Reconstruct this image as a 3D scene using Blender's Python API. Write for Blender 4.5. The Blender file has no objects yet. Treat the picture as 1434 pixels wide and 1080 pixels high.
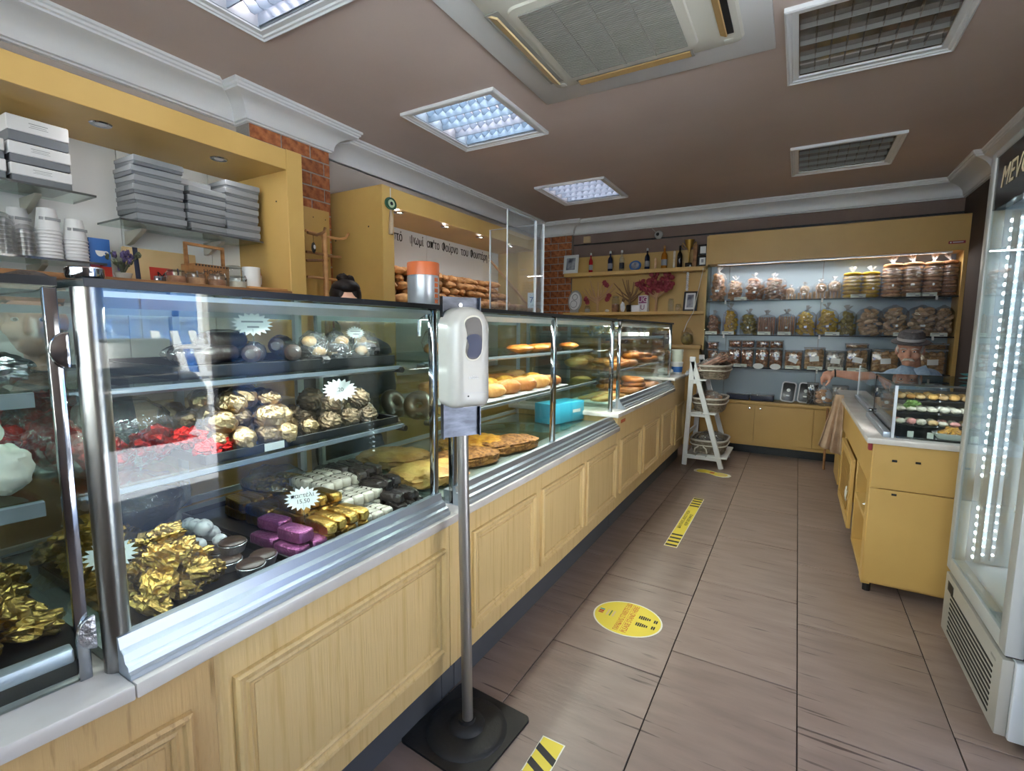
import bpy, bmesh, math, random
from mathutils import Vector, Matrix, noise
random.seed(7)
R = math.radians
PI = math.pi
sc = bpy.context.scene
C = sc.collection

# ------------------------------------------------------------------ camera
cam = bpy.data.cameras.new('camera')
cam.sensor_width = 36.0
cam.lens = 685.887 / 1434 * 36.0
cam.clip_start = 0.02
camo = bpy.data.objects.new('camera', cam)
C.objects.link(camo)
_y, _p, _r = 0.525500863, 0.111824433, -0.00729570833
_f = Vector((-math.sin(_y) * math.cos(_p), math.cos(_y) * math.cos(_p), -math.sin(_p)))
_rt = Vector((math.cos(_y), math.sin(_y), 0))
_d = _f.cross(_rt)
_rx = _rt * math.cos(_r) + _d * math.sin(_r)
_dn = _d * math.cos(_r) - _rt * math.sin(_r)
mw = Matrix((_rx, -_dn, -_f)).transposed().to_4x4()
mw.translation = Vector((0, 0, 1.30))
camo.matrix_world = mw
sc.camera = camo

# ------------------------------------------------------------------ daylight
w = bpy.data.worlds.new('sky')
sc.world = w
w.use_nodes = True
nt = w.node_tree
sky = nt.nodes.new('ShaderNodeTexSky')
sky.sky_type = 'NISHITA'
sky.sun_disc = False
sky.sun_elevation = R(48)
sky.sun_rotation = R(-70)
nt.nodes['Background'].inputs['Strength'].default_value = 0.48
nt.links.new(sky.outputs[0], nt.nodes['Background'].inputs['Color'])
sun = bpy.data.lights.new('sun', 'SUN')
sun.energy = 40.0
sun.angle = R(0.6)
sun.color = (1.0, 0.98, 0.95)
suno = bpy.data.objects.new('sun', sun)
C.objects.link(suno)
suno.rotation_euler = (R(-20), R(-20), 0)      # comes over the shop roof, lights the far side of the street

vs = sc.view_settings
vs.view_transform = 'Standard'
vs.look = 'None'
vs.gamma = 1.0
vs.use_curve_mapping = False
vs.exposure = 1.1
sc.cycles.max_bounces = 8
sc.cycles.diffuse_bounces = 4
sc.cycles.glossy_bounces = 4
sc.cycles.transmission_bounces = 4
sc.cycles.transparent_max_bounces = 24
sc.cycles.sample_clamp_indirect = 4.0
sc.cycles.caustics_reflective = False
sc.cycles.caustics_refractive = False

# ------------------------------------------------------------------ materials
def lin(h):
    if not isinstance(h, str):
        return tuple(h) + (1,)
    h = h.lstrip('#')
    o = []
    for i in (0, 2, 4):
        c = int(h[i:i + 2], 16) / 255
        o.append(c / 12.92 if c <= 0.04045 else ((c + 0.055) / 1.055) ** 2.4)
    return tuple(o) + (1,)

MATS = {}
def mat(name, col, rough=0.5, metal=0.0, col2=None, vs=(6, 6, 6), lo=0.35, hi=0.65, bump=0.0, bs=60, bst=None, spec=0.5,
        coat=0.0, orand=0.0, emit=0.0, detail=4, trans=0.0, sheen=0.0):
    m = bpy.data.materials.new(name)
    m.use_nodes = True
    t = m.node_tree
    b = t.nodes['Principled BSDF']
    c = lin(col)
    b.inputs['Roughness'].default_value = rough
    b.inputs['Metallic'].default_value = metal
    b.inputs['Specular IOR Level'].default_value = spec
    b.inputs['Coat Weight'].default_value = coat
    b.inputs['Base Color'].default_value = c
    tc = t.nodes.new('ShaderNodeTexCoord')
    out = None
    if col2 is not None:
        mp = t.nodes.new('ShaderNodeMapping'); mp.inputs['Scale'].default_value = vs
        t.links.new(tc.outputs['Object'], mp.inputs[0])
        n = t.nodes.new('ShaderNodeTexNoise'); n.inputs['Scale'].default_value = 1; n.inputs['Detail'].default_value = detail
        t.links.new(mp.outputs[0], n.inputs['Vector'])
        rp = t.nodes.new('ShaderNodeValToRGB')
        rp.color_ramp.elements[0].position = lo; rp.color_ramp.elements[1].position = hi
        rp.color_ramp.elements[0].color = c; rp.color_ramp.elements[1].color = lin(col2)
        t.links.new(n.outputs[0], rp.inputs[0])
        out = rp.outputs[0]
    if orand:
        oi = t.nodes.new('ShaderNodeObjectInfo')
        mr = t.nodes.new('ShaderNodeMapRange')
        mr.inputs[3].default_value = 1 - orand; mr.inputs[4].default_value = 1 + orand
        t.links.new(oi.outputs['Random'], mr.inputs[0])
        hs = t.nodes.new('ShaderNodeHueSaturation')
        hs.inputs['Color'].default_value = c
        if out: t.links.new(out, hs.inputs['Color'])
        t.links.new(mr.outputs[0], hs.inputs['Value'])
        out = hs.outputs[0]
    if out: t.links.new(out, b.inputs['Base Color'])
    if emit:
        b.inputs['Emission Strength'].default_value = emit
        b.inputs['Emission Color'].default_value = c
    if bump:
        mp = t.nodes.new('ShaderNodeMapping'); mp.inputs['Scale'].default_value = bst or (bs, bs, bs)
        t.links.new(tc.outputs['Object'], mp.inputs[0])
        n = t.nodes.new('ShaderNodeTexNoise'); n.inputs['Scale'].default_value = 1; n.inputs['Detail'].default_value = 3
        t.links.new(mp.outputs[0], n.inputs['Vector'])
        bp = t.nodes.new('ShaderNodeBump'); bp.inputs['Strength'].default_value = bump; bp.inputs['Distance'].default_value = 0.01
        t.links.new(n.outputs[0], bp.inputs['Height'])
        t.links.new(bp.outputs[0], b.inputs['Normal'])
    MATS[name] = m
    return m

def film(name, tint, base=0.04, rough=0.0, haze=0.0, bump=0.0, bs=40, power=5.0):
    """clear sheet: transparent, with a reflection that grows toward grazing angles, optional milky haze"""
    m = bpy.data.materials.new(name); m.use_nodes = True
    t = m.node_tree; t.nodes.clear()
    o = t.nodes.new('ShaderNodeOutputMaterial')
    tr = t.nodes.new('ShaderNodeBsdfTransparent'); tr.inputs[0].default_value = lin(tint)
    gl = t.nodes.new('ShaderNodeBsdfGlossy'); gl.inputs['Roughness'].default_value = rough
    lw = t.nodes.new('ShaderNodeLayerWeight'); lw.inputs[0].default_value = 0.48
    pw = t.nodes.new('ShaderNodeMath'); pw.operation = 'POWER'; pw.inputs[1].default_value = power
    ml = t.nodes.new('ShaderNodeMath'); ml.operation = 'MULTIPLY_ADD'; ml.inputs[1].default_value = 1 - base; ml.inputs[2].default_value = base
    mx = t.nodes.new('ShaderNodeMixShader')
    t.links.new(lw.outputs['Facing'], pw.inputs[0]); t.links.new(pw.outputs[0], ml.inputs[0]); t.links.new(ml.outputs[0], mx.inputs[0])
    src = tr.outputs[0]
    if haze:
        df = t.nodes.new('ShaderNodeBsdfDiffuse'); df.inputs[0].default_value = (0.8, 0.82, 0.84, 1)
        m2 = t.nodes.new('ShaderNodeMixShader'); m2.inputs[0].default_value = haze
        t.links.new(tr.outputs[0], m2.inputs[1]); t.links.new(df.outputs[0], m2.inputs[2]); src = m2.outputs[0]
    t.links.new(src, mx.inputs[1]); t.links.new(gl.outputs[0], mx.inputs[2]); t.links.new(mx.outputs[0], o.inputs[0])
    if bump:
        tc = t.nodes.new('ShaderNodeTexCoord')
        n = t.nodes.new('ShaderNodeTexNoise'); n.inputs['Scale'].default_value = bs; n.inputs['Detail'].default_value = 3
        t.links.new(tc.outputs['Object'], n.inputs['Vector'])
        bp = t.nodes.new('ShaderNodeBump'); bp.inputs['Strength'].default_value = bump; bp.inputs['Distance'].default_value = 0.02
        t.links.new(n.outputs[0], bp.inputs['Height'])
        t.links.new(bp.outputs[0], gl.inputs['Normal'])
    MATS[name] = m
    return m

def emis(name, col, s):
    m = bpy.data.materials.new(name); m.use_nodes = True
    t = m.node_tree; t.nodes.clear()
    o = t.nodes.new('ShaderNodeOutputMaterial'); e = t.nodes.new('ShaderNodeEmission')
    e.inputs[0].default_value = lin(col); e.inputs[1].default_value = s
    t.links.new(e.outputs[0], o.inputs[0]); MATS[name] = m
    return m

mat('ceil', 'c2b0a6', 0.75, col2='bba99f', vs=(1.5, 1.5, 1.5))
mat('wallbrown', '7d6a61', 0.8, col2='746158', vs=(3, 3, 3))
mat('wallwhite', 'e6eaec', 0.35)
mat('wallpale', 'b3a8a0', 0.8)
mat('crown', 'e4e5e6', 0.55)
mat('tile', '8b7970', 0.36, col2='74635b', vs=(3, 14, 3), lo=0.3, hi=0.75, bump=0.12, bst=(14, 60, 20), orand=0.05, detail=8)
mat('grout', '2c2420', 0.9)
mat('yellow', 'c8a460', 0.42, col2='be9a58', vs=(2, 2, 2), bump=0.03, bs=30)
mat('yellowwood', 'd6bb86', 0.45, col2='c7a970', vs=(70, 70, 3.0), lo=0.52, hi=0.72, bump=0.25, bst=(160, 160, 6))
mat('yellowold', 'c0a170', 0.45, col2='84683c', vs=(60, 60, 5.0), lo=0.60, hi=0.78, bump=0.3, bst=(160, 160, 6))
mat('kick', '4d5158', 0.5)
mat('marble', 'd0cdca', 0.18, col2='c4c0bc', vs=(9, 9, 9))
mat('steel', '8f8d8a', 0.28, 1.0)
mat('brushed', 'a3a19e', 0.38, 0.9)
mat('chrome', 'a4a8ad', 0.1, 1.0)
mat('alu', 'a6b0bc', 0.32, 0.72)
mat('aluframe', 'c6cbd1', 0.4, 0.6)
mat('shelfalu', '7f8a93', 0.4, 0.6)
mat('plate', '43474f', 0.34, 1.0, col2='575c66', vs=(20, 20, 60))
mat('deckglass', '7b8682', 0.15)
mat('shadowwall', '3d322d', 0.85)
mat('darkmetal', '2b2d30', 0.4, 0.7)
mat('blacktray', '121314', 0.3)
mat('black', '0e0e0f', 0.5)
mat('rubber', '17181a', 0.55, bump=0.1, bs=120)
mat('whiteplastic', 'a5a49f', 0.25, coat=0.1)
mat('acplastic', 'c2bfb2', 0.4)
mat('greyplastic', '8d9095', 0.4)
mat('grille', '86847c', 0.6)
mat('tan', 'cdb587', 0.6)
mat('tanwood', 'a98a58', 0.6)
mat('white', 'dfe0df', 0.5)
mat('paper', 'e4e8e6', 0.6)
mat('label', 'd5ddd0', 0.6)
mat('ink', '1c1c20', 0.6)
mat('inkred', 'a8281f', 0.6)
mat('brick', 'bb7448', 0.9, col2='84472a', vs=(22, 22, 22), bump=0.9, bs=45, orand=0.18)
mat('mortar', '9a948f', 0.95, bump=0.3, bs=90)
mat('sticker', 'd9c53a', 0.5)
mat('stickeredge', 'dedccb', 0.5)
mat('stickerred', 'b5552c', 0.6)
mat('boxgrey', '84888d', 0.55, orand=0.07)
mat('boxdark', '6a6e75', 0.55)
mat('boxshade', '6a6e74', 0.6)
mat('louver', '66727f', 0.35)
mat('mirrorfin', 'b9b09f', 0.2, 0.9)
mat('mirrortop', 'b3a79d', 0.12, 1.0)
mat('tassel', 'a8937a', 0.8)
mat('canorange', 'b0592e', 0.4)
mat('cangrey', 'a2a7ad', 0.3, 0.5)
mat('boxwhite', 'dcdde0', 0.5)
mat('cup', 'dedfe2', 0.4)
mat('wood', 'a2754a', 0.55, col2='7d552f', vs=(4, 4, 30))
mat('bamboo', 'c9955f', 0.4, col2='b07f4b', vs=(8, 8, 20))
mat('board', 'd3b98e', 0.5, col2='c5a97c', vs=(30, 4, 4))
mat('navy', '222a45', 0.5)
mat('redpaint', 'b8362a', 0.5)
mat('bluepaint', '2f63a8', 0.5)
mat('gold', 'c4a055', 0.30, 1.0, bump=0.5, bs=90)
mat('golddark', '9c8248', 0.30, 1.0, bump=0.5, bs=90, orand=0.25)
mat('foil', 'b99f78', 0.36, 1.0, bump=0.5, bs=90, orand=0.2)
mat('foildark', '8f7b62', 0.42, 0.8, bump=0.5, bs=90, orand=0.25)
mat('silver', 'b9bcc2', 0.30, 1.0, bump=0.5, bs=90)
mat('purple', '8a4a78', 0.30, 0.7, bump=0.5, bs=90)
mat('redfoil', 'b3160f', 0.30, 0.75, bump=0.5, bs=90, orand=0.25)
mat('whitebar', 'cfc9bb', 0.5, col2='b9b1a2', vs=(30, 30, 30))
mat('choc', '3a2a22', 0.35, orand=0.2)
mat('chocdark', '241d1c', 0.3, orand=0.25, bump=0.5, bs=60)
mat('ballwhite', 'c9cdd0', 0.4, col2='8d9196', vs=(70, 70, 70), lo=0.55, hi=0.7)
mat('whitebag', 'd9d7cc', 0.4)
mat('crust', 'b97a3c', 0.6, col2='8a4d20', vs=(14, 14, 14), bump=0.5, bs=60, orand=0.12)
mat('crustpale', 'd2a45e', 0.6, col2='a9713a', vs=(12, 12, 12), bump=0.4, bs=70, orand=0.1)
mat('crustgold', 'd5a03c', 0.5, col2='9d6420', vs=(25, 25, 25), bump=0.9, bs=70, orand=0.1)
mat('crustseed', 'a9763c', 0.7, col2='6d4119', vs=(60, 60, 60), lo=0.42, hi=0.6, bump=0.9, bs=120)
mat('baguette', 'd3a36b', 0.65, col2='9d6a3e', vs=(16, 16, 16), bump=0.5, bs=50, orand=0.22)
mat('ring', 'cc7f35', 0.5, col2='a45c22', vs=(18, 18, 18), bump=0.3, bs=80, orand=0.08)
mat('rusk', 'cc9a6e', 0.75, col2='a5734a', vs=(25, 25, 25), bump=0.4, bs=80, orand=0.12)
mat('ruskpale', 'dcbb95', 0.75, col2='bd9670', vs=(25, 25, 25), bump=0.4, bs=80, orand=0.12)
mat('ruskyellow', 'e8c23a', 0.7, col2='c99a22', vs=(25, 25, 25), bump=0.4, bs=80, orand=0.1)
mat('ruskolive', 'a59540', 0.7, col2='776a30', vs=(25, 25, 25), bump=0.4, bs=80)
mat('ruskpink', 'cfa088', 0.7, col2='ad7d64', vs=(30, 30, 30), bump=0.4, bs=80)
mat('nut', 'b57a50', 0.6, col2='8d5836', vs=(30, 30, 30), orand=0.15)
mat('cookiepale', 'd1b083', 0.7, col2='b48a5a', vs=(30, 30, 30), bump=0.3, bs=80, orand=0.12)
mat('pink', 'c98a86', 0.6)
mat('green', '5f7a3c', 0.6)
mat('teal', '3f8f95', 0.5)
mat('cyanbox', '2f9fc0', 0.5)
mat('skin', 'cd9c87', 0.5, col2='c08b76', vs=(20, 20, 20))
mat('skinlight', 'd6a58c', 0.5)
mat('hair', '17110f', 0.5, spec=0.2, bump=0.2, bst=(40, 40, 160))
mat('hairbrown', '2b211a', 0.6, bump=0.8, bs=120)
mat('hairwhite', 'd2cbc4', 0.7, bump=0.6, bs=120)
mat('hat', '6c6a6d', 0.85, col2='5a585c', vs=(60, 60, 60))
mat('hatband', 'b9b6b5', 0.8)
mat('shirt', '9fb6cf', 0.8, col2='8ba4c2', vs=(40, 40, 40))
mat('shirtdark', '33343a', 0.8)
mat('trouser', '3a3d46', 0.8)
mat('cloth', 'b89f87', 0.85, col2='a48a72', vs=(12, 12, 12))
mat('wicker', '8f8374', 0.7, col2='6d6254', vs=(40, 40, 40))
mat('rope', 'd8d4c8', 0.7)
mat('cloth_rim', 'b6b0a6', 0.8)
mat('ladderwhite', 'd3d6d8', 0.5)
mat('fridgewhite', 'cfd4da', 0.35)
mat('fridgegrey', 'a8abaa', 0.4)
mat('fridgefront', '9c9a93', 0.4)
mat('fridgein', 'dfe6ee', 0.4)
mat('hdr', '20242a', 0.15)
mat('hdrtext', 'cfc2a0', 0.5)
mat('mirror', 'c4c2be', 0.12, 1.0)
mat('mirrordim', '6e655f', 0.25, 1.0)
mat('louvreback', '6c6864', 0.4)
mat('backboard', '9fb0bc', 0.25)
mat('backblue', '5f7f9e', 0.3)
mat('red', 'a41f28', 0.2)
mat('navyglass', '16203f', 0.12)
mat('clearliq', '9a9c98', 0.1)
mat('amber', 'a86b1d', 0.12)
mat('darkglass', '1a1714', 0.12)
mat('cork', 'a27d52', 0.8)
mat('photo', '3f4658', 0.4, col2='b9bcc4', vs=(14, 14, 9), detail=2)
mat('twigred', '8a2f3a', 0.7)
mat('twig', 'b5906a', 0.7)
mat('twigdark', '7a5c3c', 0.7)
mat('leafgreen', '4a5340', 0.7)
mat('lavender', '4f456f', 0.8)
mat('eyegreen', '2e4d3a', 0.2)
mat('eyepale', 'b9c9a5', 0.3)
mat('street', 'c9ced6', 0.9, col2='bcc1c9', vs=(2, 2, 2))
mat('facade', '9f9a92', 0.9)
mat('facadebounce', 'dcdad6', 0.9)
mat('bluedoor', '2c5f9e', 0.5)
mat('carpaint', '24272c', 0.15, coat=0.8)
mat('fillstrip', 'b9c0c6', 0.4)
film('glass', 'f7fcfa', 0.04)
film('glassgreen', 'ecf7f2', 0.05)
film('glassedge', '1f6b5a', 0.10, 0.05, haze=0.10)
film('topglass', '6f8c8a', 0.06, 0.0, haze=0.08)
film('acrylic', 'f2f5f6', 0.05, 0.0, haze=0.03)
film('acrylicedge', 'e6eef2', 0.10, 0.1, haze=0.55)
film('bagfilm', 'fafafa', 0.12, 0.05, haze=0.06, bump=1.0, bs=55)
film('bagneck', 'f4f6f8', 0.16, 0.12, haze=0.35, bump=1.0, bs=90)
film('tub', 'f6f6f6', 0.06, 0.08, haze=0.05)
film('cello', 'fafafa', 0.08, 0.08, haze=0.03, bump=1.0, bs=25)
film('jar', 'f2f6f5', 0.07, 0.02, haze=0.04)
film('bottleclear', 'e6ece8', 0.08, 0.02, haze=0.08)
emis('led', 'e9f4ff', 9.0)
emis('ledcase', 'dff3ea', 2.5)
emis('tubeon', 'dcecff', 7.0)
emis('tubepink', 'f6e8f4', 5.0)

def tile_cracks():
    t = MATS['tile'].node_tree; b = t.nodes['Principled BSDF']
    src = b.inputs['Base Color'].links[0].from_socket
    tc = t.nodes.new('ShaderNodeTexCoord'); oi = t.nodes.new('ShaderNodeObjectInfo')
    ad = t.nodes.new('ShaderNodeVectorMath'); ad.operation = 'ADD'
    t.links.new(tc.outputs['Object'], ad.inputs[0]); t.links.new(oi.outputs['Location'], ad.inputs[1])
    def nz(sc_, det, lo, hi):
        mp = t.nodes.new('ShaderNodeMapping'); mp.inputs['Scale'].default_value = sc_
        t.links.new(ad.outputs[0], mp.inputs[0])
        n = t.nodes.new('ShaderNodeTexNoise'); n.inputs['Scale'].default_value = 1; n.inputs['Detail'].default_value = det
        t.links.new(mp.outputs[0], n.inputs['Vector'])
        r = t.nodes.new('ShaderNodeMapRange'); r.inputs[1].default_value = lo; r.inputs[2].default_value = hi
        t.links.new(n.outputs[0], r.inputs[0]); return r.outputs[0]
    crack = nz((3.2, 75, 1), 5, .615, .67)
    where = nz((4, 9, 1), 3, .44, .56)
    m = t.nodes.new('ShaderNodeMath'); m.operation = 'MULTIPLY'; t.links.new(crack, m.inputs[0]); t.links.new(where, m.inputs[1])
    mx = t.nodes.new('ShaderNodeMix'); mx.data_type = 'RGBA'
    t.links.new(m.outputs[0], mx.inputs[0]); t.links.new(src, mx.inputs[6]); mx.inputs[7].default_value = lin('4a3a34')
    t.links.new(mx.outputs[2], b.inputs['Base Color'])
tile_cracks()

# ------------------------------------------------------------------ mesh helpers
class MB:
    def __init__(s):
        s.v = []; s.f = []
    def add(s, v, f):
        n = len(s.v); s.v += [tuple(p) for p in v]; s.f += [tuple(i + n for i in q) for q in f]; return s
    def box(s, x0, y0, z0, x1, y1, z1):
        return s.add([(x0, y0, z0), (x1, y0, z0), (x1, y1, z0), (x0, y1, z0), (x0, y0, z1), (x1, y0, z1), (x1, y1, z1), (x0, y1, z1)],
                     [(0, 3, 2, 1), (4, 5, 6, 7), (0, 1, 5, 4), (1, 2, 6, 5), (2, 3, 7, 6), (3, 0, 4, 7)])
    def cbox(s, c, d):
        return s.box(c[0] - d[0] / 2, c[1] - d[1] / 2, c[2] - d[2] / 2, c[0] + d[0] / 2, c[1] + d[1] / 2, c[2] + d[2] / 2)
    def bar(s, p, q, a, b, up=(0, 0, 1)):
        p = Vector(p); q = Vector(q); d = (q - p).normalized(); u = Vector(up)
        if abs(d.dot(u)) > 0.98: u = Vector((1, 0, 0))
        x = d.cross(u).normalized() * a / 2; y = x.cross(d).normalized() * b / 2
        v = [p - x - y, p + x - y, p + x + y, p - x + y, q - x - y, q + x - y, q + x + y, q - x + y]
        return s.add(v, [(0, 3, 2, 1), (4, 5, 6, 7), (0, 1, 5, 4), (1, 2, 6, 5), (2, 3, 7, 6), (3, 0, 4, 7)])
    def tube(s, pts, r, n=8, caps=True):
        pts = [Vector(p) for p in pts]; m = len(pts)
        rs = r if isinstance(r, (list, tuple)) else [r] * m
        v = []; px = None
        for i, p in enumerate(pts):
            d = (pts[min(i + 1, m - 1)] - pts[max(i - 1, 0)])
            d = d.normalized() if d.length > 1e-9 else Vector((0, 0, 1))
            if px is None:
                u = Vector((0, 0, 1)) if abs(d.z) < 0.9 else Vector((1, 0, 0))
                px = d.cross(u).normalized()
            else:
                px = (px - d * px.dot(d)).normalized()
            py = d.cross(px)
            for k in range(n):
                a = 2 * PI * k / n
                v.append(p + (px * math.cos(a) + py * math.sin(a)) * rs[i])
        f = [(i * n + k, i * n + (k + 1) % n, (i + 1) * n + (k + 1) % n, (i + 1) * n + k) for i in range(m - 1) for k in range(n)]
        if caps: f += [tuple(range(n - 1, -1, -1)), tuple((m - 1) * n + k for k in range(n))]
        return s.add(v, f)
    def lathe(s, c, prof, n=16, sx=1.0, sy=1.0):
        v = []; m = len(prof)
        for r, z in prof:
            for k in range(n):
                a = 2 * PI * k / n
                v.append((c[0] + r * sx * math.cos(a), c[1] + r * sy * math.sin(a), c[2] + z))
        f = [(i * n + k, i * n + (k + 1) % n, (i + 1) * n + (k + 1) % n, (i + 1) * n + k) for i in range(m - 1) for k in range(n)]
        if prof[0][0] > 1e-6: f.append(tuple(range(n - 1, -1, -1)))
        if prof[-1][0] > 1e-6: f.append(tuple((m - 1) * n + k for k in range(n)))
        return s.add(v, f)
    def prism(s, poly, a, b, axis='z'):
        def P(u, w, t):
            return {'z': (u, w, t), 'y': (u, t, w), 'x': (t, u, w)}[axis]
        n = len(poly)
        v = [P(u, w, a) for u, w in poly] + [P(u, w, b) for u, w in poly]
        f = [tuple(range(n - 1, -1, -1)), tuple(range(n, 2 * n))] + [(i, (i + 1) % n, n + (i + 1) % n, n + i) for i in range(n)]
        return s.add(v, f)
    def blob(s, c, d, seed=0, amp=0.1, fr=2.0, nu=12, nv=8, sq=1.0, rot=None):
        v = []
        off = Vector((seed * 3.1, seed * 1.7, seed * 0.9))
        for i in range(nv + 1):
            th = PI * i / nv
            for k in range(nu):
                ph = 2 * PI * k / nu
                e = lambda q: math.copysign(abs(q) ** sq, q)
                p = Vector((e(math.sin(th) * math.cos(ph)), e(math.sin(th) * math.sin(ph)), e(math.cos(th))))
                k2 = 1 + amp * noise.noise(p * fr + off) * 2
                q = Vector((p.x * d[0] / 2, p.y * d[1] / 2, p.z * d[2] / 2)) * k2
                if rot: q = rot @ q
                v.append(q + Vector(c))
        f = []
        for i in range(nv):
            for k in range(nu):
                f.append((i * nu + k, (i + 1) * nu + k, (i + 1) * nu + (k + 1) % nu, i * nu + (k + 1) % nu))
        return s.add(v, f)
    def ringt(s, c, r, t, n=18, m=8, zs=1.0, tilt=None):
        v = []
        for i in range(n):
            a = 2 * PI * i / n
            for k in range(m):
                b = 2 * PI * k / m
                q = Vector(((r + t * math.cos(b)) * math.cos(a), (r + t * math.cos(b)) * math.sin(a), t * zs * math.sin(b)))
                if tilt: q = tilt @ q
                v.append(q + Vector(c))
        f = [(i * m + k, ((i + 1) % n) * m + k, ((i + 1) % n) * m + (k + 1) % m, i * m + (k + 1) % m) for i in range(n) for k in range(m)]
        return s.add(v, f)
    def mesh(s, name, material, smooth=False, bevel=0.0, seg=2, fix=False, ang=40):
        me = bpy.data.meshes.new(name)
        me.from_pydata([tuple(p) for p in s.v], [], s.f)
        if bevel or fix:
            bm = bmesh.new(); bm.from_mesh(me)
            if fix:
                bmesh.ops.remove_doubles(bm, verts=bm.verts, dist=1e-6)
                bmesh.ops.recalc_face_normals(bm, faces=bm.faces)
            if bevel:
                es = [e for e in bm.edges if len(e.link_faces) == 2 and e.calc_face_angle(0) > R(30)]
                bmesh.ops.bevel(bm, geom=es, offset=bevel, segments=seg, profile=0.5, affect='EDGES', clamp_overlap=True)
                smooth = True
            bm.to_mesh(me); bm.free()
        if smooth:
            me.polygons.foreach_set('use_smooth', [True] * len(me.polygons))
            me.set_sharp_from_angle(angle=R(ang))
        me.materials.append(MATS[material])
        return me
    def build(s, name, material, parent=None, local=False, **k):
        me = s.mesh(name, material, **k)
        return link(name, me, parent, local)

def rootof(o):
    while o.parent: o = o.parent
    return o
def link(name, me, parent=None, local=False):
    o = bpy.data.objects.new(name, me)
    C.objects.link(o)
    if parent:
        o.parent = parent
        if not local:                       # mesh written in world metres: shift back by where the thing stands
            r = rootof(parent)
            if parent is r: o.location = -r.location
    return o
def tag(o, label, cat, group=None, kind=None):
    o['label'] = label; o['category'] = cat
    if group: o['group'] = group
    if kind: o['kind'] = kind
    return o
def thing(name, label, cat, loc=(0, 0, 0), rotz=0.0, group=None):
    o = bpy.data.objects.new(name, None); C.objects.link(o)
    o.empty_display_size = 0.05
    o.location = loc; o.rotation_euler = (0, 0, rotz)
    return tag(o, label, cat, group)
def struct(name, mb, material, parent=None, **k):
    o = mb.build(name, material, parent, **k); o['kind'] = 'structure'; return o
def dup(root, loc, rotz=None, label=None, group=None, scale=None):
    r = root.copy(); C.objects.link(r); r.location = loc
    if rotz is not None: r.rotation_euler = (0, 0, rotz) if not isinstance(rotz, (tuple, list)) else rotz
    if scale: r.scale = scale if isinstance(scale, (tuple, list)) else (scale,) * 3
    if label: r['label'] = label
    if group: r['group'] = group
    for ch in list(root.children):
        c = ch.copy(); C.objects.link(c); c.parent = r
        for g in list(ch.children):
            d = g.copy(); C.objects.link(d); d.parent = c
    return r
def inst(name, me, loc, rot=(0, 0, 0), label=None, cat=None, group=None, parent=None, scale=None):
    o = bpy.data.objects.new(name, me); C.objects.link(o)
    o.location = loc; o.rotation_euler = rot
    if scale: o.scale = scale if isinstance(scale, (tuple, list)) else (scale,) * 3
    if parent: o.parent = parent
    if label: tag(o, label, cat, group)
    return o
def text(name, body, size, material, loc, rot, parent=None, extrude=0.0008, align='CENTER', xs=1.0, shear=0.0, lsp=1.0):
    cu = bpy.data.curves.new(name, 'FONT')
    cu.body = body; cu.size = size; cu.extrude = extrude; cu.align_x = align; cu.align_y = 'CENTER'; cu.shear = shear
    cu.resolution_u = 3; cu.space_line = lsp
    cu.materials.append(MATS[material])
    tmp = bpy.data.objects.new(name, cu)
    me = bpy.data.meshes.new_from_object(tmp)
    bpy.data.objects.remove(tmp)
    o = bpy.data.objects.new(name, me); C.objects.link(o)
    o.location = loc; o.rotation_euler = rot; o.scale = (xs, 1, 1)
    if parent: o.parent = parent
    return o
ORD = ['first', 'second', 'third', 'fourth', 'fifth', 'sixth', 'seventh', 'eighth', 'ninth', 'tenth', 'eleventh', 'twelfth',
       'thirteenth', 'fourteenth', 'fifteenth', 'sixteenth']
FACE_X = (R(90), 0, R(90))       # lettering that faces +X, reading toward +Y
FACE_Y = (R(90), 0, 0)           # lettering that faces -Y, reading toward +X
FACE_NX = (R(90), 0, R(-90))     # faces -X

# ================================================================== the setting
CE = 2.69                      # ceiling height
XL, XR, YB, YF = -3.06, 1.29, 6.05, -0.90
LIGHTS = [(-1.957, 1.22), (-1.957, 2.885), (-1.957, 4.755), (0.216, 2.925), (0.216, 4.785)]
LW, LD = 0.60, 0.62            # opening of each recessed light

floor = struct('floor', MB().box(XL - .1, YF - .1, -0.10, XR + .1, YB + .1, -0.005), 'grout')
colx = [(-1.2625, -0.820, 1.967), (-0.816, -0.370, 1.774), (-0.366, 0.076, 1.957), (0.080, 0.518, 1.772), (0.522, 0.962, 1.98), (0.966, 1.29, 1.76)]
TD = 0.664
for x0, x1, ph in colx:
    me = MB().box(0, 0, -0.006, x1 - x0, TD - .006, 0).mesh('tile', 'tile', bevel=0.0012, seg=1)
    y = ph - TD * math.ceil((ph - YF) / TD)
    while y < YB:
        if y > YF - .3 and y + TD < YB + .4:
            inst('tile', me, (x0, y + .002, 0), parent=floor)
        y += TD

def plate(x0, y0, x1, y1, z0, z1, holes):
    xs = sorted({x0, x1} | {h[0] for h in holes} | {h[2] for h in holes})
    ys = sorted({y0, y1} | {h[1] for h in holes} | {h[3] for h in holes})
    b = MB()
    for i in range(len(xs) - 1):
        for j in range(len(ys) - 1):
            cx, cy = (xs[i] + xs[i + 1]) / 2, (ys[j] + ys[j + 1]) / 2
            if any(h[0] < cx < h[2] and h[1] < cy < h[3] for h in holes): continue
            b.box(xs[i], ys[j], z0, xs[i + 1], ys[j + 1], z1)
    return b
struct('ceiling', plate(XL - .1, YF - .1, XR + .1, YB + .1, CE, CE + .1,
       [(x - LW / 2, y - LD / 2, x + LW / 2, y + LD / 2) for x, y in LIGHTS]), 'ceil')
struct('wall_left', MB().box(XL - .1, YF, 0, XL, YB, CE), 'wallpale')
struct('wall_back', MB().box(XL - .1, YB, 0, XR + .1, YB + .1, CE), 'wallbrown')
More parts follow.
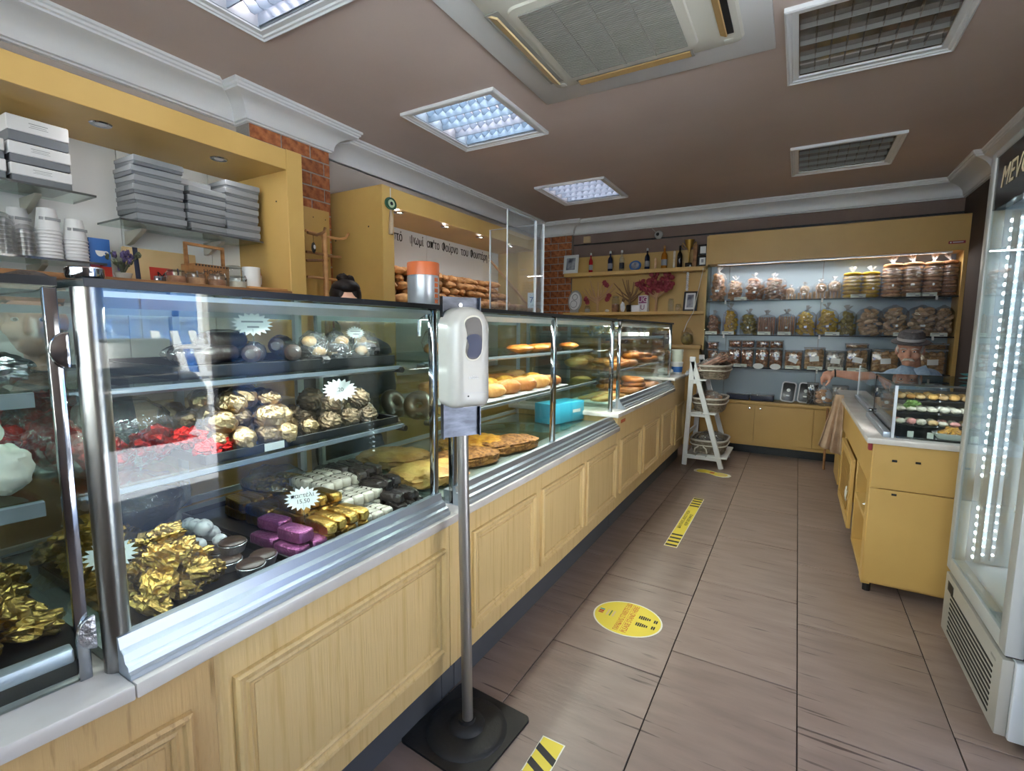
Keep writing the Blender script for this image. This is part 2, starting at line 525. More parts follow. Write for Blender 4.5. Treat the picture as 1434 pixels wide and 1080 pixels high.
struct('wall_right', MB().box(XR, 1.90, 0, XR + .1, YB, CE).box(XR, .60, 2.10, XR + .1, 1.90, CE).box(XR, YF, 0, XR + .1, .60, CE), 'wallbrown')
struct('wall_front', MB().box(XL - .1, YF - .1, 0, -1.5, YF, CE).box(-1.5, YF - .1, 2.55, XR + .1, YF, CE)
       .box(-1.5, YF - .1, 0, XR + .1, YF, 1.0).box(1.15, YF - .1, 1.0, XR + .1, YF, 2.55), 'wallbrown')
# storefront joinery: blue-grey aluminium posts, open doorway to the street on the right
fr = MB()
for y in (1.82, 0.61): fr.box(XR + .01, y, 0, XR + .07, y + .07, 2.10)
fr.box(XR + .01, .61, 2.04, XR + .07, 1.89, 2.10)
door1 = struct('door_1', fr, 'navy')
door1['label'] = 'dark blue frame of the open shop entrance'
wf = MB()
for x in (-1.5, -.2, 1.09): wf.box(x, YF - .08, 1.0, x + .06, YF - .02, 2.55)
wf.box(-1.5, YF - .08, 2.49, 1.15, YF - .02, 2.55)
win1 = struct('window_1', wf, 'navy')  # unseen front window, placed and sized for the light it lets in
struct('pane', MB().box(-1.44, YF - .055, 1.0, 1.09, YF - .047, 2.49), 'glass', win1)

# crown moulding
CP = [(0, 0), (.20, 0), (.20, -.014), (.188, -.018), (.188, -.030), (.176, -.034), (.176, -.044)]
for i in range(1, 8):
    a = R(90) * i / 8
    CP.append((.170 - .135 * math.sin(a), -.050 - .085 * (1 - math.cos(a))))
CP += [(.034, -.138), (.034, -.146), (.020, -.149), (.020, -.158), (.0, -.160)]
def crown(n, p0, p1, nrm, e0, e1, k=1.0):
    p0 = Vector(p0); p1 = Vector(p1); d = (p1 - p0).normalized(); nr = Vector(nrm)
    v = []; m = len(CP)
    for u, z in CP: v.append(p0 + nr * u * k - d * u * k * e0 + Vector((0, 0, z)))
    for u, z in CP: v.append(p1 + nr * u * k + d * u * k * e1 + Vector((0, 0, z)))
    b = MB().add(v, [(i, (i + 1) % m, m + (i + 1) % m, m + i) for i in range(m)] + [tuple(range(m)), tuple(range(2 * m - 1, m - 1, -1))])
    return struct('trim_%d' % n, b, 'crown', fix=True, smooth=True, ang=25)
CX = -2.935
crown(1, (XL, YF, CE), (XL, 1.88, CE), (1, 0, 0), 0, -1)
crown(2, (XL, 1.88, CE), (CX, 1.88, CE), (0, -1, 0), -1, 1, .85)
crown(3, (CX, 1.88, CE), (CX, 2.46, CE), (1, 0, 0), 1, 1, .85)
crown(4, (CX, 2.46, CE), (XL, 2.46, CE), (0, 1, 0), 1, -1, .85)
crown(5, (XL - .02, 2.46, CE), (XL - .02, 6.0, CE), (1, 0, 0), -1, -1)
crown(6, (XL, 6.0, CE), (-2.60, 6.0, CE), (0, -1, 0), -1, 1, .85)
crown(7, (-2.60, 6.0, CE), (-2.60, YB, CE), (1, 0, 0), 1, -1, .85)
crown(8, (-2.60, YB, CE), (1.24, YB, CE), (0, -1, 0), -1, -1, .88)
crown(9, (1.24, YB, CE), (1.24, 5.30, CE), (-1, 0, 0), -1, 1, .88)
crown(10, (1.24, 5.30, CE), (XR, 5.30, CE), (0, -1, 0), 1, -1, .88)
crown(11, (XR, 5.30, CE), (XR, YF, CE), (-1, 0, 0), -1, 0, .9)
struct('trim_12', MB().box(-2.59, 6.035, 2.395, 1.24, YB - .001, 2.41), 'darkmetal')

# brick columns, brick by brick
def brickwall(col, axis, fixed, a0, a1, z0, z1, sgn, flip=0):
    rh, bl = .088, .215
    meshes = {}
    z = z0; row = flip
    while z < z1 - .03:
        h = min(rh - .011, z1 - z)
        a = a0 - (bl / 2 if row % 2 else 0)
        while a < a1:
            s, e = max(a, a0), min(a + bl - .011, a1)
            if e - s > .03:
                key = (round(e - s, 3), round(h, 3))
                if key not in meshes:
                    L, H = key; b = MB(); nx = max(2, int(L / .03))
                    g = [(i / nx * L, j / 2 * H) for j in range(3) for i in range(nx + 1)]
                    top = [(u, w, .008 + .004 * noise.noise((u * 40, w * 40, L * 9)) - (.004 if (w in (0, H) or u in (0, L)) else 0)) for u, w in g]
                    b.add(top, [(j * (nx + 1) + i, j * (nx + 1) + i + 1, (j + 1) * (nx + 1) + i + 1, (j + 1) * (nx + 1) + i) for j in range(2) for i in range(nx)])
                    b.add([(0, 0, -.004), (L, 0, -.004), (L, H, -.004), (0, H, -.004), (0, 0, .005), (L, 0, .005), (L, H, .005), (0, H, .005)],
                          [(0, 1, 5, 4), (1, 2, 6, 5), (2, 3, 7, 6), (3, 0, 4, 7)])
                    meshes[key] = b.mesh('brick', 'brick')
                me = meshes[key]
                if axis == 'x':      # face +X, runs along y
                    inst('brick', me, (fixed, s, z), (R(90), 0, R(90)), parent=col)
                elif sgn > 0:        # face +Y, runs along -x
                    inst('brick', me, (e, fixed, z), (R(90), 0, R(180)), parent=col)
                else:                # face -Y
                    inst('brick', me, (s, fixed, z), (R(90), 0, 0), parent=col)
            a += bl
        z += rh; row += 1
c1 = struct('column', MB().box(XL, 1.88, 0, CX, 2.46, CE), 'mortar'); c1['label'] = 'rough red brick pier with a yellow board, behind the long counter'
brickwall(c1, 'x', CX, 1.885, 2.462, 1.22, CE - .16, 1)
brickwall(c1, 'y', 2.46, XL, CX + .004, 1.22, CE - .16, 1, 1)
c2 = struct('column', MB().box(XL, 6.0, 0, -2.60, YB, CE), 'mortar'); c2['label'] = 'narrow red brick pier in the far corner by the bottle shelves'
brickwall(c2, 'y', 6.0, -3.0, -2.602, 1.3, CE - .16, -1)
c3 = struct('column', MB().box(1.24, 5.30, 0, XR, YB, CE), 'shadowwall'); c3['label'] = 'dark brick pier with painted-in shadow beside the bread rack and the fridge'  # shadow between rack and fridge is put into the pier's dark colour
brickwall(c3, 'y', 5.30, 1.24, XR, 1.9, CE - .16, -1)
yb = struct('trim_13', MB().box(CX + .003, 1.95, 1.0, CX + .022, 2.435, 2.12), 'yellow', bevel=.003)
for y in (2.30, 2.40):
    struct('screw_hole', MB().tube([(CX + .0225, y, 2.06), (CX + .0235, y, 2.06)], .004), 'black', yb)

# the street outside, seen only in the glass
struct('street', MB().box(XR + .1, -14, -.20, 14, 14, -.14).box(-8, -14, -.20, XR + .1, YF - .1, -.14), 'street')
struct('step', MB().box(XR + .1, -3, -.14, XR + 1.4, 5, -.03), 'street')
bl = thing('house', 'pale house with a blue double door across the street', 'building', (8.5, 3.0, -.14))
MB().box(8.5, -10, -.14, 9.5, 14, 4.6).build('wall', 'facade', bl)
MB().box(8.42, 3.3, -.14, 8.5, 5.5, 2.7).build('door_frame', 'white', bl)
for k in (0, 1):
    d = MB().box(8.38, 3.42 + k, -.10, 8.42, 4.38 + k, 2.6).build('door_leaf', 'bluedoor', bl)
    for z in (0.2, 1.4): MB().box(8.365, 3.55 + k, z, 8.38, 4.25 + k, z + .95).build('door_panel', 'bluedoor', d, bevel=.01)
bl2 = thing('house', 'plain unseen house behind the shop front, set close and bright to bounce light in', 'building', (0, -7, -.14))
MB().box(-9, -8, -.14, 8.4, -7, 4.6).build('wall', 'facadebounce', bl2)  # unseen house, set close and made bright to bounce daylight into the shop
for x in (-6, -2, 2, 6): MB().box(x - .6, -7.0, .9, x + .6, -6.95, 2.3).build('window_pane', 'bluedoor', bl2)
pl = thing('pallet', 'white wooden pallet leaning outside across the street', 'pallet', (6.6, 4.6, -.14))
for k in range(5): MB().bar((6.2, 3.9 + k * .28, -.14), (6.8, 3.9 + k * .28, 1.25), .12, .03, (1, 0, 0)).build('slat', 'white', pl)
for z in (.1, .55, 1.0): MB().bar((6.22 + z * .43, 3.8, z), (6.22 + z * .43, 5.15, z), .07, .07).build('crossbar', 'white', pl)
cr = thing('car', 'dark parked car in the street outside', 'car', (5.6, 2.4, -.14))
MB().prism([(4.7, .1), (4.75, .55), (5.0, .72), (5.35, .74), (5.6, 1.16), (6.5, 1.16), (6.75, .7), (6.8, .1)], .9, 3.6, 'y').build('body', 'carpaint', cr, bevel=.08, seg=3)
for y in (1.4, 3.1):
    for x in (4.72, 6.6): MB().tube([(x, y, .18), (x + .18, y, .18)], .31, 20).build('wheel', 'rubber', cr, smooth=True)

# ================================================================== ceiling fixtures
def light(i, x, y, on):
    lab = ['square ceiling light at the top left, cut by the picture edge',
           'lit square ceiling light with bluish louvers beside the air conditioner',
           'small lit square ceiling light farthest back on the counter side',
           'large unlit louver ceiling light beside the air conditioner and above the fridge',
           'unlit louver ceiling light above the right-hand counter near the bread rack'][i]
    t = thing('ceiling_light', lab, 'light', (x, y, CE), 0, 'recessed ceiling lights')
    fw, fd = .355, .366
    prof = [(0.0, 0.0), (0.0, -.018), (.008, -.022), (.014, -.016), (.024, -.016), (.03, -.010), (.055, -.010), (.055, 0.0)]
    b = MB()
    cs = [(-fw, -fd), (fw, -fd), (fw, fd), (-fw, fd)]
    m = len(prof)
    for k in range(4):
        c0, c1 = Vector(cs[k] + (0,)), Vector(cs[(k + 1) % 4] + (0,))
        d = (c1 - c0).normalized(); n = Vector((-d.y, d.x, 0))
        v = [c0 + n * u + d * u + Vector((0, 0, z)) for u, z in prof] + [c1 + n * u - d * u + Vector((0, 0, z)) for u, z in prof]
        b.add(v, [(a, (a + 1) % m, m + (a + 1) % m, m + a) for a in range(m)])
    b.build('frame', 'crown', t, True, fix=True)
    hw, hd = LW / 2, LD / 2
    MB().box(-hw, -hd, .098, hw, hd, .11).box(-hw, -hd, -.002, -hw + .004, hd, .1).box(hw - .004, -hd, -.002, hw, hd, .1)\
        .box(-hw, -hd, -.002, hw, -hd + .004, .1).box(-hw, hd - .004, -.002, hw, hd, .1).build('housing', 'greyplastic' if on else 'mirrortop', t, True)
    mt = 'louver' if on else 'mirrorfin'
    rows, cols = 4, 9
    # rows of tubes run along x; long V reflectors run along x between them, small V blades cross along y
    rw = (LD - .012) / rows; cw = (LW - .012) / cols
    if on:
        longm = MB().prism([(-.003, .004), (.003, .004), (.004, .058), (-.004, .058)], -hw + .005, hw - .005, 'x').mesh('reflector', mt)
        crossm = MB().prism([(-.010, .004), (.010, .004), (rw * .47, .060), (-rw * .47, .060)], -.0014, .0014, 'x').mesh('louver_blade', mt)
    else:                                   # shallow mirror cells of the unlit fittings
        longm = MB().prism([(-.0012, .002), (.0012, .002), (.003, .024), (-.003, .024)], -hw + .005, hw - .005, 'x').mesh('reflector', 'louvreback')
        crossm = MB().prism([(-.0008, .002), (.0008, .002), (.004, .024), (-.004, .024)], -rw / 2 + .003, rw / 2 - .003, 'y').mesh('louver_blade', mt)
        MB().box(-hw + .004, -hd + .004, .0242, hw - .004, hd - .004, .028).build('mirror_sheet', 'mirrortop', t, True)
    for r in range(rows + 1):
        inst('reflector', longm, (0, -hd + .006 + r * rw if 0 < r < rows else (-hd + .012 if r == 0 else hd - .012), 0), parent=t)
    for r in range(rows):
        cy = -hd + .006 + (r + .5) * rw
        for c in range(1, cols):
            inst('louver_blade', crossm, (-hw + .006 + c * cw, cy, 0), parent=t)
        em = {1: 'tubeon', 2: 'tubepink', 0: 'white'}[on]
        if on == 1 and r == 2: em = 'tubepink'
        if on: rect_light('lamp', t, (0, cy, .070), LW - .03, .06, 0.8, (.72, .87, 1) if on == 1 and r != 2 else (1, .95, 1))
        MB().tube([(-hw + .01, cy, .08), (hw - .01, cy, .08)], .008, 8).build('tube', em, t, True, smooth=True)
def rect_light(name, parent, loc, sx, sy, e, col, rot=(0, 0, 0)):
    l = bpy.data.lights.new(name, 'AREA'); l.shape = 'RECTANGLE'; l.size = sx; l.size_y = sy; l.energy = e; l.color = col
    o = bpy.data.objects.new(name, l); C.objects.link(o); o.location = loc; o.rotation_euler = rot; o.parent = parent
    return o
for i, (x, y) in enumerate(LIGHTS): light(i, x, y, (2, 1, 2, 0, 0)[i])

ac = thing('air_conditioner', 'ceiling cassette air conditioner with grey grille and tan flaps on a white board', 'air conditioner', (-.78, 2.17, CE))
MB().box(-1.41, 1.60, CE - .022, -.18, 2.836, CE).build('mounting_board', 'white', ac, bevel=.003)
def rrect(x0, y0, x1, y1, r, n=5):
    p = []
    for cx, cy, a0 in ((x1 - r, y1 - r, 0), (x0 + r, y1 - r, 90), (x0 + r, y0 + r, 180), (x1 - r, y0 + r, 270)):
        for k in range(n + 1):
            a = R(a0 + 90 * k / n); p.append((cx + r * math.cos(a), cy + r * math.sin(a)))
    return p
def loft(b, rings):
    n = len(rings[0][0]); base = len(b.v); v = []
    for poly, z in rings: v += [(x, y, z) for x, y in poly]
    f = [(i * n + k, i * n + (k + 1) % n, (i + 1) * n + (k + 1) % n, (i + 1) * n + k) for i in range(len(rings) - 1) for k in range(n)]
    f.append(tuple(range((len(rings) - 1) * n, len(rings) * n)))
    return b.add(v, f)
b = MB()
loft(b, [(rrect(-1.26, 1.70, -.30, 2.66, .03), CE - .022), (rrect(-1.25, 1.71, -.31, 2.65, .03), CE - .04), (rrect(-1.17, 1.79, -.39, 2.57, .06), CE - .058)])
b.build('panel', 'acplastic', ac, fix=True, smooth=True)
b = MB(); loft(b, [(rrect(-1.15, 1.885, -.48, 2.555, .05), CE - .057), (rrect(-1.145, 1.89, -.485, 2.55, .05), CE - .068), (rrect(-1.115, 1.92, -.515, 2.52, .035), CE - .070)])
b.build('grille_frame', 'acplastic', ac, fix=True, smooth=True)
MB().box(-1.105, 1.93, CE - .0715, -.525, 2.51, CE - .0702).build('filter', 'louvreback', ac)
gl = MB()
for k in range(44): gl.box(-1.105, 1.93 + k * .0132, CE - .077, -.525, 1.93 + k * .0132 + .007, CE - .0712)
g = gl.build('grille_slats', 'grille', ac); g['kind'] = 'stuff'
for k in range(1, 4): MB().box(-1.105 + k * .145 - .003, 1.93, CE - .0775, -1.105 + k * .145 + .003, 2.51, CE - .0712).build('grille_rib', 'grille', ac)
for nm, (x0, y0, x1, y1) in {'a': (-1.235, 1.90, -1.185, 2.54), 'b': (-1.10, 2.585, -.53, 2.63), 'c': (-.40, 1.90, -.345, 2.52), 'd': (-1.10, 1.73, -.53, 1.78)}.items():
    MB().box(x0 - .012, y0 - .012, CE - .0565, x1 + .012, y1 + .012, CE - .0505).build('vent_slot', 'darkmetal' if nm == 'c' else 'grille', ac)
    long_y = (y1 - y0) > (x1 - x0)
    if long_y: MB().bar(((x0 + x1) / 2, y0, CE - .064), ((x0 + x1) / 2, y1, CE - .064), .052 if nm != 'c' else .03, .008, (.5, 0, 1)).build('flap', 'tan' if nm != 'c' else 'tanwood', ac)
    else: MB().bar((x0, (y0 + y1) / 2, CE - .060), (x1, (y0 + y1) / 2, CE - .060), .045, .006).build('flap', 'tanwood', ac)
for x, y in ((-1.2, 2.6), (-.36, 2.6)):
    MB().box(x - .02, y - .02, CE - .054, x + .02, y + .02, CE - .05).build('corner_cap', 'acplastic', ac, bevel=.003)

# ================================================================== long counter on the left
MP = [(0, 0), (0, .013), (.006, .018), (.013, .016), (.018, .008), (.024, .007), (.030, .010), (.036, .006), (.038, 0)]
def moulding(y0, y1, z0, z1, x):
    b = MB(); cs = [(y0, z0), (y1, z0), (y1, z1), (y0, z1)]; m = len(MP)
    for k in range(4):
        a, c = cs[k], cs[(k + 1) % 4]
        dy, dz = c[0] - a[0], c[1] - a[1]; L = math.hypot(dy, dz); dy /= L; dz /= L
        ny, nz = -dz, dy
        v = [(x + h, a[0] + ny * u + dy * u, a[1] + nz * u + dz * u) for u, h in MP] + [(x + h, c[0] + ny * u - dy * u, c[1] + nz * u - dz * u) for u, h in MP]
        b.add(v, [(i, (i + 1) % m, m + (i + 1) % m, m + i) for i in range(m)])
    return b
XP, XBK = -0.97, -1.74
def counter_unit(y0, y1, top, panels, label, matn='yellowwood', z0=.14):
    t = thing('counter_cabinet', label, 'cabinet', (XP, (y0 + y1) / 2, 0), 0, 'panelled cabinets under the long counter')
    MB().box(XBK, y0 + .002, z0, XP, y1 - .002, top).build('body', matn, t, bevel=.002, seg=1)
    MB().box(XBK + .02, y0 + .002, 0, -1.01, y1 - .002, z0).build('plinth', 'kick', t)
    for a, c, lo, hi in panels:
        moulding(a, c, lo, hi, XP - .001).build('panel_moulding', matn, t, fix=True)
        MB().box(XP - .002, a + .045, lo + .045, XP + .003, c - .045, hi - .045).build('panel_field', matn, t, bevel=.0015, seg=1)
    return t
counter_unit(.487, 1.262, .66, [(.525, 1.228, .218, .583)], 'yellow counter cabinet with one wide moulded panel behind the sanitizer stand')
counter_unit(1.262, 1.335, .66, [], 'narrow plain yellow filler strip behind the sanitizer pole')
counter_unit(1.335, 3.03, .66, [(1.389, 1.878, .215, .582), (1.940, 2.448, .215, .582), (2.492, 3.008, .215, .582)],
             'long yellow counter cabinet with three moulded panels under the pastry case')
u3 = counter_unit(3.03, 4.71, .75, [(3.10, 3.58, .225, .59), (3.655, 4.12, .225, .59), (4.235, 4.66, .225, .59)],
             'yellow counter cabinet with three narrow panels and a small red plate')
MB().box(XP, 3.10, .70, XP + .003, 3.19, .722).build('name_plate', 'stickerred', u3, bevel=.001, seg=1)
counter_unit(4.71, 5.20, .848, [(4.775, 5.165, .215, .60)], 'tallest yellow counter cabinet at the far end beside the white ladder stand')

def slab(name, y0, y1, z0, z1, label, x0=-1.76, x1=-.95):
    return tag(MB().box(x0, y0, z0, x1, y1, z1).build(name, 'marble', bevel=.003), label, 'worktop', 'white stone worktops of the long counter')
slab('worktop', .3535, 1.2845, .66, .688, 'white stone worktop slab under the chocolate case')
slab('worktop', 1.2855, 3.045, .66, .688, 'white stone worktop slab under the pastry case', x1=-.955)
slab('worktop', 2.985, 4.66, .752, .780, 'white stone worktop slab under the ring bread case')
slab('worktop', 4.62, 5.21, .850, .875, 'short raised white stone worktop at the far end of the counter')

# angled end of the counter nearest the camera (own axes: x = 0 is the front glass line, y runs back toward the camera)
TH = R(-6.9)
def near(loc=(-0.95, .352, 0)): return dict(loc=loc, rotz=TH)
t = thing('counter_cabinet', 'worn yellow counter cabinet at the near left corner, moulded panel cut by the picture', 'cabinet', group='panelled cabinets under the long counter', **near())
MB().prism([(-.78, -1.2), (-.02, -1.2), (-.02, .1305), (-.78, .0385)], .14, .66).build('body', 'yellowold', t, True, bevel=.002, seg=1)
MB().prism([(-.76, -1.2), (-.06, -1.2), (-.06, .12), (-.76, .035)], 0, .14).build('plinth', 'kick', t, True)
moulding(-.55, .085, .215, .575, -.021).build('panel_moulding', 'yellowold', t, True, fix=True)
MB().box(-.022, -.50, .26, -.017, .04, .53).build('panel_field', 'yellowold', t, True, bevel=.0015, seg=1)
s = thing('worktop', 'white stone worktop of the angled near end of the counter', 'worktop', group='white stone worktops of the long counter', **near())
MB().prism([(-.80, -1.2), (0, -1.2), (0, 0), (-.80, -.0965)], .66, .688).build('slab', 'marble', s, True, bevel=.003)

# ------------------------------------------------------------------ glass display cases
TOP = 1.366
RAIL = [(-1.055, 0), (-.966, 0), (-.966, .010), (-.972, .014), (-.974, .022), (-.984, .026), (-.988, .040), (-1.0, .046), (-1.004, .067), (-1.016, .067), (-1.016, .05), (-1.055, .05)]
def case(label, y0, y1, zb, shelves, posts, le, zt=TOP, panes=None, top=True, group='glass display cases'):
    cy = (y0 + y1) / 2
    t = thing('display_case', label, 'display case', (-1.37, cy, zb), 0, group)
    MB().prism([(x, z + zb) for x, z in RAIL], y0, y1, 'y').build('bottom_rail', 'alu', t, fix=True)
    for a, c in (panes or [(y0, y1)]):
        MB().box(-1.014, a + .004, zb + .05, -1.008, c - .004, zt).build('front_pane', 'glass', t)
    MB().box(-1.70, y1 - .006, zb + .01, -1.02, y1, zt).build('end_pane', 'glass', t)
    MB().box(-1.70, y0, zb + .01, -1.02, y0 + .006, zt).build('end_pane', 'glass', t)
    MB().box(-1.72, y0, zb, -1.05, y1, zb + .022).build('deck', 'deckglass', t)
    if top:
        tp = MB().box(-1.71, y0 - .005, zt, -1.002, y1 + .005, zt + .014).build('top_pane', 'topglass', t)
        MB().box(-1.002, y0 - .005, zt, -.9995, y1 + .005, zt + .014).build('pane_edge', 'darkmetal', tp)
    for py, r in posts:
        MB().box(-1.034, py - r, zb, -1.034 + 2 * r, py + r, zt + .001).build('post', 'chrome', t, bevel=r * .35)
    for py in (y0 + .012, y1 - .012):
        MB().box(-1.72, py - .01, zb, -1.70, py + .01, zt).build('rear_post', 'aluframe', t)
    # sliding glass doors on the serving side
    n = 2
    for k in range(n):
        a = y0 + (y1 - y0) * k / n; c = y0 + (y1 - y0) * (k + 1) / n + .02
        x = -1.712 - .012 * k
        d = MB().box(x - .003, a, zb + .03, x + .003, c, zt - .01).build('sliding_door', 'glass', t)
        MB().box(x - .006, a, zb + .03, x + .006, a + .02, zt - .01).box(x - .006, c - .02, zb + .03, x + .006, c, zt - .01)\
            .box(x - .006, a, zt - .03, x + .006, c, zt - .01).box(x - .006, a, zb + .03, x + .006, c, zb + .05).build('door_frame', 'aluframe', d)
    for z, xf, xb in shelves:
        sh = MB().box(xb, y0 + .012, z - .008, xf, y1 - .012, z).build('shelf', 'glassgreen', t)
        MB().prism([(xf, z - .006), (xf + .010, z - .006), (xf + .011, z - .016), (xf - .010, z - .024), (xf - .014, z - .018)], y0 + .014, y1 - .014, 'y').build('shelf_edge', 'shelfalu', sh)
        rect_light('lamp', t, (xf - .03 + 1.37, 0, z - .027 - zb), .015, (y1 - y0) * .9, le * .35, (1.0, .97, .88) if y0 > 1 else (.92, .98, 1), (0, R(-14), 0))
        for py in (y0 + .018, y1 - .018):
            MB().tube([(xf + .02, py, z - .02), (xf - .02, py, z - .02)], .010, 10).build('shelf_knob', 'black', sh, smooth=True)
    hs = MB().prism([(-1.025, zt - .004), (-1.025, zt - .014), (-1.06, zt - .032), (-1.085, zt - .028), (-1.085, zt - .004)], y0 + .01, y1 - .01, 'y').build('lamp_housing', 'aluframe', t)
    MB().box(-1.10, y0 + .02, zt - .020, -1.087, y1 - .02, zt - .008).build('lamp_strip', 'ledcase', hs)
    rect_light('lamp', t, (-1.11 + 1.37, 0, zt - .03 - zb), .02, (y1 - y0) * .9, le, (1.0, .97, .88) if zb > .69 or y0 > 1 else (.92, .98, 1), (0, R(-18), 0))
    return t
c1 = case('glass display case of foil-wrapped chocolates nearest the camera', .352, 1.262, .688,
     [(1.185, -1.17, -1.66), (.985, -1.16, -1.68)], [(1.25, .011)], 1.9)
MB().lathe((-1.030, .360, .688), [(.0215, 0), (.0215, TOP - .688)], 28).build('corner_post', 'steel', c1, smooth=True)
MB().lathe((-1.030, .360, TOP + .0145), [(.024, 0), (.026, .004), (.026, .016), (.022, .019)], 28).build('post_cap', 'chrome', c1, smooth=True)
c2 = case('long glass pastry case with pies and a blue box in the middle of the counter', 1.34, 3.045, .688,
     [(1.19, -1.16, -1.66), (.985, -1.13, -1.68)], [(1.352, .012), (2.165, .012), (3.03, .012)], 7.0, panes=[(1.34, 2.165), (2.165, 3.045)])
c3 = case('glass case of ring breads at the far end of the counter', 3.17, 4.70, .780,
     [(1.262, -1.10, -1.62), (1.035, -1.08, -1.65)], [(3.18, .011), (4.69, .011)], 5.0)
# small shelf bracket hardware visible at the joint of the first two cases
MB().box(-1.06, 1.225, 1.335, -1.03, 1.235, 1.36).build('bracket', 'chrome', c1, bevel=.002)
MB().tube([(-1.05, 1.215, 1.33), (-1.05, 1.215, 1.28)], .006, 8).build('bracket_rod', 'chrome', c1, smooth=True)

# near angled case
n0 = thing('display_case', 'angled glass display case at the left picture edge with gold wrapped sweets', 'display case', (-1.045, .325, .688), TH, 'glass display cases')
MB().box(-.004, -1.0, 0, .004, -.015, TOP - .688).build('front_pane', 'glass', n0, True)
MB().prism([(-.66, -1.0), (.012, -1.0), (.012, 0), (-.16, 0), (-.66, -.062)], TOP - .688, TOP - .674).build('top_pane', 'topglass', n0, True)
MB().box(.012, -1.0, TOP - .688, .0145, 0, TOP - .674).build('pane_edge', 'darkmetal', n0, True)
MB().box(-.006, -.018, 0, .010, .0, TOP - .69).build('edge_profile', 'chrome', n0, True, bevel=.002)
MB().prism([(-.66, -1.0), (-.02, -1.0), (-.02, 0), (-.16, 0), (-.66, -.062)], 0, .035).build('deck', 'blacktray', n0, True)
MB().box(-.03, -1.0, .035, .0, -.02, .06).build('bottom_rail', 'alu', n0, True, bevel=.004)
for z in (.30, .50):
    sh = MB().prism([(-.62, -1.0), (-.13, -1.0), (-.13, -.02), (-.62, -.06)], z - .008, z).build('shelf', 'glassgreen', n0, True)
    MB().box(-.135, -1.0, z - .03, -.118, -.02, z - .004).build('shelf_edge', 'shelfalu', sh, True)
for z, mt in ((.575, 'chrome'), (.085, 'silver')):
    b = MB().prism([(-.026 * math.sin(PI * k / 12) + .008, z - .030 * math.cos(PI * k / 12)) for k in range(13)], .010, .019, 'x')
    b.build('latch', mt, n0, True, bevel=.002)
rect_light('lamp', n0, (-.07, -.5, TOP - .72), .02, .8, 1.5, (.88, 1.0, .93), (0, R(-18), 0))

# clear acrylic guard standing on the pastry case
ag = thing('acrylic_guard', 'clear acrylic sneeze guard with bright edges on top of the pastry case', 'screen', (-1.05, 1.9, TOP + .014))
MB().box(-1.020, 1.71, TOP + .0145, -1.016, 2.03, 1.775).build('front_sheet', 'acrylic', ag)
MB().box(-1.30, 2.026, TOP + .0145, -1.02, 2.03, 1.775).build('side_sheet', 'acrylic', ag)
for y in (1.955, 2.03):
    MB().box(-1.0235, y - .006, TOP + .0145, -1.0135, y, 1.775).build('sheet_edge', 'acrylicedge', ag)
MB().box(-1.3045, 2.024, TOP + .0145, -1.3, 2.032, 1.775).build('sheet_edge', 'acrylicedge', ag)
MB().box(-1.0205, 1.7085, TOP + .0145, -1.0155, 1.71, 1.775).build('sheet_edge', 'acrylicedge', ag)
MB().box(-1.021, 1.71, 1.775, -1.015, 2.03, 1.7765).box(-1.30, 2.0255, 1.775, -1.02, 2.0305, 1.7765).build('sheet_edge', 'acrylicedge', ag)
tg = tag(MB().box(-1.10, 2.036, 1.405, -1.06, 2.038, 1.475).build('card', 'paper'), 'small white notice card stuck on the acrylic guard', 'card')
text('printed_mark', '7', .04, 'bluepaint', (-1.08, 2.0355, 1.44), FACE_Y, tg, .0003)

# ================================================================== sweets and breads
def tray(y0, y1, x0, x1, z, h, label, m='blacktray', name='tray'):
    t = thing(name, label, 'tray', ((x0 + x1) / 2, (y0 + y1) / 2, z))
    MB().box(x0, y0, z, x1, y1, z + .004).build('base', m, t)
    for bx in ((x0, y0, x0 + .006, y1), (x1 - .006, y0, x1, y1), (x0, y0, x1, y0 + .006), (x0, y1 - .006, x1, y1)):
        MB().box(bx[0], bx[1], z, bx[2], bx[3], z + h).build('side', m, t, bevel=.001, seg=1)
    return t
def star_tag(loc, label, lines, s=.045, rz=R(62), lean=R(-20)):
    t = thing('price_tag', label, 'price tag', loc, 0)
    t.rotation_euler = (lean, 0, rz)
    p = []
    for k in range(36):
        a = 2 * PI * k / 36; r = 1.0 if k % 2 else .74
        p.append((r * s * 1.15 * math.cos(a), s * .8 + r * s * .78 * math.sin(a)))
    MB().prism(p, -.0006, .0006, 'y').build('card', 'paper', t, True)
    if lines: text('lettering', lines, s * .38, 'ink', (0, -.001, s * .8), FACE_Y, t, .0002)
    else:
        MB().box(-s * .6, -.001, s * .9, s * .6, -.0006, s * 1.0).box(-s * .3, -.001, s * .55, s * .35, -.0006, s * .66).build('print', 'greyplastic', t, True)
    MB().bar((0, .001, -.03), (0, .001, .02), .004, .002).build('holder', 'jar', t, True)
    return t
rnd = random.Random(3)
def foil_mesh(seed, d, m, amp=.22, fr=2.6, nu=14, nv=10, cr=1.0):
    b = MB().blob((0, 0, d[2] / 2), d, seed, amp, fr, 24, 17)
    o = Vector((seed * 2.3, seed * 5.1, 3.0)); v = []
    for x, y, z in b.v:                      # crumpled foil: sharp creases on top of the lumpy form
        p = Vector((x, y, z - d[2] / 2)); q_ = p / max(d) * 9 + o
        k_ = 1 + cr * (.14 * (abs(noise.noise(q_)) - .25) + .10 * (abs(noise.noise(q_ * 2.3)) - .25))
        v.append((x * k_, y * k_, d[2] / 2 + (z - d[2] / 2) * k_))
    b.v = v
    return b.mesh('wrapped_chocolate', m)
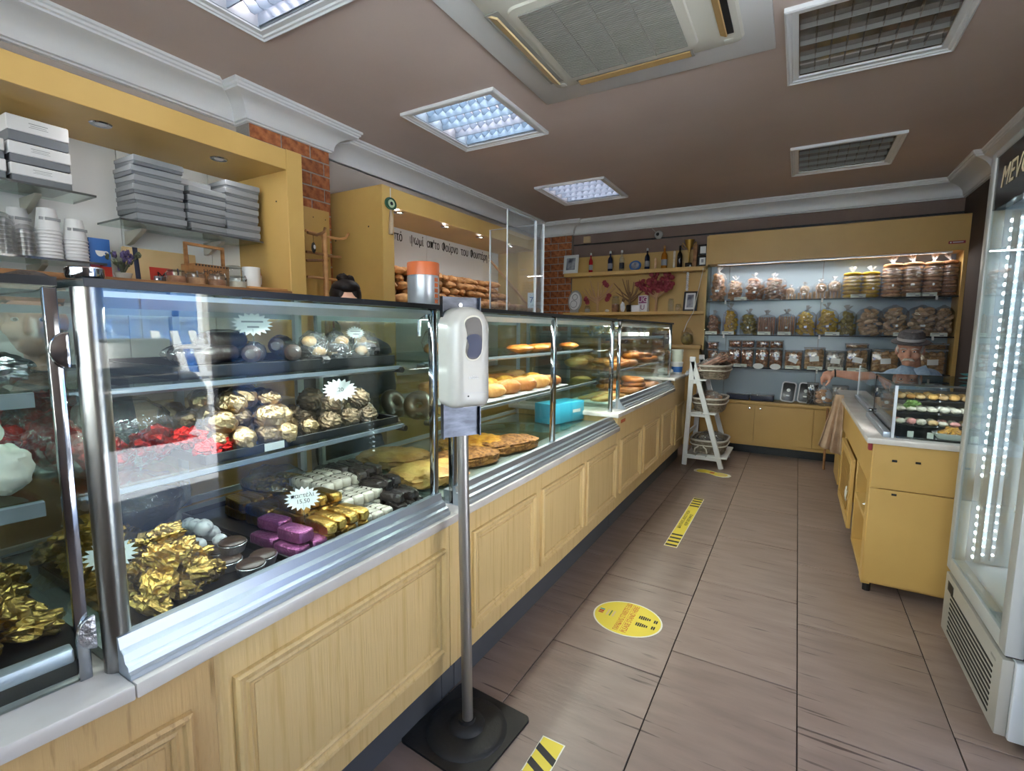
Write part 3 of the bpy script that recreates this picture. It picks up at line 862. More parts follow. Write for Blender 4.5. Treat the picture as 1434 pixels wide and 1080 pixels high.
def scatter(name, meshes, spots, label, cat, group, jit=1.0, scale=(.85, 1.15)):
    for i, (x, y, z) in enumerate(spots):
        inst(name, meshes[i % len(meshes)], (x, y, z), (rnd.uniform(-.5, .5) * jit, rnd.uniform(-.5, .5) * jit, rnd.uniform(0, 6.28)), label, cat, group, scale=rnd.uniform(*scale))
def heap(x0, x1, y0, y1, z, dx, dy, layers, dz, shrink=.6):
    out = []
    for l in range(layers):
        s = l * shrink
        ax, bx, ay, by = x0 + dx * s, x1 - dx * s, y0 + dy * s, y1 - dy * s
        nx, ny = max(1, int((bx - ax) / dx)), max(1, int((by - ay) / dy))
        for i in range(nx):
            for j in range(ny):
                out.append((ax + (i + .5) * (bx - ax) / nx + rnd.uniform(-.2, .2) * dx, ay + (j + .5) * (by - ay) / ny + rnd.uniform(-.2, .2) * dy, z + l * dz + rnd.uniform(-.004, .004)))
    return out

Z0 = .71                                     # deck of the first case
tray(.40, .74, -1.55, -1.065, Z0, .02, 'black tray of gold wrapped sweets on the deck of the chocolate case')
tray(.755, 1.235, -1.62, -1.065, Z0, .02, 'black tray of bars on the deck of the chocolate case')
g_me = [foil_mesh(s, (.086, .062, .048), m, .24, 2.4, cr=.85) for s, m in enumerate(['golddark', 'gold', 'golddark', 'golddark'])]
scatter('wrapped_chocolate', g_me, heap(-1.34, -1.085, .415, .615, Z0 + .006, .066, .056, 4, .033, .32), 'crinkled gold foil sweet in the big heap behind the steel post', 'chocolate', 'gold foil sweets heaped on the first tray')
scatter('wrapped_chocolate', g_me, heap(-1.62, -1.42, .43, .60, Z0 + .006, .066, .056, 3, .034, .35), 'gold foil sweet in the smaller heap at the rear of the first tray', 'chocolate', 'gold foil sweets behind the white balls')
ball = MB().blob((0, 0, .019), (.042, .042, .038), 2, .05, 2, 14, 10).mesh('coconut_ball', 'ballwhite', smooth=True)
scatter('coconut_ball', [ball], heap(-1.42, -1.24, .60, .70, Z0 + .03, .042, .04, 2, .03, .5), 'pale speckled chocolate ball beside the gold foil heap', 'chocolate', 'pale speckled balls')
for i, (x, y, z) in enumerate([(-1.17, .64, 0), (-1.10, .655, 0), (-1.12, .70, 0), (-1.24, .66, 0), (-1.19, .665, .03)]):
    d = thing('chocolate_disc', 'dark chocolate cake in a silver foil cup, %s of five' % ['nearest the gold heap', 'at the front glass', 'closest to the purple blocks', 'rearmost', 'on top'][i], 'chocolate', (x, y, Z0 + .006 + z), rnd.uniform(0, 6), 'silver cup cakes')
    MB().lathe((0, 0, 0), [(.026, 0), (.033, .022), (.032, .023)], 24).build('foil_cup', 'silver', d, True, smooth=True, ang=20)
    MB().lathe((0, 0, .020), [(.031, 0), (.031, .006), (.026, .010)], 20).build('topping', 'choc', d, True, smooth=True)
pm = MB().blob((0, 0, .017), (.095, .05, .034), 4, .03, 3, 16, 10, sq=.35).mesh('wrapped_bar', 'purple', smooth=True, ang=25)
for i, (x, y, z) in enumerate([(-1.10, .765, .0), (-1.10, .82, 0), (-1.21, .77, .0), (-1.21, .825, 0), (-1.11, .785, .034), (-1.22, .80, .034)]):
    inst('wrapped_bar', pm, (x, y, Z0 + .006 + z), (0, 0, rnd.uniform(-.1, .1)), 'purple foil block in the small stack by the front glass', 'chocolate', 'purple foil blocks')
gb = [MB().blob((0, 0, .016), (.115, .036, .032), s, .04, 4, 18, 10, sq=.4).mesh('wrapped_bar', 'gold', smooth=True, ang=25) for s in (1, 2)]
for j in range(4):
    for i in range(4):
        for k in range([2, 3, 2, 2][j]):
            inst('wrapped_bar', gb[(i + j) % 2], (-1.115 - j * .118 + rnd.uniform(-.01, .01), .865 + i * .037 - .02 * (j > 1) + rnd.uniform(-.004, .004), Z0 + .006 + k * .031), (0, 0, rnd.uniform(-.12, .12)),
                 'gold foil bar in the stack between purple and white bars', 'chocolate', 'gold foil bars')
wb = MB().blob((0, 0, .0165), (.085, .038, .033), 7, .03, 3, 18, 10, sq=.4).mesh('nougat_bar', 'whitebar', smooth=True)
wl = MB()
for k in range(3): wl.bar((-.026 + k * .022, -.0188, .0175), (-.020 + k * .022, .0188, .0175), .0009, .032)
wlm = wl.mesh('stripe', 'choc')
n = 0
for j in range(5):
    for i in range(4):
        for k in range([1, 2, 3, 3, 2][j]):
            o = inst('nougat_bar', wb, (-1.105 - j * .092 + rnd.uniform(-.006, .006), .99 + i * .040 + rnd.uniform(-.003, .003) + (.02 if j else -.03), Z0 + .006 + k * .033), (0, 0, rnd.uniform(-.06, .06)), 'white nougat bar with thin dark stripes in the stacked rows', 'chocolate', 'striped white nougat bars')
            s = bpy.data.objects.new('stripe', wlm); C.objects.link(s); s.parent = o
db = [MB().blob((0, 0, .015), (.09, .034, .030), s, .12, 3.5, 16, 10, sq=.45).mesh('chocolate_bar', 'chocdark', smooth=True, ang=30) for s in (3, 5, 8)]
for j in range(5):
    for i in range(3):
        for k in range([2, 3, 4, 4, 3][j]):
            inst('chocolate_bar', db[(i + j + k) % 3], (-1.10 - j * .09 + rnd.uniform(-.01, .01), 1.145 + i * .034 + rnd.uniform(-.005, .005), Z0 + .006 + k * .027), (rnd.uniform(-.1, .1), rnd.uniform(-.1, .1), rnd.uniform(-.3, .3)), 'dark chocolate bar in the tall stack at the right end of the case', 'chocolate', 'dark chocolate bars')
star_tag((-1.14, .835, Z0 + .095), 'white starburst price tag standing in the gold bars', 'παστέλι\n15.50', .042)
star_tag((-1.16, .405, Z0 + .105), 'white starburst price tag tucked against the steel post', '', .04)
b = thing('basket', 'oval cellophane-wrapped gift basket with a gold rim behind the bars', 'basket', (-1.50, 1.00, Z0))
MB().lathe((0, 0, 0), [(.09, 0), (.12, .07), (.122, .075), (.115, .072), (.086, .006)], 24, 1.2, .8).build('bowl', 'golddark', b, True, smooth=True)
for k in range(8):
    a = 2 * PI * k / 8; inst('sweet', g_me[k % 4], (.05 * math.cos(a), .04 * math.sin(a), .04), (0, 0, a), parent=b)
MB().blob((0, 0, .06), (.27, .19, .14), 5, .08, 3, 20, 12).build('cellophane', 'cello', b, True, smooth=True)
b = thing('basket', 'dark round basket in crinkled cellophane at the rear of the first tray', 'basket', (-1.62, .62, Z0))
MB().lathe((0, 0, 0), [(.10, 0), (.13, .10), (.133, .105), (.124, .10), (.095, .006)], 26).build('bowl', 'blacktray', b, True, smooth=True)
MB().blob((0, 0, .10), (.29, .29, .17), 9, .10, 3, 20, 12).build('cellophane', 'cello', b, True, smooth=True)

# middle shelf: gold and nut eggs on a black tray, red foil bags at the near end
Z1 = .985
tray(.60, 1.235, -1.62, -1.165, Z1, .022, 'black tray of foil eggs on the middle shelf of the chocolate case')
f_me = [foil_mesh(s, (.075, .062, .058), 'foil' if s != 2 else 'foildark', .08, 2.0, 16, 12, .55) for s in range(4)]
scatter('wrapped_egg', f_me, heap(-1.52, -1.175, .615, .93, Z1 + .006, .068, .062, 3, .045, .45), 'bronze gold foil egg in the pile on the middle shelf', 'chocolate', 'bronze gold foil eggs')
k_me = [foil_mesh(s + 9, (.075, .07, .062), 'foildark', .10, 6.0, 16, 12, .6) for s in range(2)]
scatter('nut_ball', k_me, heap(-1.44, -1.175, .955, 1.22, Z1 + .006, .072, .070, 2, .05, .45), 'rough nut-covered chocolate ball in cellophane, right half of the middle shelf', 'chocolate', 'nut-covered chocolate balls')
star_tag((-1.17, 1.00, Z1 + .10), 'white starburst price tag over the nut-covered balls', '.20', .045)
lb = tag(MB().box(-1.163, .745, Z1 + .002, -1.161, .80, Z1 + .021).build('shelf_label', 'paper'), 'small blank white label on the front of the egg tray', 'label')
r_me = [foil_mesh(s + 20, (.12, .10, .085), 'redfoil', .25, 2.6, 16, 12) for s in range(3)]
def redbag(loc, rz, n, label):
    t = thing('gift_bag', label, 'gift bag', loc, rz, 'red foil gift bags')
    q = random.Random(n)
    for k in range(n):
        inst('sweet', r_me[k % 3], (q.uniform(-.06, .06), (k - n / 2 + .5) * .055, q.uniform(0, .05)), (q.uniform(0, 1), q.uniform(0, 1), q.uniform(0, 6)), parent=t, scale=.8)
    MB().blob((0, 0, .07), (.21, .06 * n + .10, .17), n, .10, 3, 20, 12).build('cellophane', 'cello', t, True, smooth=True)
redbag((-1.33, .485, Z1 + .002), 0, 3, 'red foil gift bag in cellophane right of the steel post')
rb = [(-1.20, .625, .0), (-1.225, .60, .03), (-1.21, .66, .0)]
for i, (x, y, z) in enumerate(rb):
    inst('wrapped_chocolate', r_me[i], (x, y, Z1 + .006 + z), (0, 0, i), 'loose red foil sweet at the near end of the egg tray', 'chocolate', 'loose red foil sweets', scale=.55)

# top shelf: salami-like chocolate rolls and little bags
Z2 = 1.185
tray(.56, 1.235, -1.64, -1.175, Z2, .030, 'black tray of chocolate rolls on the top shelf of the chocolate case')
roll = [MB().tube([(0, -.085, .022), (0, -.075, .022), (0, .075, .022), (0, .085, .022)], [.012, .022, .022, .012], 14).mesh('chocolate_roll', 'choc', smooth=True)]
for i, (x, y, z, a) in enumerate([(-1.24, .66, .03, .3), (-1.30, .68, .03, .2), (-1.28, .72, .07, .5), (-1.24, .78, .03, .9), (-1.34, .80, .03, .4), (-1.24, .88, .03, 1.1), (-1.30, .90, .05, .8)]):
    t = thing('chocolate_roll', 'brown chocolate salami roll in film, %s along the top shelf' % ORD[i], 'chocolate', (x, y, Z2 + .006 + z * .8), a, 'chocolate salami rolls')
    inst('roll', roll[0], (0, 0, 0), parent=t)
    MB().blob((0, 0, .024), (.056, .215, .054), i, .06, 5, 14, 10).build('wrapper', 'cello', t, True, smooth=True)
star_tag((-1.21, .76, Z2 + .095), 'white starburst price tag over the chocolate rolls', '', .042)
star_tag((-1.21, 1.10, Z2 + .085), 'small white starburst price tag among the cookie bags', '', .026)
pale = MB().blob((0, 0, .02), (.05, .05, .038), 3, .08, 3, 14, 8).mesh('cookie', 'cookiepale', smooth=True)
for i, (x, y) in enumerate([(-1.22, .95), (-1.28, .99), (-1.22, 1.03), (-1.29, 1.08), (-1.22, 1.13), (-1.26, 1.19)]):
    t = thing('cookie_bag', 'clear bag of dark and pale cookies, %s from the rolls on the top shelf' % ORD[i], 'bag', (x, y, Z2 + .006), i, 'cookie bags on the top shelf')
    for k in range(4): inst('cookie', pale if (k + i) % 2 else db[0], (.018 * math.cos(k * 1.6), .018 * math.sin(k * 1.6), .01 + .016 * k), (0, 0, k), parent=t, scale=.8)
    MB().blob((0, 0, .048), (.085, .085, .11), i + 3, .12, 3, 14, 10).build('film', 'bagfilm', t, True, smooth=True)

# near angled case: white bags, red bags, gold heap, foil bags (own axes of that case)
CT, ST = math.cos(TH), math.sin(TH)
def nc(x, y, z): return (-1.045 + x * CT - y * ST, .325 + x * ST + y * CT, .688 + z)
w_me = [MB().blob((0, 0, .045), (.10, .085, .09), s + 30, .09, 2.6, 26, 18).mesh('sweet_bag', 'whitebag', smooth=True) for s in range(2)]
for i, (x, y, z) in enumerate([(-.20, -.02, 0), (-.19, -.10, 0), (-.22, -.06, .07), (-.20, -.19, 0), (-.24, -.15, .07), (-.30, -.05, 0)]):
    inst('sweet_bag', w_me[i % 2], nc(x, y - .04, .306 + z), (0, 0, i), 'white powdered sweet in film on the middle shelf at the left edge', 'sweet', 'white powdered sweets')
for i, (x, y, z) in enumerate([(-.35, -.06, .0), (-.42, -.10, .05), (-.45, -.02, .0), (-.36, -.17, .05)]):
    redbag(nc(x, y, .304 + z), i * .8, 2, 'dark red foil gift bag left of the steel post, %s in the row' % ORD[i])
scatter('wrapped_chocolate', g_me, [nc(*p) for p in heap(-.42, -.09, -.30, -.03, .040, .066, .056, 5, .034, .36)], 'dull gold foil sweet in the mound at the left picture edge', 'chocolate', 'gold foil mound in the angled case', scale=(.9, 1.15))
for i, (x, y) in enumerate([(-.10, -.34), (-.14, -.40), (-.22, -.36)]):
    inst('wrapped_chocolate', g_me[1], nc(x, y, .045), (0, 0, i), 'gold foil sweet on a yellow card at the left picture edge', 'chocolate', 'gold sweets on the card', scale=1.0)
s_me = foil_mesh(50, (.14, .11, .06), 'silver', .2, 3, 16, 10)
for i, (x, y) in enumerate([(-.22, -.06), (-.26, -.18), (-.22, -.30)]):
    inst('foil_parcel', s_me, nc(x, y, .505), (0, 0, i), 'silver cellophane parcel on the upper shelf, %s from the steel post' % ORD[i], 'parcel', 'silver parcels')

# ------------------------------------------------------------------ pastry case contents
def pie_mesh(seed, d, m):
    return MB().blob((0, 0, d[2] * .42), d, seed, .10, 4.5, 40, 20, sq=.75).mesh('pie', m, smooth=True)
pies = [pie_mesh(1, (.34, .23, .075), 'crustgold'), pie_mesh(2, (.36, .20, .065), 'crustseed'), pie_mesh(5, (.30, .24, .07), 'crustpale')]
Zd = .712
for i, (x, y, k, a, lab) in enumerate([(-1.25, 1.72, 1, 1.2, 'seeded flat pie by the glass, closest to the sanitizer'), (-1.36, 1.97, 0, .5, 'golden rough-crusted pie behind the seeded one'),
        (-1.22, 2.06, 1, 1.3, 'brown crusted pie at the front middle of the pastry deck'), (-1.22, 1.46, 2, 1.3, 'pale golden pie at the left end of the pastry deck'), (-1.50, 1.55, 2, .6, 'pale pie at the back left of the pastry deck')]):
    inst('pie', pies[k], (x, y, Zd), (0, 0, a), lab, 'pie', 'large pies on the deck')
gt = tag(MB().box(-1.66, 2.22, Zd, -1.16, 2.95, Zd + .012).build('glass_tray', 'glassgreen', bevel=.004), 'empty clear glass tray on the deck of the pastry case', 'tray')
cb = thing('box', 'bright blue cardboard box inside the pastry case', 'box', (-1.30, 2.86, Zd + .012), R(-14))
MB().box(-.075, -.16, 0, .075, .16, .125).build('body', 'cyanbox', cb, True, bevel=.003)
MB().box(.0752, .04, .055, .0758, .12, .075).build('print', 'white', cb, True)
MB().box(-.07, .161, .07, .0, .163, .11).build('opening', 'black', cb, True)
roll2 = [MB().blob((0, 0, .028), (.15, .075, .062), s, .06, 3, 28, 16, sq=.8).mesh('pastry', m, smooth=True) for s, m in ((1, 'crust'), (2, 'crustpale'), (4, 'crust'))]
bun = MB().blob((0, 0, .028), (.12, .10, .06), 3, .04, 2, 18, 10).mesh('bun', 'crustgold', smooth=True)
Zm = .985
tag(MB().box(-1.62, 1.60, Zm, -1.14, 2.62, Zm + .006).build('tray', 'greyplastic', bevel=.002), 'metal tray of pastries on the middle shelf of the pastry case', 'tray')
for j in range(3):
    for i in range(6):
        x = -1.215 - j * .135; y = 1.74 + i * .155 + j * .04
        m = bun if (j == 1 and i > 1) else roll2[(i + j) % 3]
        nm = 'bun' if m is bun else 'pastry'
        inst(nm, m, (x, y, Zm + .006), (rnd.uniform(-.1, .1), 0, R(62) + rnd.uniform(-.3, .3)), ('round yellow bun in the middle row of the pastry tray' if nm == 'bun' else ['folded cheese pastry in the front row of the pastry tray', 'folded pastry at the start of the middle row', 'folded pastry in the rear row of the pastry tray'][j]), nm, ['front row pastries', 'middle row', 'rear row pastries'][j] + (' buns' if nm == 'bun' else ''), scale=(rnd.uniform(.95, 1.15), 1, rnd.uniform(1, 1.25)))
flat = MB().blob((0, 0, .018), (.17, .12, .04), 6, .08, 3, 18, 8).mesh('flatbread', 'ring', smooth=True)
for i, (x, y) in enumerate([(-1.24, 2.22), (-1.24, 2.42), (-1.30, 2.64), (-1.24, 2.84)]):
    inst('flatbread', flat, (x, y, 1.192), (0, 0, 1.4 + i * .2), 'flat orange-brown bread on the upper shelf of the pastry case, %s from the sanitizer' % ORD[i], 'bread', 'flat breads on the upper shelf')
for i, (x, y) in enumerate([(-1.28, 1.60), (-1.34, 1.82), (-1.42, 2.06)]):
    t = thing('bread_bag', 'clear bag of dark bread standing on the upper pastry shelf, %s from the sanitizer' % ORD[i], 'bag', (x, y, 1.191), i, 'bread bags on the upper shelf')
    inst('loaf', roll2[0], (0, 0, .01), (0, 0, 1), parent=t, scale=.8)
    MB().blob((0, 0, .055), (.15, .12, .12), i, .12, 3, 16, 10).build('film', 'bagfilm', t, True, smooth=True)
# objects in the pastry case behind the joint with the first case
dk = MB().ringt((0, 0, .024), .038, .024, 24, 12).mesh('cake', 'choc', smooth=True)
for i, (x, y, z) in enumerate([(-1.30, 1.50, .99), (-1.42, 1.46, .99)]):
    inst('ring_cake', dk, (x, y, z), (R(60), 0, .6 + i), 'dark ring cake beside the left end of the pastry tray, %s of two' % ['front', 'back'][i], 'cake', 'dark ring cakes')

# ------------------------------------------------------------------ ring bread case contents
rg = [MB().ringt((0, 0, .020), .075, .022, 24, 10, .9).mesh('bread_ring', 'ring', smooth=True), MB().ringt((0, 0, .024), .065, .028, 24, 10, .8).mesh('bread_ring', 'crust', smooth=True)]
Z3 = .803
tag(MB().box(-1.40, 3.22, .802, -1.06, 3.72, .808).build('paper_liner', 'paper'), 'white paper liner under the breads in the ring bread case', 'paper')
sp = [(-1.16, 4.02, 0), (-1.16, 4.03, .04), (-1.17, 4.02, .08), (-1.28, 3.72, 0), (-1.28, 3.73, .04), (-1.14, 4.30, 0), (-1.26, 4.36, 0), (-1.14, 4.46, .0), (-1.27, 3.92, .0), (-1.15, 3.84, 0), (-1.38, 4.10, 0), (-1.39, 4.1, .04)]
for i, (x, y, z) in enumerate(sp):
    inst('bread_ring', rg[0 if i not in (5, 7, 9) else 1], (x, y, Z3 + z), (rnd.uniform(-.08, .08), rnd.uniform(-.08, .08), i), 'sesame bread ring lying on the deck of the ring bread case', 'bread', 'bread rings on the deck')
strip = MB().blob((0, 0, .014), (.20, .05, .03), 6, .1, 4, 18, 8).mesh('bread_stick', 'crustpale', smooth=True)
for i in range(6):
    inst('bread_stick', strip, (-1.16 - (i % 2) * .12, 3.28 + i * .06, Z3 + .006), (0, 0, .9 + rnd.uniform(-.2, .2)), 'pale twisted bread stick on the paper liner', 'bread', 'bread sticks on the liner')
for i in range(9):
    inst('bread_ring', rg[i % 2], (-1.18 - (i % 2) * .14, 3.62 + i * .11, 1.037 + (.04 if i in (4, 6, 7) else 0)), (rnd.uniform(-.15, .15), 0, i), 'orange-brown bread ring on the middle shelf of the far case', 'bread', 'bread rings on the middle shelf')
loafm = MB().blob((0, 0, .035), (.22, .11, .08), 3, .07, 3, 20, 10).mesh('loaf', 'crustpale', smooth=True)
for i, (x, y, z) in enumerate([(-1.40, 3.36, 1.037), (-1.38, 3.40, .803 + .09), (-1.50, 3.75, 1.037)]):
    inst('loaf', loafm, (x, y, z), (0, 0, 1.2), 'pale oval loaf in the far case, %s' % ['on the middle shelf', 'above the deck on a glass stand', 'rear of the middle shelf'][i], 'bread', 'oval loaves')
tag(MB().box(-1.52, 3.22, .86, -1.24, 3.62, .866).box(-1.40, 3.40, .803, -1.36, 3.44, .86).build('glass_stand', 'glassgreen'), 'clear glass stand under the oval loaf in the far case', 'stand')
for i in range(4):
    t = thing('cake_box', 'clear box of pink and white sweets on the top shelf, %s from the near end' % ORD[i], 'box', (-1.24, 3.92 + i * .17, 1.263), 0, 'sweet boxes on the top shelf')
    MB().box(-.07, -.065, .0, .07, .065, .03).build('base', 'white', t, True, bevel=.002)
    for k in range(4): MB().blob((.03 - .06 * (k % 2), -.03 + .06 * (k // 2), .045), (.05, .05, .05), k, .1).build('sweet', 'pink' if k % 2 else 'choc', t, True, smooth=True)
    MB().box(-.07, -.065, .03, .07, .065, .095).build('lid', 'tub', t, True, bevel=.004)
for i in range(3):
    t = thing('biscuit_bag', 'clear bag of sweets on the top shelf of the far case, %s of three' % ['nearest', 'middle', 'farthest'][i], 'bag', (-1.24, 3.30 + i * .19, 1.263), i, 'sweet bags on the top shelf')
    for k in range(5): MB().blob((.025 * math.cos(k * 1.3), .025 * math.sin(k * 1.3), .025 + .014 * k), (.05, .04, .03), k, .1).build('biscuit', ['cookiepale', 'rusk', 'ruskyellow'][i], t, True, smooth=True)
    MB().blob((0, 0, .055), (.12, .12, .13), i, .14, 3, 16, 10).build('film', 'bagfilm', t, True, smooth=True)
# far raised worktop: blue-white dish, stacked packs
cd = MB().lathe((-1.12, 4.98, .876), [(.05, 0), (.075, .03), (.07, .05), (.03, .065)], 20).build('covered_dish', 'white', smooth=True)
tag(cd, 'small white covered dish on the raised far worktop', 'dish')
pk = MB().box(-.055, -.055, 0, .055, .055, .07).mesh('pack', 'nut', bevel=.008)
for k in range(5):
    t = thing('nut_pack', 'clear pack of nuts in the tall stack at the far end, %s from the bottom' % ORD[k], 'pack', (-1.22, 5.08, .876 + k * .085), rnd.uniform(-.1, .1), 'stacked nut packs')
    inst('nuts', pk, (0, 0, .002), parent=t)
    MB().box(-.06, -.06, 0, .06, .06, .082).build('box', 'tub', t, True, bevel=.004)
for i, (mt, h, lab) in enumerate([('bluepaint', .10, 'blue and white tub beside the ladder stand top'), ('teal', .09, 'pale green tub standing on the blue tub')]):
    t = thing('tub', lab, 'tub', (-1.04, 5.12, .876 + (.125 if i else 0)), 0)
    MB().lathe((0, 0, 0), [(.048, 0), (.056, .10), (.058, .104), (.058, .12), (.054, .123)], 24).build('pot', 'white' if i == 0 else 'label', t, True, smooth=True)
    MB().lathe((0, 0, .02), [(.0515, 0), (.0555, .055)], 24).build('band', mt if i == 0 else 'label', t, True, smooth=True)

# ================================================================== wall cabinet with boxes (left)
FX = -2.55                       # front plane of the wall cabinets
lc = thing('wall_cabinet', 'long yellow open wall cabinet with glass shelves and white back at the left', 'cabinet', (-2.8, .6, 0))
MB().box(-3.045, -.85, 2.19, FX, 1.94, 2.30).build('top_box', 'yellow', lc, bevel=.002, seg=1)
MB().box(-3.045, 1.845, 0, FX, 1.94, 2.19).build('side_panel', 'yellow', lc, bevel=.002, seg=1)
MB().box(FX, 1.845, .9, FX + .004, 1.945, 2.302).build('upright', 'yellow', lc, bevel=.001, seg=1)
for y0, y1 in ((-.85, .30), (.304, 1.226), (1.230, 1.674), (1.678, 1.845)):
    MB().box(-3.045, y0, .95, -3.035, y1, 2.19).build('back_panel', 'wallwhite', lc)
MB().box(-3.035, -.85, 1.49, FX + .01, 1.845, 1.515).build('shelf_board', 'wood', lc, bevel=.003)
MB().box(-3.045, -.85, .86, FX + .02, 1.845, .90).build('worktop', 'board', lc, bevel=.003)
MB().box(-3.045, -.85, 0, FX, 1.845, .86).build('base_cabinet', 'yellow', lc)
for x, y in ((-2.71, 1.05), (-2.70, 1.556), (-2.71, .5)):
    s = MB().lathe((x, y, 2.19), [(.030, -.004), (.038, -.006), (.042, -.002), (.042, 0)], 20).build('spot_lamp', 'chrome', lc, smooth=True)
    MB().lathe((x, y, 2.186), [(.022, 0), (.0, -.001)], 16).build('spot_glass', 'white', s)
    rect_light('lamp', lc, (x + 2.8, y - .6, 2.182), .04, .04, 0.3, (1, .96, .92))
MB().tube([(FX - .10, 1.8449, 2.03), (FX - .10, 1.843, 2.03)], .005).build('peg_hole', 'black', lc)
for y0, y1, z, nm in ((-.4, 1.016, 1.88, 'a'), (-.4, 1.035, 1.588, 'b'), (1.103, 1.80, 1.803, 'c')):
    sh = MB().box(-2.965, y0, z - .009, -2.722, y1, z).build('glass_shelf', 'glassgreen', lc)
    MB().box(-2.722, y0, z - .009, -2.7205, y1, z).box(-2.965, y1 if nm != 'c' else y0 - .0015, z - .009, -2.722, y1 + .0015 if nm != 'c' else y0, z).build('shelf_edge', 'glassedge', sh)
    for y in ((.2, .86) if nm != 'c' else (1.25, 1.64)):
        MB().prism([(-3.035, z - .01), (-2.85, z - .01), (-2.85, z - .02), (-2.99, z - .075), (-3.035, z - .08)], y - .012, y + .012, 'y').build('bracket', 'acplastic', lc, bevel=.003)

def carton(loc, d, rz, label, group, style):
    t = thing('cake_box', label, 'box', loc, rz, group)
    w_, l_, h = d
    if style == 'white':
        MB().box(-w_ / 2, -l_ / 2, 0, w_ / 2, l_ / 2, h * .42).build('base', 'boxdark', t, True, bevel=.002, seg=1)
        MB().box(-w_ / 2 - .003, -l_ / 2 - .003, h * .40, w_ / 2 + .003, l_ / 2 + .003, h).build('lid', 'boxwhite', t, True, bevel=.003, seg=1)
        MB().box(w_ / 2 + .003, -.03, h * .78, w_ / 2 + .0034, .03, h * .81).box(w_ / 2 + .003, -.025, h * .70, w_ / 2 + .0034, .025, h * .72).box(w_ / 2 + .003, -.03, h * .63, w_ / 2 + .0034, .03, h * .65).build('print', 'greyplastic', t, True)
    else:
        MB().box(-w_ / 2, -l_ / 2, 0, w_ / 2, l_ / 2, h - .002).build('body', 'boxshade', t, True, bevel=.003, seg=1)
        MB().prism([(-w_ / 2, h * .55), (w_ / 2 + .004, h * .35), (w_ / 2 + .004, h), (-w_ / 2, h)], -l_ / 2 - .003, l_ / 2 + .003, 'y').build('flap', 'boxgrey', t, True, bevel=.002, seg=1)
    return t
zs = [0, .078, .162]
for k, h in enumerate((.074, .080, .098)):
    carton((-2.86, .85, 1.881 + zs[k]), (.21, .19, h), rnd.uniform(-.04, .04), 'cake box with white printed lid on the upper left shelf, %s of three' % ['lowest', 'middle', 'top and tallest'][k], 'white lidded cake boxes', 'white')
for k in range(2):
    carton((-2.86, .645, 1.881 + zs[k]), (.21, .19, .078), rnd.uniform(-.03, .03), 'white lidded cake box cut by the left picture edge, %s' % ['lower', 'upper'][k], 'white lidded cake boxes', 'white')
for (y, n, nm) in ((1.29, 7, 'left'), (1.515, 5, 'middle'), (1.71, 7, 'right')):
    for k in range(n):
        carton((-2.85 + rnd.uniform(-.006, .006) - (.02 if n == 5 else 0) * 0, y + rnd.uniform(-.008, .008), 1.804 + k * (.044 if n == 7 else .046)), (.19, .215 if nm == 'left' else .19, .043), rnd.uniform(-.05, .05),
               'flat grey carton, %s from the bottom of the %s stack on glass' % (ORD[k], nm), 'stacked flat grey cartons', 'grey')
carton((-2.94, 1.50, 1.805 + 5 * .048), (.12, .2, .045), 0, 'grey carton lying behind the middle stack', 'stacked flat grey cartons', 'grey')
# cups
def cup_stack(loc, n, label, r=.043, mt='cup'):
    t = thing('paper_cup_stack', label, 'cups', loc, 0, 'stacks of paper cups')
    for k in range(n):
        MB().lathe((0, 0, k * .0145), [(r, 0), (r + .002, .002), (r + .002, .006), (r - .001, .008), (r * .72, .095), (r * .7, .095)], 22).build('cup', mt, t, True, smooth=True)
    for k in range(4):
        a = k * .5 - .7; MB().cbox((r * .86 * math.cos(a), r * .86 * math.sin(a), n * .0145 + .035), (.004, .02, .012)).build('print', 'greyplastic', t, True)
    return t
cup_stack((-2.80, .865, 1.589), 9, 'taller stack of upside-down white paper cups on the lower left shelf')
cup_stack((-2.80, .955, 1.589), 7, 'shorter stack of upside-down white paper cups next to the blue sign')
cup_stack((-2.90, .80, 1.589), 9, 'stack of paper cups half hidden behind the tall one')
for i, (x, y, n) in enumerate([(-2.80, .72, 8), (-2.80, .79, 6), (-2.86, .65, 8)]):
    t = thing('plastic_lid_stack', 'stack of clear plastic dome lids, %s from the left picture edge' % ORD[2 - i], 'lids', (x, y, 1.589), 0, 'stacks of clear lids')
    for k in range(n): MB().lathe((0, 0, k * .018), [(.040, 0), (.042, .004), (.036, .03), (.018, .042)], 18).build('lid', 'tub', t, True, smooth=True)

# things on the counter top level behind the case
ZW = 1.5155
bd = thing('cutting_board', 'pale wooden board with dark blue bands and a red patch leaning at the back', 'board', (-2.90, 1.34, ZW), 0)
bd.rotation_euler = (0, R(-6), 0)
MB().box(-.012, -.165, 0, .012, .175, .185).build('board', 'board', bd, True, bevel=.004)
for y in (-.125, .115): MB().box(.012, y, 0, .0135, y + .022, .185).build('band', 'navy', bd, True)
MB().box(.0125, -.06, .0, .014, .05, .095).build('patch', 'redpaint', bd, True)
text('letter', 'M', .065, 'ink', (.0145, -.005, .048), FACE_X, bd, .0004)
hb = thing('wooden_crate', 'small wooden crate with tall handle and the word HOME', 'crate', (-2.74, 1.475, ZW), R(6))
MB().box(-.055, -.095, 0, .055, .095, .115).build('box', 'wood', hb, True, bevel=.003)
fr_ = MB()
for k in range(11): fr_.box(.0552, -.09 + k * .0166, .103, .0562, -.081 + k * .0166, .112)
fr_.build('border_mark', 'ink', hb, True)['kind'] = 'stuff'
text('lettering', 'HOME', .036, 'ink', (.0558, 0, .075), FACE_X, hb, .0004)
MB().bar((0, -.10, .08), (0, -.10, .215), .014, .014).bar((0, .10, .08), (0, .10, .215), .014, .014).bar((0, -.107, .215), (0, .107, .215), .014, .014).build('handle', 'wood', hb, True)
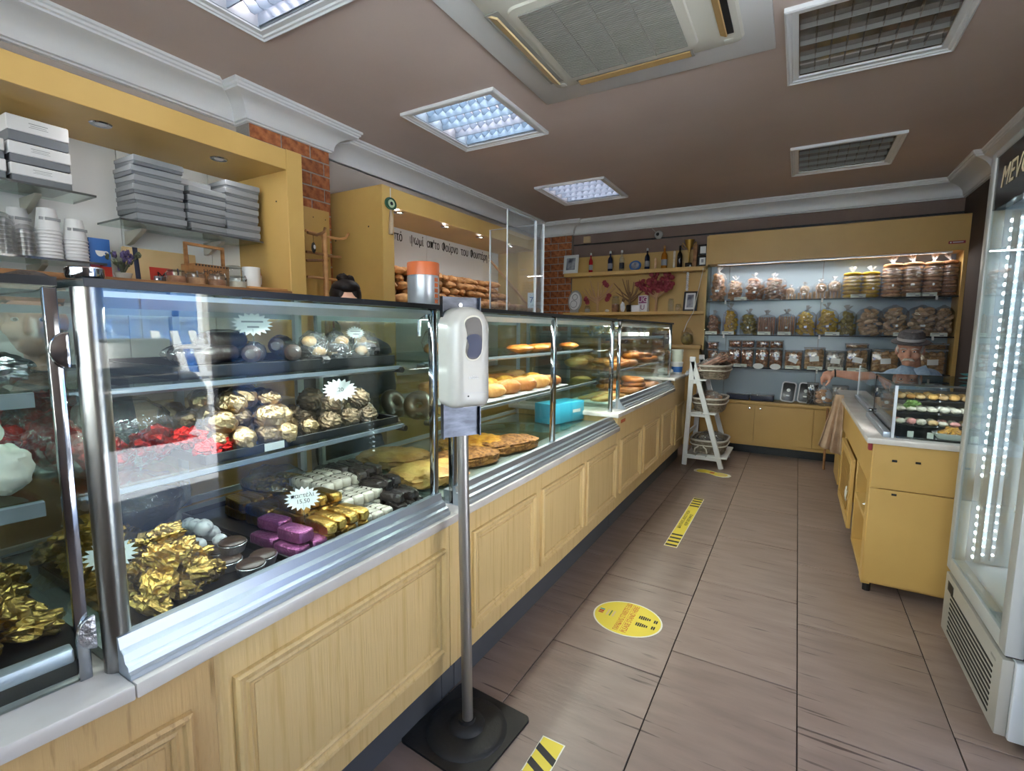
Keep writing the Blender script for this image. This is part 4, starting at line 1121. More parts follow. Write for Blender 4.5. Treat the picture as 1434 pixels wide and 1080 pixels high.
def jar(loc, r, h, label, fill, lid='jar', clip=True):
    t = thing('glass_jar', label, 'jar', loc, rnd.uniform(-.6, .6), 'clip-top glass jars')
    MB().lathe((0, 0, 0), [(r * .9, 0), (r, .006), (r, h * .75), (r * .8, h * .86), (r * .82, h * .9)], 22).build('glass', 'jar', t, True, smooth=True)
    MB().lathe((0, 0, h * .9), [(r * .86, 0), (r * .88, h * .05), (r * .6, h * .10)], 22).build('lid', lid, t, True, smooth=True)
    if fill: MB().lathe((0, 0, .004), [(r * .92, 0), (r * .92, h * .45), (r * .5, h * .5)], 18).build('contents', fill, t, True, smooth=True)
    if clip: MB().tube([(r * 1.02, 0, h * .55), (r * 1.12, 0, h * .7), (r * .95, 0, h * 1.0)], .0035, 6).build('clip', 'chrome', t, True)
    return t
for i, y in enumerate((1.27, 1.36, 1.465, 1.575)):
    jar((-2.62, y, ZW), .044, .065, 'low clip-top glass jar, %s in the row before the HOME crate' % ORD[i], ['nut', 'rusk', 'nut', 'whitebar'][i])
jar((-2.70, 1.60, ZW), .050, .125, 'taller empty glass jar right of the HOME crate', None, clip=False)
mg = thing('mug', 'white mug with a red mark at the right end of the jars', 'mug', (-2.68, 1.69, ZW), R(20))
MB().lathe((0, 0, 0), [(.042, 0), (.046, .004), (.046, .125), (.043, .125), (.042, .006)], 24).build('cup', 'white', mg, True, smooth=True)
MB().tube([(0, .045, .03), (0, .075, .04), (0, .078, .085), (0, .045, .10)], .006, 8).build('handle', 'white', mg, True, smooth=True)
MB().tube([(.028, .036, .085), (.031, .038, .085)], .014, 12).build('print', 'redpaint', mg, True)
tag(MB().box(-2.63, 1.60, ZW, -2.56, 1.83, ZW + .012).build('wooden_tray', 'bamboo', bevel=.003), 'thin brown wooden tray lying at the shelf front beside the mug', 'tray')
tag(MB().box(-2.66, 1.19, ZW, -2.64, 1.235, ZW + .03).build('card_holder', 'chrome', bevel=.003), 'small metal card holder before the striped board', 'holder')
sg = thing('sign', 'small blue and red painted cafe sign leaning behind the cups', 'sign', (-2.80, 1.04, ZW), 0)
MB().box(-.005, -.04, 0, .005, .04, .19).build('plate', 'bluepaint', sg, True, bevel=.002)
MB().box(.0052, -.04, 0, .0064, .04, .065).build('lower_band', 'redpaint', sg, True)
MB().prism([(.018 * math.cos(PI + PI * k / 10), .135 + .026 * math.sin(PI + PI * k / 10)) for k in range(11)], .0052, .0064, 'x').build('cup_mark', 'white', sg, True)
MB().ringt((.006, .022, .125), .008, .003, 12, 6, 1, Matrix.Rotation(R(90), 3, 'Y')).build('cup_mark', 'white', sg, True)
lv = thing('lavender_plant', 'small lavender plant in a pot beside the blue sign', 'plant', (-2.66, 1.07, ZW))
MB().lathe((0, 0, 0), [(.026, 0), (.035, .03), (.032, .03)], 16).build('pot', 'whiteplastic', lv, True, smooth=True)
q = random.Random(5)
for k in range(22):
    a = q.uniform(0, 6.28); l = q.uniform(.03, .10); s = q.uniform(.3, .8)
    tp = Vector((math.cos(a) * l * s, math.sin(a) * l * s, .02 + l))
    MB().tube([(0, 0, .02), (tp.x * .4, tp.y * .4, .02 + l * .5), tp], .0016, 5).build('stem', 'leafgreen', lv, True)
    MB().blob(tp, (.017, .017, .026), k, .4, 4, 8, 6).build('flower', 'lavender' if k % 3 else 'leafgreen', lv, True)
can = thing('tin_can', 'tall grey tin can with an orange lid band standing on the pastry case', 'can', (-1.25, 1.475, TOP + .0145))
MB().lathe((0, 0, 0), [(.058, 0), (.060, .003), (.060, .122), (.058, .124)], 32).build('body', 'cangrey', can, True, smooth=True)
MB().lathe((0, 0, .124), [(.061, 0), (.061, .044), (.059, .048), (.0, .048)], 32).build('band', 'canorange', can, True, smooth=True)
for k in range(5): MB().box(.058, -.006 + 0 * k, .02 + k * .02, .0615, .010, .034 + k * .02).build('print', 'canorange', can, True)

# ================================================================== bread cabinet
bx = thing('bread_cabinet', 'yellow open bread cabinet with lettering on its white back', 'cabinet', (-2.78, 3.7, 0))
BZ = 2.29
MB().box(-3.05, 2.56, 0, FX + .02, 2.60, BZ).build('side_panel', 'yellow', bx, bevel=.002, seg=1)
MB().box(-3.05, 4.84, 0, FX + .02, 4.88, BZ).build('side_panel', 'yellow', bx, bevel=.002, seg=1)
MB().box(-3.05, 2.60, BZ - .13, FX + .02, 4.84, BZ).build('top_box', 'yellow', bx, bevel=.002, seg=1)
for ya, yb_ in ((2.56, 2.67), (4.80, 4.88)): MB().box(FX + .02, ya, .9, FX + .024, yb_, BZ).build('upright', 'yellow', bx, bevel=.001, seg=1)
for y0, y1 in ((2.60, 3.588), (3.592, 4.52), (4.524, 4.84)):
    MB().box(-3.02, y0, .9, -3.0, y1, BZ - .13).build('back_panel', 'wallwhite', bx)
MB().box(-3.0, 2.60, 1.46, FX, 4.84, 1.50).build('shelf', 'wood', bx, bevel=.003)
MB().box(-3.0, 2.60, 0, FX, 4.84, .9).build('base_cabinet', 'yellow', bx)
for y in (2.81, 3.37, 3.885, 4.44):
    s = MB().lathe((-2.61, y, BZ - .13), [(.026, -.004), (.034, -.006), (.038, -.002), (.038, 0)], 20).build('spot_lamp', 'chrome', bx, smooth=True)
    MB().lathe((-2.61, y, BZ - .134), [(.02, 0), (.0, -.001)], 16).build('spot_glass', 'white', s)
    rect_light('lamp', bx, (-2.61 + 2.78, y - 3.7, BZ - .139), .04, .04, 0.9, (1, .96, .92), (0, R(-25), 0))
for wd, y0, y1 in (('Ζεστό', 3.06, 3.268), ('ψωμί', 3.365, 3.545), ("απ'το", 3.595, 3.775), ('Φούρνο', 3.815, 4.07), ('του', 4.12, 4.245), ('Φουστέρη', 4.285, 4.605), ('!!!', 4.64, 4.685)):
    o = text('lettering', wd, .11, 'ink', (0, 0, 0), FACE_X, bx, .0015, align='LEFT')
    xs_ = [v.co.x for v in o.data.vertices]; k_ = (y1 - y0) / (max(xs_) - min(xs_))
    o.scale = (k_, 1, 1); o.location = (-2.998 + 2.78, y0 - 3.7 - min(xs_) * k_, 2.088)
for y, z, x in ((2.5599, 2.02, -2.66), (2.5599, 1.95, -3.0)):
    MB().tube([(x, y, z), (x, y - .0015, z)], .006).build('peg_hole', 'black', bx)
# loaves, lying toward the room
bag_m = []
for s in range(4):
    b = MB(); L = .40; n = 14
    pts = [(-L / 2 + L * k / n, .004 * math.sin(k * 1.3 + s), 0) for k in range(n + 1)]
    rs = [max(.004, .038 * (1 - abs(2 * k / n - 1) ** 2.6) ** .7 * (1 + .06 * math.sin(k * 2.2 + s))) for k in range(n + 1)]
    b.tube(pts, rs, 12)
    bag_m.append(b.mesh('baguette', 'baguette', smooth=True))
q = random.Random(11)
nb = 0
for row in range(5):
    y = 2.74 + .05 * (row % 2)
    while y < 4.66 - row * .08:
        z = 1.50 + .036 + row * .056
        x = -2.74 - row * .015 + q.uniform(-.02, .02)
        inst('baguette', bag_m[nb % 4], (x, y, z + q.uniform(-.006, .006)), (q.uniform(-.3, .3), R(6) + q.uniform(-.03, .03), R(-28) + q.uniform(-.3, .25)), 'crusty baguette in the %s row of the bread cabinet pile' % ['bottom', 'second', 'third', 'fourth', 'top'][row], 'bread', 'baguettes in the bread cabinet', scale=(1, q.uniform(.95, 1.1), q.uniform(.9, 1.05)))
        y += .092; nb += 1
for i in range(9):
    inst('baguette', bag_m[i % 4], (-2.575 + .01 * (i % 2), 2.92 + i * .235, 1.535), (0, R(2), R(78) + q.uniform(-.15, .15)), 'crusty baguette lying lengthwise at the front edge of the bread cabinet', 'bread', 'front baguettes in the bread cabinet')
st = tag(MB().tube([(-2.72, 4.245, 1.995), (-2.60, 4.86, 1.56)], .012, 10).build('wooden_stick', 'bamboo', smooth=True), 'long wooden peel handle leaning across the baguettes', 'stick')

# evil eye ornament
ev = thing('eye_ornament', 'green glass eye ornament with a beige tassel hanging on the bread cabinet', 'ornament', (FX + .03, 2.635, 2.28))
ev.scale = (1.2, 1.2, 1.05)
MB().tube([(0, 0, 0), (0, 0, -.06)], .003, 6).build('cord', 'rope', ev, True)
MB().prism([(.046 * math.copysign(abs(math.cos(2 * PI * k / 24)) ** .9, math.cos(2 * PI * k / 24)), -.10 + .040 * math.sin(2 * PI * k / 24)) for k in range(24)], -.004, .006, 'x').build('glass', 'eyegreen', ev, True, bevel=.003)
MB().tube([(.006, 0, -.10), (.0085, 0, -.10)], .026, 20).build('iris', 'eyepale', ev, True)
MB().tube([(.0085, 0, -.10), (.0095, 0, -.10)], .012, 16).build('pupil', 'darkmetal', ev, True)
MB().tube([(0, 0, -.14), (.002, 0, -.20), (.002, -.005, -.30)], [.006, .013, .015], 10).build('tassel', 'tassel', ev, True, smooth=True)

# bamboo coat stand
cs = thing('bamboo_stand', 'bamboo coat stand with branching arms and hanging keys before the brick pier', 'coat stand', (-2.80, 2.297, 0))
MB().tube([(0, 0, 0), (0, 0, 1.2), (0, -.003, 1.95)], [.020, .019, .018], 14).build('post', 'bamboo', cs, True, smooth=True)
for z, pts in ((1.925, [(0, .0, 1.92), (0, .13, 1.925), (0, .18, 1.94), (0, .205, 1.975)]), (1.92, [(0, 0, 1.925), (0, -.10, 1.93), (0, -.15, 1.935)]), (1.90, [(.02, -.15, 1.92), (.02, -.08, 1.915), (.02, -.02, 1.945), (.02, -.01, 1.975)]),
        (1.80, [(0, -.02, 1.795), (0, .13, 1.80)]), (1.77, [(0, .02, 1.80), (0, -.15, 1.80)]), (1.74, [(0, .02, 1.765), (0, -.15, 1.745)]), (1.64, [(0, -.15, 1.64), (0, .10, 1.64)])):
    MB().tube(pts, .009, 8).build('arm', 'bamboo' if z > 1.91 or z < 1.7 else 'wood', cs, True, smooth=True)
ky = thing('keys', 'black and white key fob hanging from the bamboo stand', 'keys', (-2.78, 2.19, 1.86))
MB().tube([(0, 0, .06), (0, 0, 0)], .002, 5).build('ring', 'chrome', ky, True)
MB().blob((0, 0, -.03), (.012, .035, .07), 2, .1, 3, 12, 8).build('fob', 'black', ky, True, smooth=True)
MB().blob((.004, .004, -.025), (.012, .018, .03), 3, .1, 3, 10, 8).build('badge', 'white', ky, True, smooth=True)

# ================================================================== back wall: bottle shelves
bs_ = thing('wall_shelf', 'yellow two-tier wall shelf with back board in the far corner', 'shelf', (-1.75, 5.95, 1.5))
SY0, SY1 = 5.83, 6.0
MB().box(-2.63, SY0, 1.980, -.91, SY1, 2.025).build('shelf_board', 'yellow', bs_, bevel=.002, seg=1)
MB().box(-2.63, SY0, 1.497, -.91, SY1, 1.533).build('shelf_board', 'yellow', bs_, bevel=.002, seg=1)
MB().box(-2.595, 6.02, 1.10, -.91, 6.045, 2.24).build('back_board', 'yellow', bs_)
for x in (-2.30, -1.16): MB().lathe((x, 5.90, 1.977), [(.018, 0), (.02, .003)], 14).build('spot_lamp', 'white', bs_, smooth=True)
MB().box(-.925, SY0, 1.1, -.905, 6.0, 2.34).build('end_board', 'yellow', bs_)
ZU, ZL, YS = 2.026, 1.534, 5.92
def frame_pic(x, y, z, w_, h, label, mt='photo', fm='white', lean=.12):
    t = thing('picture_frame', label, 'picture frame', (x, y, z), 0)
    t.rotation_euler = (-lean, 0, 0)
    MB().box(-w_ / 2, 0, 0, w_ / 2, .014, h).build('frame', fm, t, True, bevel=.003)
    MB().box(-w_ / 2 + .022, -.0012, .022, w_ / 2 - .022, 0, h - .022).build('mat_board', 'paper', t, True)
    MB().box(-w_ / 2 + .04, -.002, .045, w_ / 2 - .04, -.0012, h - .04).build('picture', mt, t, True)
    return t
frame_pic(-2.555, 5.86, ZU, .20, .235, 'white framed photograph at the left end of the upper bottle shelf')
def bottle(x, r, h, m, label, capm='white', lab=True):
    t = thing('bottle', label, 'bottle', (x, YS, ZU), 0, 'bottles on the upper shelf')
    MB().lathe((0, 0, 0), [(r * .9, 0), (r, .004), (r, h * .55), (r * .85, h * .64), (r * .34, h * .74), (r * .32, h * .9)], 18).build('glass', m, t, True, smooth=True)
    MB().lathe((0, 0, h * .88), [(r * .42, 0), (r * .42, h * .10), (r * .3, h * .12)], 14).build('stopper', capm, t, True, smooth=True)
    if lab: MB().lathe((0, 0, h * .14), [(r * 1.01, 0), (r * 1.01, h * .26)], 18).build('label', 'greyplastic' if m != 'bottleclear' else 'ink', t, True, smooth=True)
    return t
bottle(-2.303, .025, .245, 'red', 'slim red liqueur bottle on the upper shelf')
bottle(-2.05, .030, .25, 'navyglass', 'dark blue bottle left of the clear one on the upper shelf')
bottle(-1.905, .030, .25, 'bottleclear', 'clear glass bottle on the upper shelf')
bottle(-1.597, .030, .25, 'navyglass', 'dark blue bottle right of the blue plate')
bottle(-1.399, .034, .265, 'amber', 'amber bottle on the upper shelf', 'cork')
bottle(-1.225, .028, .25, 'darkglass', 'black bottle beside the trophy', 'darkmetal', False)
pt = thing('plate', 'small blue patterned plate standing on the upper shelf', 'plate', (-1.746, 5.93, ZU))
pt.rotation_euler = (R(-12), 0, 0)
MB().prism([(.072 * math.cos(2 * PI * k / 28), .062 + .062 * math.sin(2 * PI * k / 28)) for k in range(28)], -.006, .006, 'y').build('dish', 'bluepaint', pt, True, bevel=.003)
MB().prism([(.05 * math.cos(2 * PI * k / 24), .062 + .042 * math.sin(2 * PI * k / 24)) for k in range(24)], -.0075, -.006, 'y').build('pattern', 'photo', pt, True)
t = thing('candle', 'thin cream candle stub between the dark and amber bottles', 'candle', (-1.499, YS, ZU)); MB().lathe((0, 0, 0), [(.013, 0), (.013, .12), (.004, .135)], 14).build('stick', 'ruskpale', t, True, smooth=True)
t = thing('candle', 'white candle stick left of the black bottle', 'candle', (-1.285, YS, ZU)); MB().lathe((0, 0, 0), [(.014, 0), (.014, .19), (.004, .2)], 14).build('stick', 'whitebar', t, True, smooth=True)
tr = thing('trophy', 'tall gold trophy cup on the upper shelf', 'trophy', (-1.125, YS, ZU))
MB().box(-.035, -.03, 0, .035, .03, .05).build('base', 'darkglass', tr, True, bevel=.003)
MB().lathe((0, 0, .05), [(.02, 0), (.008, .02), (.014, .06), (.007, .10), (.012, .14), (.035, .18), (.052, .25), (.054, .255), (.045, .25)], 20).build('cup', 'gold', tr, True, smooth=True)
for s in (-1, 1): MB().tube([(s * .035, 0, .23), (s * .075, 0, .28), (s * .08, 0, .24), (s * .05, 0, .21)], .005, 8).build('handle', 'gold', tr, True, smooth=True)
tag(MB().box(-1.075, 5.88, ZU, -1.035, 5.97, ZU + .245).build('wooden_box', 'wood', bevel=.003), 'narrow brown wooden box beside the trophy', 'box')
frame_pic(-.975, 5.90, ZU, .105, .12, 'small dark framed certificate, lower one at the right end of the upper shelf', 'photo', 'darkmetal', .02)
frame_pic(-.975, 5.91, ZU + .125, .105, .12, 'small framed certificate stacked above the lower one', 'paper', 'darkmetal', .02)

# lower shelf
pl_ = thing('plate', 'large pale oval plate with grey figures standing at the left of the lower shelf', 'plate', (-2.52, 5.93, ZL)); pl_.rotation_euler = (R(-8), 0, 0)
MB().prism([(.095 * math.cos(2 * PI * k / 32), .15 + .14 * math.sin(2 * PI * k / 32)) for k in range(32)], -.007, .007, 'y').build('rim', 'whiteplastic', pl_, True, bevel=.003)
MB().prism([(.075 * math.cos(2 * PI * k / 32), .15 + .115 * math.sin(2 * PI * k / 32)) for k in range(32)], -.0085, -.007, 'y').build('centre', 'boxwhite', pl_, True)
for cx, cz, r in ((0, .20, .035), (-.012, .11, .045)): MB().ringt((cx, -.009, cz), r, .004, 20, 6, tilt=Matrix.Rotation(R(90), 3, 'X')).build('figure', 'greyplastic', pl_, True)
MB().box(-.055, -.012, -.002, .055, .02, .035).build('foot', 'whiteplastic', pl_, True, bevel=.003)
def twig_tree(x, h, w_, m1, m2, label, n, seed, potm=None):
    t = thing('twig_tree', label, 'ornament', (x, YS, ZL), 0, 'twig tree ornaments')
    q = random.Random(seed)
    MB().tube([(0, 0, 0), (0, 0, h * .35), (0, 0, h * .6)], [.017, .014, .009], 9).build('trunk', m1, t, True, smooth=True)
    if potm: MB().lathe((0, 0, 0), [(.035, 0), (.045, .08), (.04, .085)], 16).build('pot', potm, t, True, smooth=True)
    for k in range(n):
        a = -1.25 + 2.5 * k / (n - 1) + q.uniform(-.1, .1); L = h * q.uniform(.45, .66); z0 = h * q.uniform(.25, .45)
        p1 = Vector((math.sin(a) * L * .55 * w_, q.uniform(-.03, .03), z0 + L * .30)); p2 = Vector((math.sin(a) * L * w_, q.uniform(-.05, .05), z0 + math.cos(a * .75) * L))
        if p2.z > h: p2.z = h
        MB().tube([(0, 0, z0), p1, p2], [.009, .007, .004], 6).build('branch', m1, t, True)
        if m2:
            for j in range(4):
                c = p1.lerp(p2, .1 + .28 * j) + Vector((q.uniform(-.02, .02), q.uniform(-.03, .0), q.uniform(-.015, .015)))
                MB().blob(c, (.055, .04, .055), k * 4 + j, .35, 3, 8, 6).build('blossom', m2, t, True)
    return t
twig_tree(-2.199, .40, .95, 'twig', None, 'pale twig tree with a few red tufts left of the lower shelf', 11, 2)
t1 = bpy.data.objects['twig_tree']
for i, (dx, dz) in enumerate(((-.13, .13), (-.15, .17), (.13, .16), (.15, .20), (.12, .33), (.09, .36))):
    MB().blob((dx, -.02, dz), (.06, .04, .06), i, .3, 3, 10, 8).build('tuft', 'twigred', t1, True)
twig_tree(-1.79, .40, .9, 'twigdark', None, 'bare brown twig arrangement in a dark pot mid lower shelf', 11, 4, 'darkglass')
twig_tree(-1.472, .46, .85, 'twig', 'twigred', 'twig tree covered in red blossom on the lower shelf', 13, 6)
jar((-2.334, YS, ZL), .035, .085, 'short glass candle holder beside the pale oval plate', 'whitebar', clip=False)
jar((-1.967, YS, ZL), .047, .20, 'tall glass jar of nuts between the twig trees', 'nut', clip=False)
jar((-1.302, YS, ZL), .033, .15, 'glass decanter right of the red tree', None, clip=False)
jar((-1.218, YS, ZL), .034, .085, 'low round glass right of the decanter', 'cookiepale', clip=False)
sh_ = MB().blob((-2.06, 5.88, ZL + .017), (.055, .035, .036), 4, .15, 3, 12, 8).build('pebble', 'whitebar', smooth=True); tag(sh_, 'small white shell lying on the lower shelf before the nut jar', 'shell')
fg = thing('figurine', 'small white bird figurine between the nut jar and dark pot', 'figurine', (-1.87, 5.90, ZL))
MB().blob((0, 0, .06), (.06, .05, .12), 2, .12, 2, 14, 10).build('body', 'boxwhite', fg, True, smooth=True)
MB().blob((.01, -.01, .145), (.04, .035, .045), 3, .08, 2, 12, 8).build('head', 'twigdark', fg, True, smooth=True)
wb_ = thing('box', 'small white box standing before the purple printed box', 'box', (-1.70, 5.87, ZL))
MB().box(-.05, -.02, 0, .05, .02, .075).build('body', 'boxwhite', wb_, True, bevel=.003); MB().box(-.051, -.021, .06, .051, .021, .078).build('lid', 'white', wb_, True, bevel=.003)
ug = thing('box', 'purple and white box with large letters UG on the lower shelf', 'box', (-1.615, 5.90, ZL), R(-12))
MB().box(-.06, -.025, 0, .06, .025, .19).build('body', 'boxwhite', ug, True, bevel=.003)
MB().box(-.05, -.0262, .10, .05, -.025, .18).build('panel', 'purple', ug, True)
text('lettering', 'UG', .085, 'white', (0, -.0268, .14), FACE_Y, ug, .0005)
text('lettering', 'U', .085, 'purple', (0, -.0265, .05), FACE_Y, ug, .0005)
frame_pic(-1.09, 5.90, ZL, .15, .235, 'slanted dark framed picture at the right end of the lower shelf', 'photo', 'darkmetal', .25)
tag(MB().tube([(-.945, 5.815, 2.0), (-.99, 5.815, 1.75), (-1.03, 5.815, 1.52), (-1.09, 5.80, 1.40), (-1.12, 5.79, 1.30)], .004, 6).build('cord', 'rope', smooth=True), 'thin pale cord hanging down the right end of the wall shelf', 'cord')
ch = thing('silver_ornament', 'long silver chain ornament hanging under the upper wall shelf', 'ornament', (-1.12, 5.87, 1.978))
for k in range(8): MB().blob((0, 0, -.02 - k * .026), (.030, .012, .030), k, .25, 3, 10, 8).build('link', 'silver', ch, True, smooth=True)
# below the shelf: bags in shadow
for i in range(5):
    t = thing('biscuit_bag', 'shaded bag under the wall shelf behind the ring bread case, %s from the corner' % ORD[i], 'bag', (-2.1 + i * .25, 5.9, 1.15), i, 'bags under the wall shelf')
    MB().blob((0, 0, .07), (.13, .11, .14), i, .15, 3, 14, 10).build('contents', ['rusk', 'choc', 'ruskyellow', 'nut', 'ruskolive'][i], t, True, smooth=True)
    MB().blob((0, 0, .09), (.15, .13, .20), i + 5, .12, 3, 14, 10).build('film', 'bagfilm', t, True, smooth=True)
tag(MB().box(-2.595, 5.80, 1.11, -.93, 6.02, 1.15).box(-2.55, 5.84, .0, -.95, 6.02, 1.11).build('sideboard', 'yellow', bevel=.002), 'low yellow sideboard under the wall shelf in the far corner', 'cabinet')
# security camera, wall box
cm = thing('security_camera', 'small white dome security camera under the crown moulding', 'camera', (-1.494, 6.05, 2.44))
MB().tube([(0, -.001, 0), (0, -.03, 0)], .04, 20).build('base', 'whiteplastic', cm, True, smooth=True)
MB().blob((0, -.05, -.005), (.10, .09, .10), 1, 0, 1, 20, 14).build('housing', 'whiteplastic', cm, True, smooth=True)
MB().blob((-.002, -.084, -.005), (.045, .03, .045), 1, 0, 1, 16, 10).build('lens', 'black', cm, True, smooth=True)
MB().tube([(-.03, -.005, .02), (-.08, -.004, .07), (-.10, -.004, .09)], .004, 6).build('cable', 'whiteplastic', cm, True)
tag(MB().box(-2.45, 6.02, 2.42, -2.36, 6.05, 2.50).build('junction_box', 'tan', bevel=.004), 'cream junction box under the crown moulding near the corner', 'box')

# ================================================================== bread rack on the back wall
RX0, RX1, RYF = -.90, 1.24, 5.78
rk = thing('bread_rack', 'wide yellow wall rack with dark glass shelves and lower cupboards on the back wall', 'shelving', (.17, 5.9, 0))
MB().box(RX0, RYF, 2.03, RX1 + .03, 6.04, 2.34).build('header', 'yellow', rk, bevel=.002, seg=1)
MB().box(RX1 - .03, RYF, .57, RX1 + .03, 6.04, 2.03).build('side_panel', 'yellow', rk, bevel=.002, seg=1)
MB().box(RX0, RYF + .02, .57, RX0 + .012, 6.04, 2.03).build('side_panel', 'glassgreen', rk)
for x0, x1 in ((RX0 + .012, -.702), (-.698, .183), (.187, RX1 - .03)):
    MB().box(x0, 6.02, .57, x1, 6.035, 2.03).build('back_panel', 'backboard' , rk)
for z in (1.636, 1.273, .927):
    s = MB().box(RX0 + .012, 5.795, z - .010, RX1 - .03, 6.018, z).build('shelf', 'glassgreen', rk)
    MB().box(RX0 + .012, 5.7925, z - .011, RX1 - .03, 5.795, z + .001).build('shelf_edge', 'darkmetal', s)
    for x in (-.70, .185, 1.06): MB().box(x - .008, 5.788, z - .035, x + .008, 5.7925, z + .004).build('clip', 'white', s)
MB().box(RX0, 5.755, .535, RX1, 6.04, .57).build('worktop', 'yellow', rk, bevel=.003)
MB().box(RX0, 5.775, .09, RX1, 6.04, .535).build('cupboard_body', 'yellow', rk)
MB().box(RX0, 5.81, 0, RX1, 6.04, .09).build('plinth', 'darkmetal', rk)
MB().box(RX0 + .1, 5.80, 2.015, RX1 - .1, 5.82, 2.029).build('lamp_strip', 'fillstrip', rk)  # strip added to go with the fill lamp below
rect_light('lamp', rk, (0, 5.83 - 5.9, 2.012), 1.9, .03, 4.0, (1, .97, .93), (R(-12), 0, 0))  # added fill lamp; daylight is the real light on these shelves
for x0, x1, kx in ((-.897, -.349, -.40), (-.345, .187, -.295), (.191, .70, .64), (.704, 1.237, .76)):
    d = MB().box(x0, 5.757, .125, x1, 5.775, .53).build('door', 'yellow', rk, bevel=.002, seg=1)
    MB().lathe((0, 0, 0), [(.006, 0), (.005, .012), (.011, .018), (.010, .026), (.0, .028)], 14).build('knob', 'chrome', d, True, smooth=True)
    k = d.children[0]; k.location = (kx, 5.757, .495); k.rotation_euler = (R(90), 0, 0)
MB().box(1.10, RYF - .002, 2.088, 1.215, RYF, 2.112).build('badge', 'twigred', rk, bevel=.0008, seg=1)
MB().tube([(1.115, RYF - .0025, 2.10), (1.115, RYF - .002, 2.10)], .006, 10).box(1.128, RYF - .0026, 2.097, 1.20, RYF - .002, 2.104).build('badge_print', 'white', rk)

def bag(x, z, w_, d, h, kind, m, label, group, neck=True, y=5.885):
    w_ *= 1.12
    t = thing('biscuit_bag', label, 'bag', (x, y, z + .001), 0, group)
    q = random.Random(int(x * 1000) + int(z * 77))
    b = MB(); hc = h * .80
    if kind == 'stack':
        n = max(4, int(hc / .034))
        for k in range(n): b.blob((q.uniform(-.004, .004), 0, .012 + hc * (k + .3) / n), (w_ * .92, d * .9, hc / n * 1.12), k, .03, 2, 18, 8, sq=.75)
    elif kind == 'slices':
        n = 7
        for k in range(n): b.blob((-w_ * .42 + w_ * .84 * (k + .5) / n, 0, hc * .46), (w_ * .105, d * .85, hc * .88), k, .08, 3, 12, 8, sq=.7)
    elif kind == 'rings':
        b.ringt((0, -d * .22, hc * .66), hc * .20, hc * .10, 18, 8, 1, Matrix.Rotation(R(90), 3, 'X')).ringt((0, -d * .25, hc * .66), hc * .07, hc * .05, 12, 6, 1, Matrix.Rotation(R(90), 3, 'X'))
        for k in range(4): b.tube([(-w_ * .36 + k * w_ * .24, 0, .004), (-w_ * .36 + k * w_ * .24, 0, hc * .48)], w_ * .10, 10)
    else:
        n = 34 if kind == 'heap' else 30
        for k in range(n):
            u = (k + .5) / n; zz = u * hc * .86 + .015; ww = w_ * (.42 if u < .75 else .28)
            a = k * 2.4
            b.blob((math.cos(a) * ww * q.uniform(.45, .95), math.sin(a) * d * .30, zz), (w_ * q.uniform(.26, .36), d * .4, hc * q.uniform(.12, .18)), k, .2, 3, 10, 6, rot=Matrix.Rotation(q.uniform(-.7, .7), 3, 'Y'))
    c = b.build('rusks', m, t, True, smooth=True); c['kind'] = 'stuff'
    MB().lathe((0, 0, 0), [(.5, 0), (.52, .03), (.53, hc * .5), (.50, hc * .82), (.36, hc * .96), (.10, hc * 1.04), (.07, hc * 1.07)], 18, w_, d).build('film', 'bagfilm', t, True, smooth=True)
    if neck:
        f = MB()
        for k in range(5):
            a = q.uniform(-.8, .8); f.add([(-.004, 0, hc * 1.03), (.004, 0, hc * 1.03), (math.sin(a) * h * .16 + .012, q.uniform(-.012, .012), hc * 1.03 + math.cos(a) * h * .19), (math.sin(a) * h * .16 - .012, q.uniform(-.012, .012), hc * 1.03 + math.cos(a) * h * .18)], [(0, 1, 2, 3)])
        f.ringt((0, 0, hc * 1.04), .010, .005, 10, 6).build('neck', 'bagneck', t, True)
    if q.random() < .7: MB().tube([(q.uniform(-.02, .02), -d * .54, hc * .35), (q.uniform(-.02, .02), -d * .56, hc * .35)], .011, 12).build('sticker', 'paper', t, True)
    return t
def ptag(x, z, label, w_=.10, h=.034, y=5.789):
    t = thing('price_tag', label, 'price tag', (x, y, z), 0, 'shelf price tags')
    MB().box(-w_ / 2, -.0015, 0, w_ / 2, 0, h).build('card', 'label', t, True)
    MB().box(-w_ * .4, -.002, h * .6, w_ * .05, -.0015, h * .75).box(w_ * .05, -.002, h * .15, w_ * .3, -.0015, h * .4).build('print', 'greyplastic', t, True)
    return t
names = {'rusk': 'brown rusks', 'ruskpale': 'pale rusk rings', 'ruskyellow': 'yellow rusks', 'ruskolive': 'olive green rusks', 'ruskpink': 'pinkish breadsticks', 'nut': 'dark rusks'}
row1 = [(-.794, .15, .38, 'heap', 'rusk'), (-.618, .15, .27, 'heap', 'rusk'), (-.431, .17, .29, 'heap', 'nut'), (-.244, .20, .28, 'heap', 'nut'), (-.096, .10, .155, 'rings', 'ruskpale'), (.031, .12, .175, 'rings', 'ruskpale'), (.171, .13, .20, 'rings', 'ruskpale'), (.283, .11, .22, 'rings', 'ruskpale'),
        (.425, .145, .305, 'stack', 'ruskyellow'), (.575, .145, .305, 'stack', 'ruskyellow'), (.736, .155, .385, 'stack', 'rusk'), (.886, .155, .39, 'stack', 'rusk'), (1.033, .145, .385, 'stack', 'rusk'), (1.150, .115, .39, 'stack', 'nut')]
for i, (x, w_, h, k, m) in enumerate(row1):
    bag(x, 1.636, w_, .15, h, k, m, 'clear bag of %s, %s from the left on the top rack shelf' % (names[m], ORD[i]), 'bags on the top rack shelf')
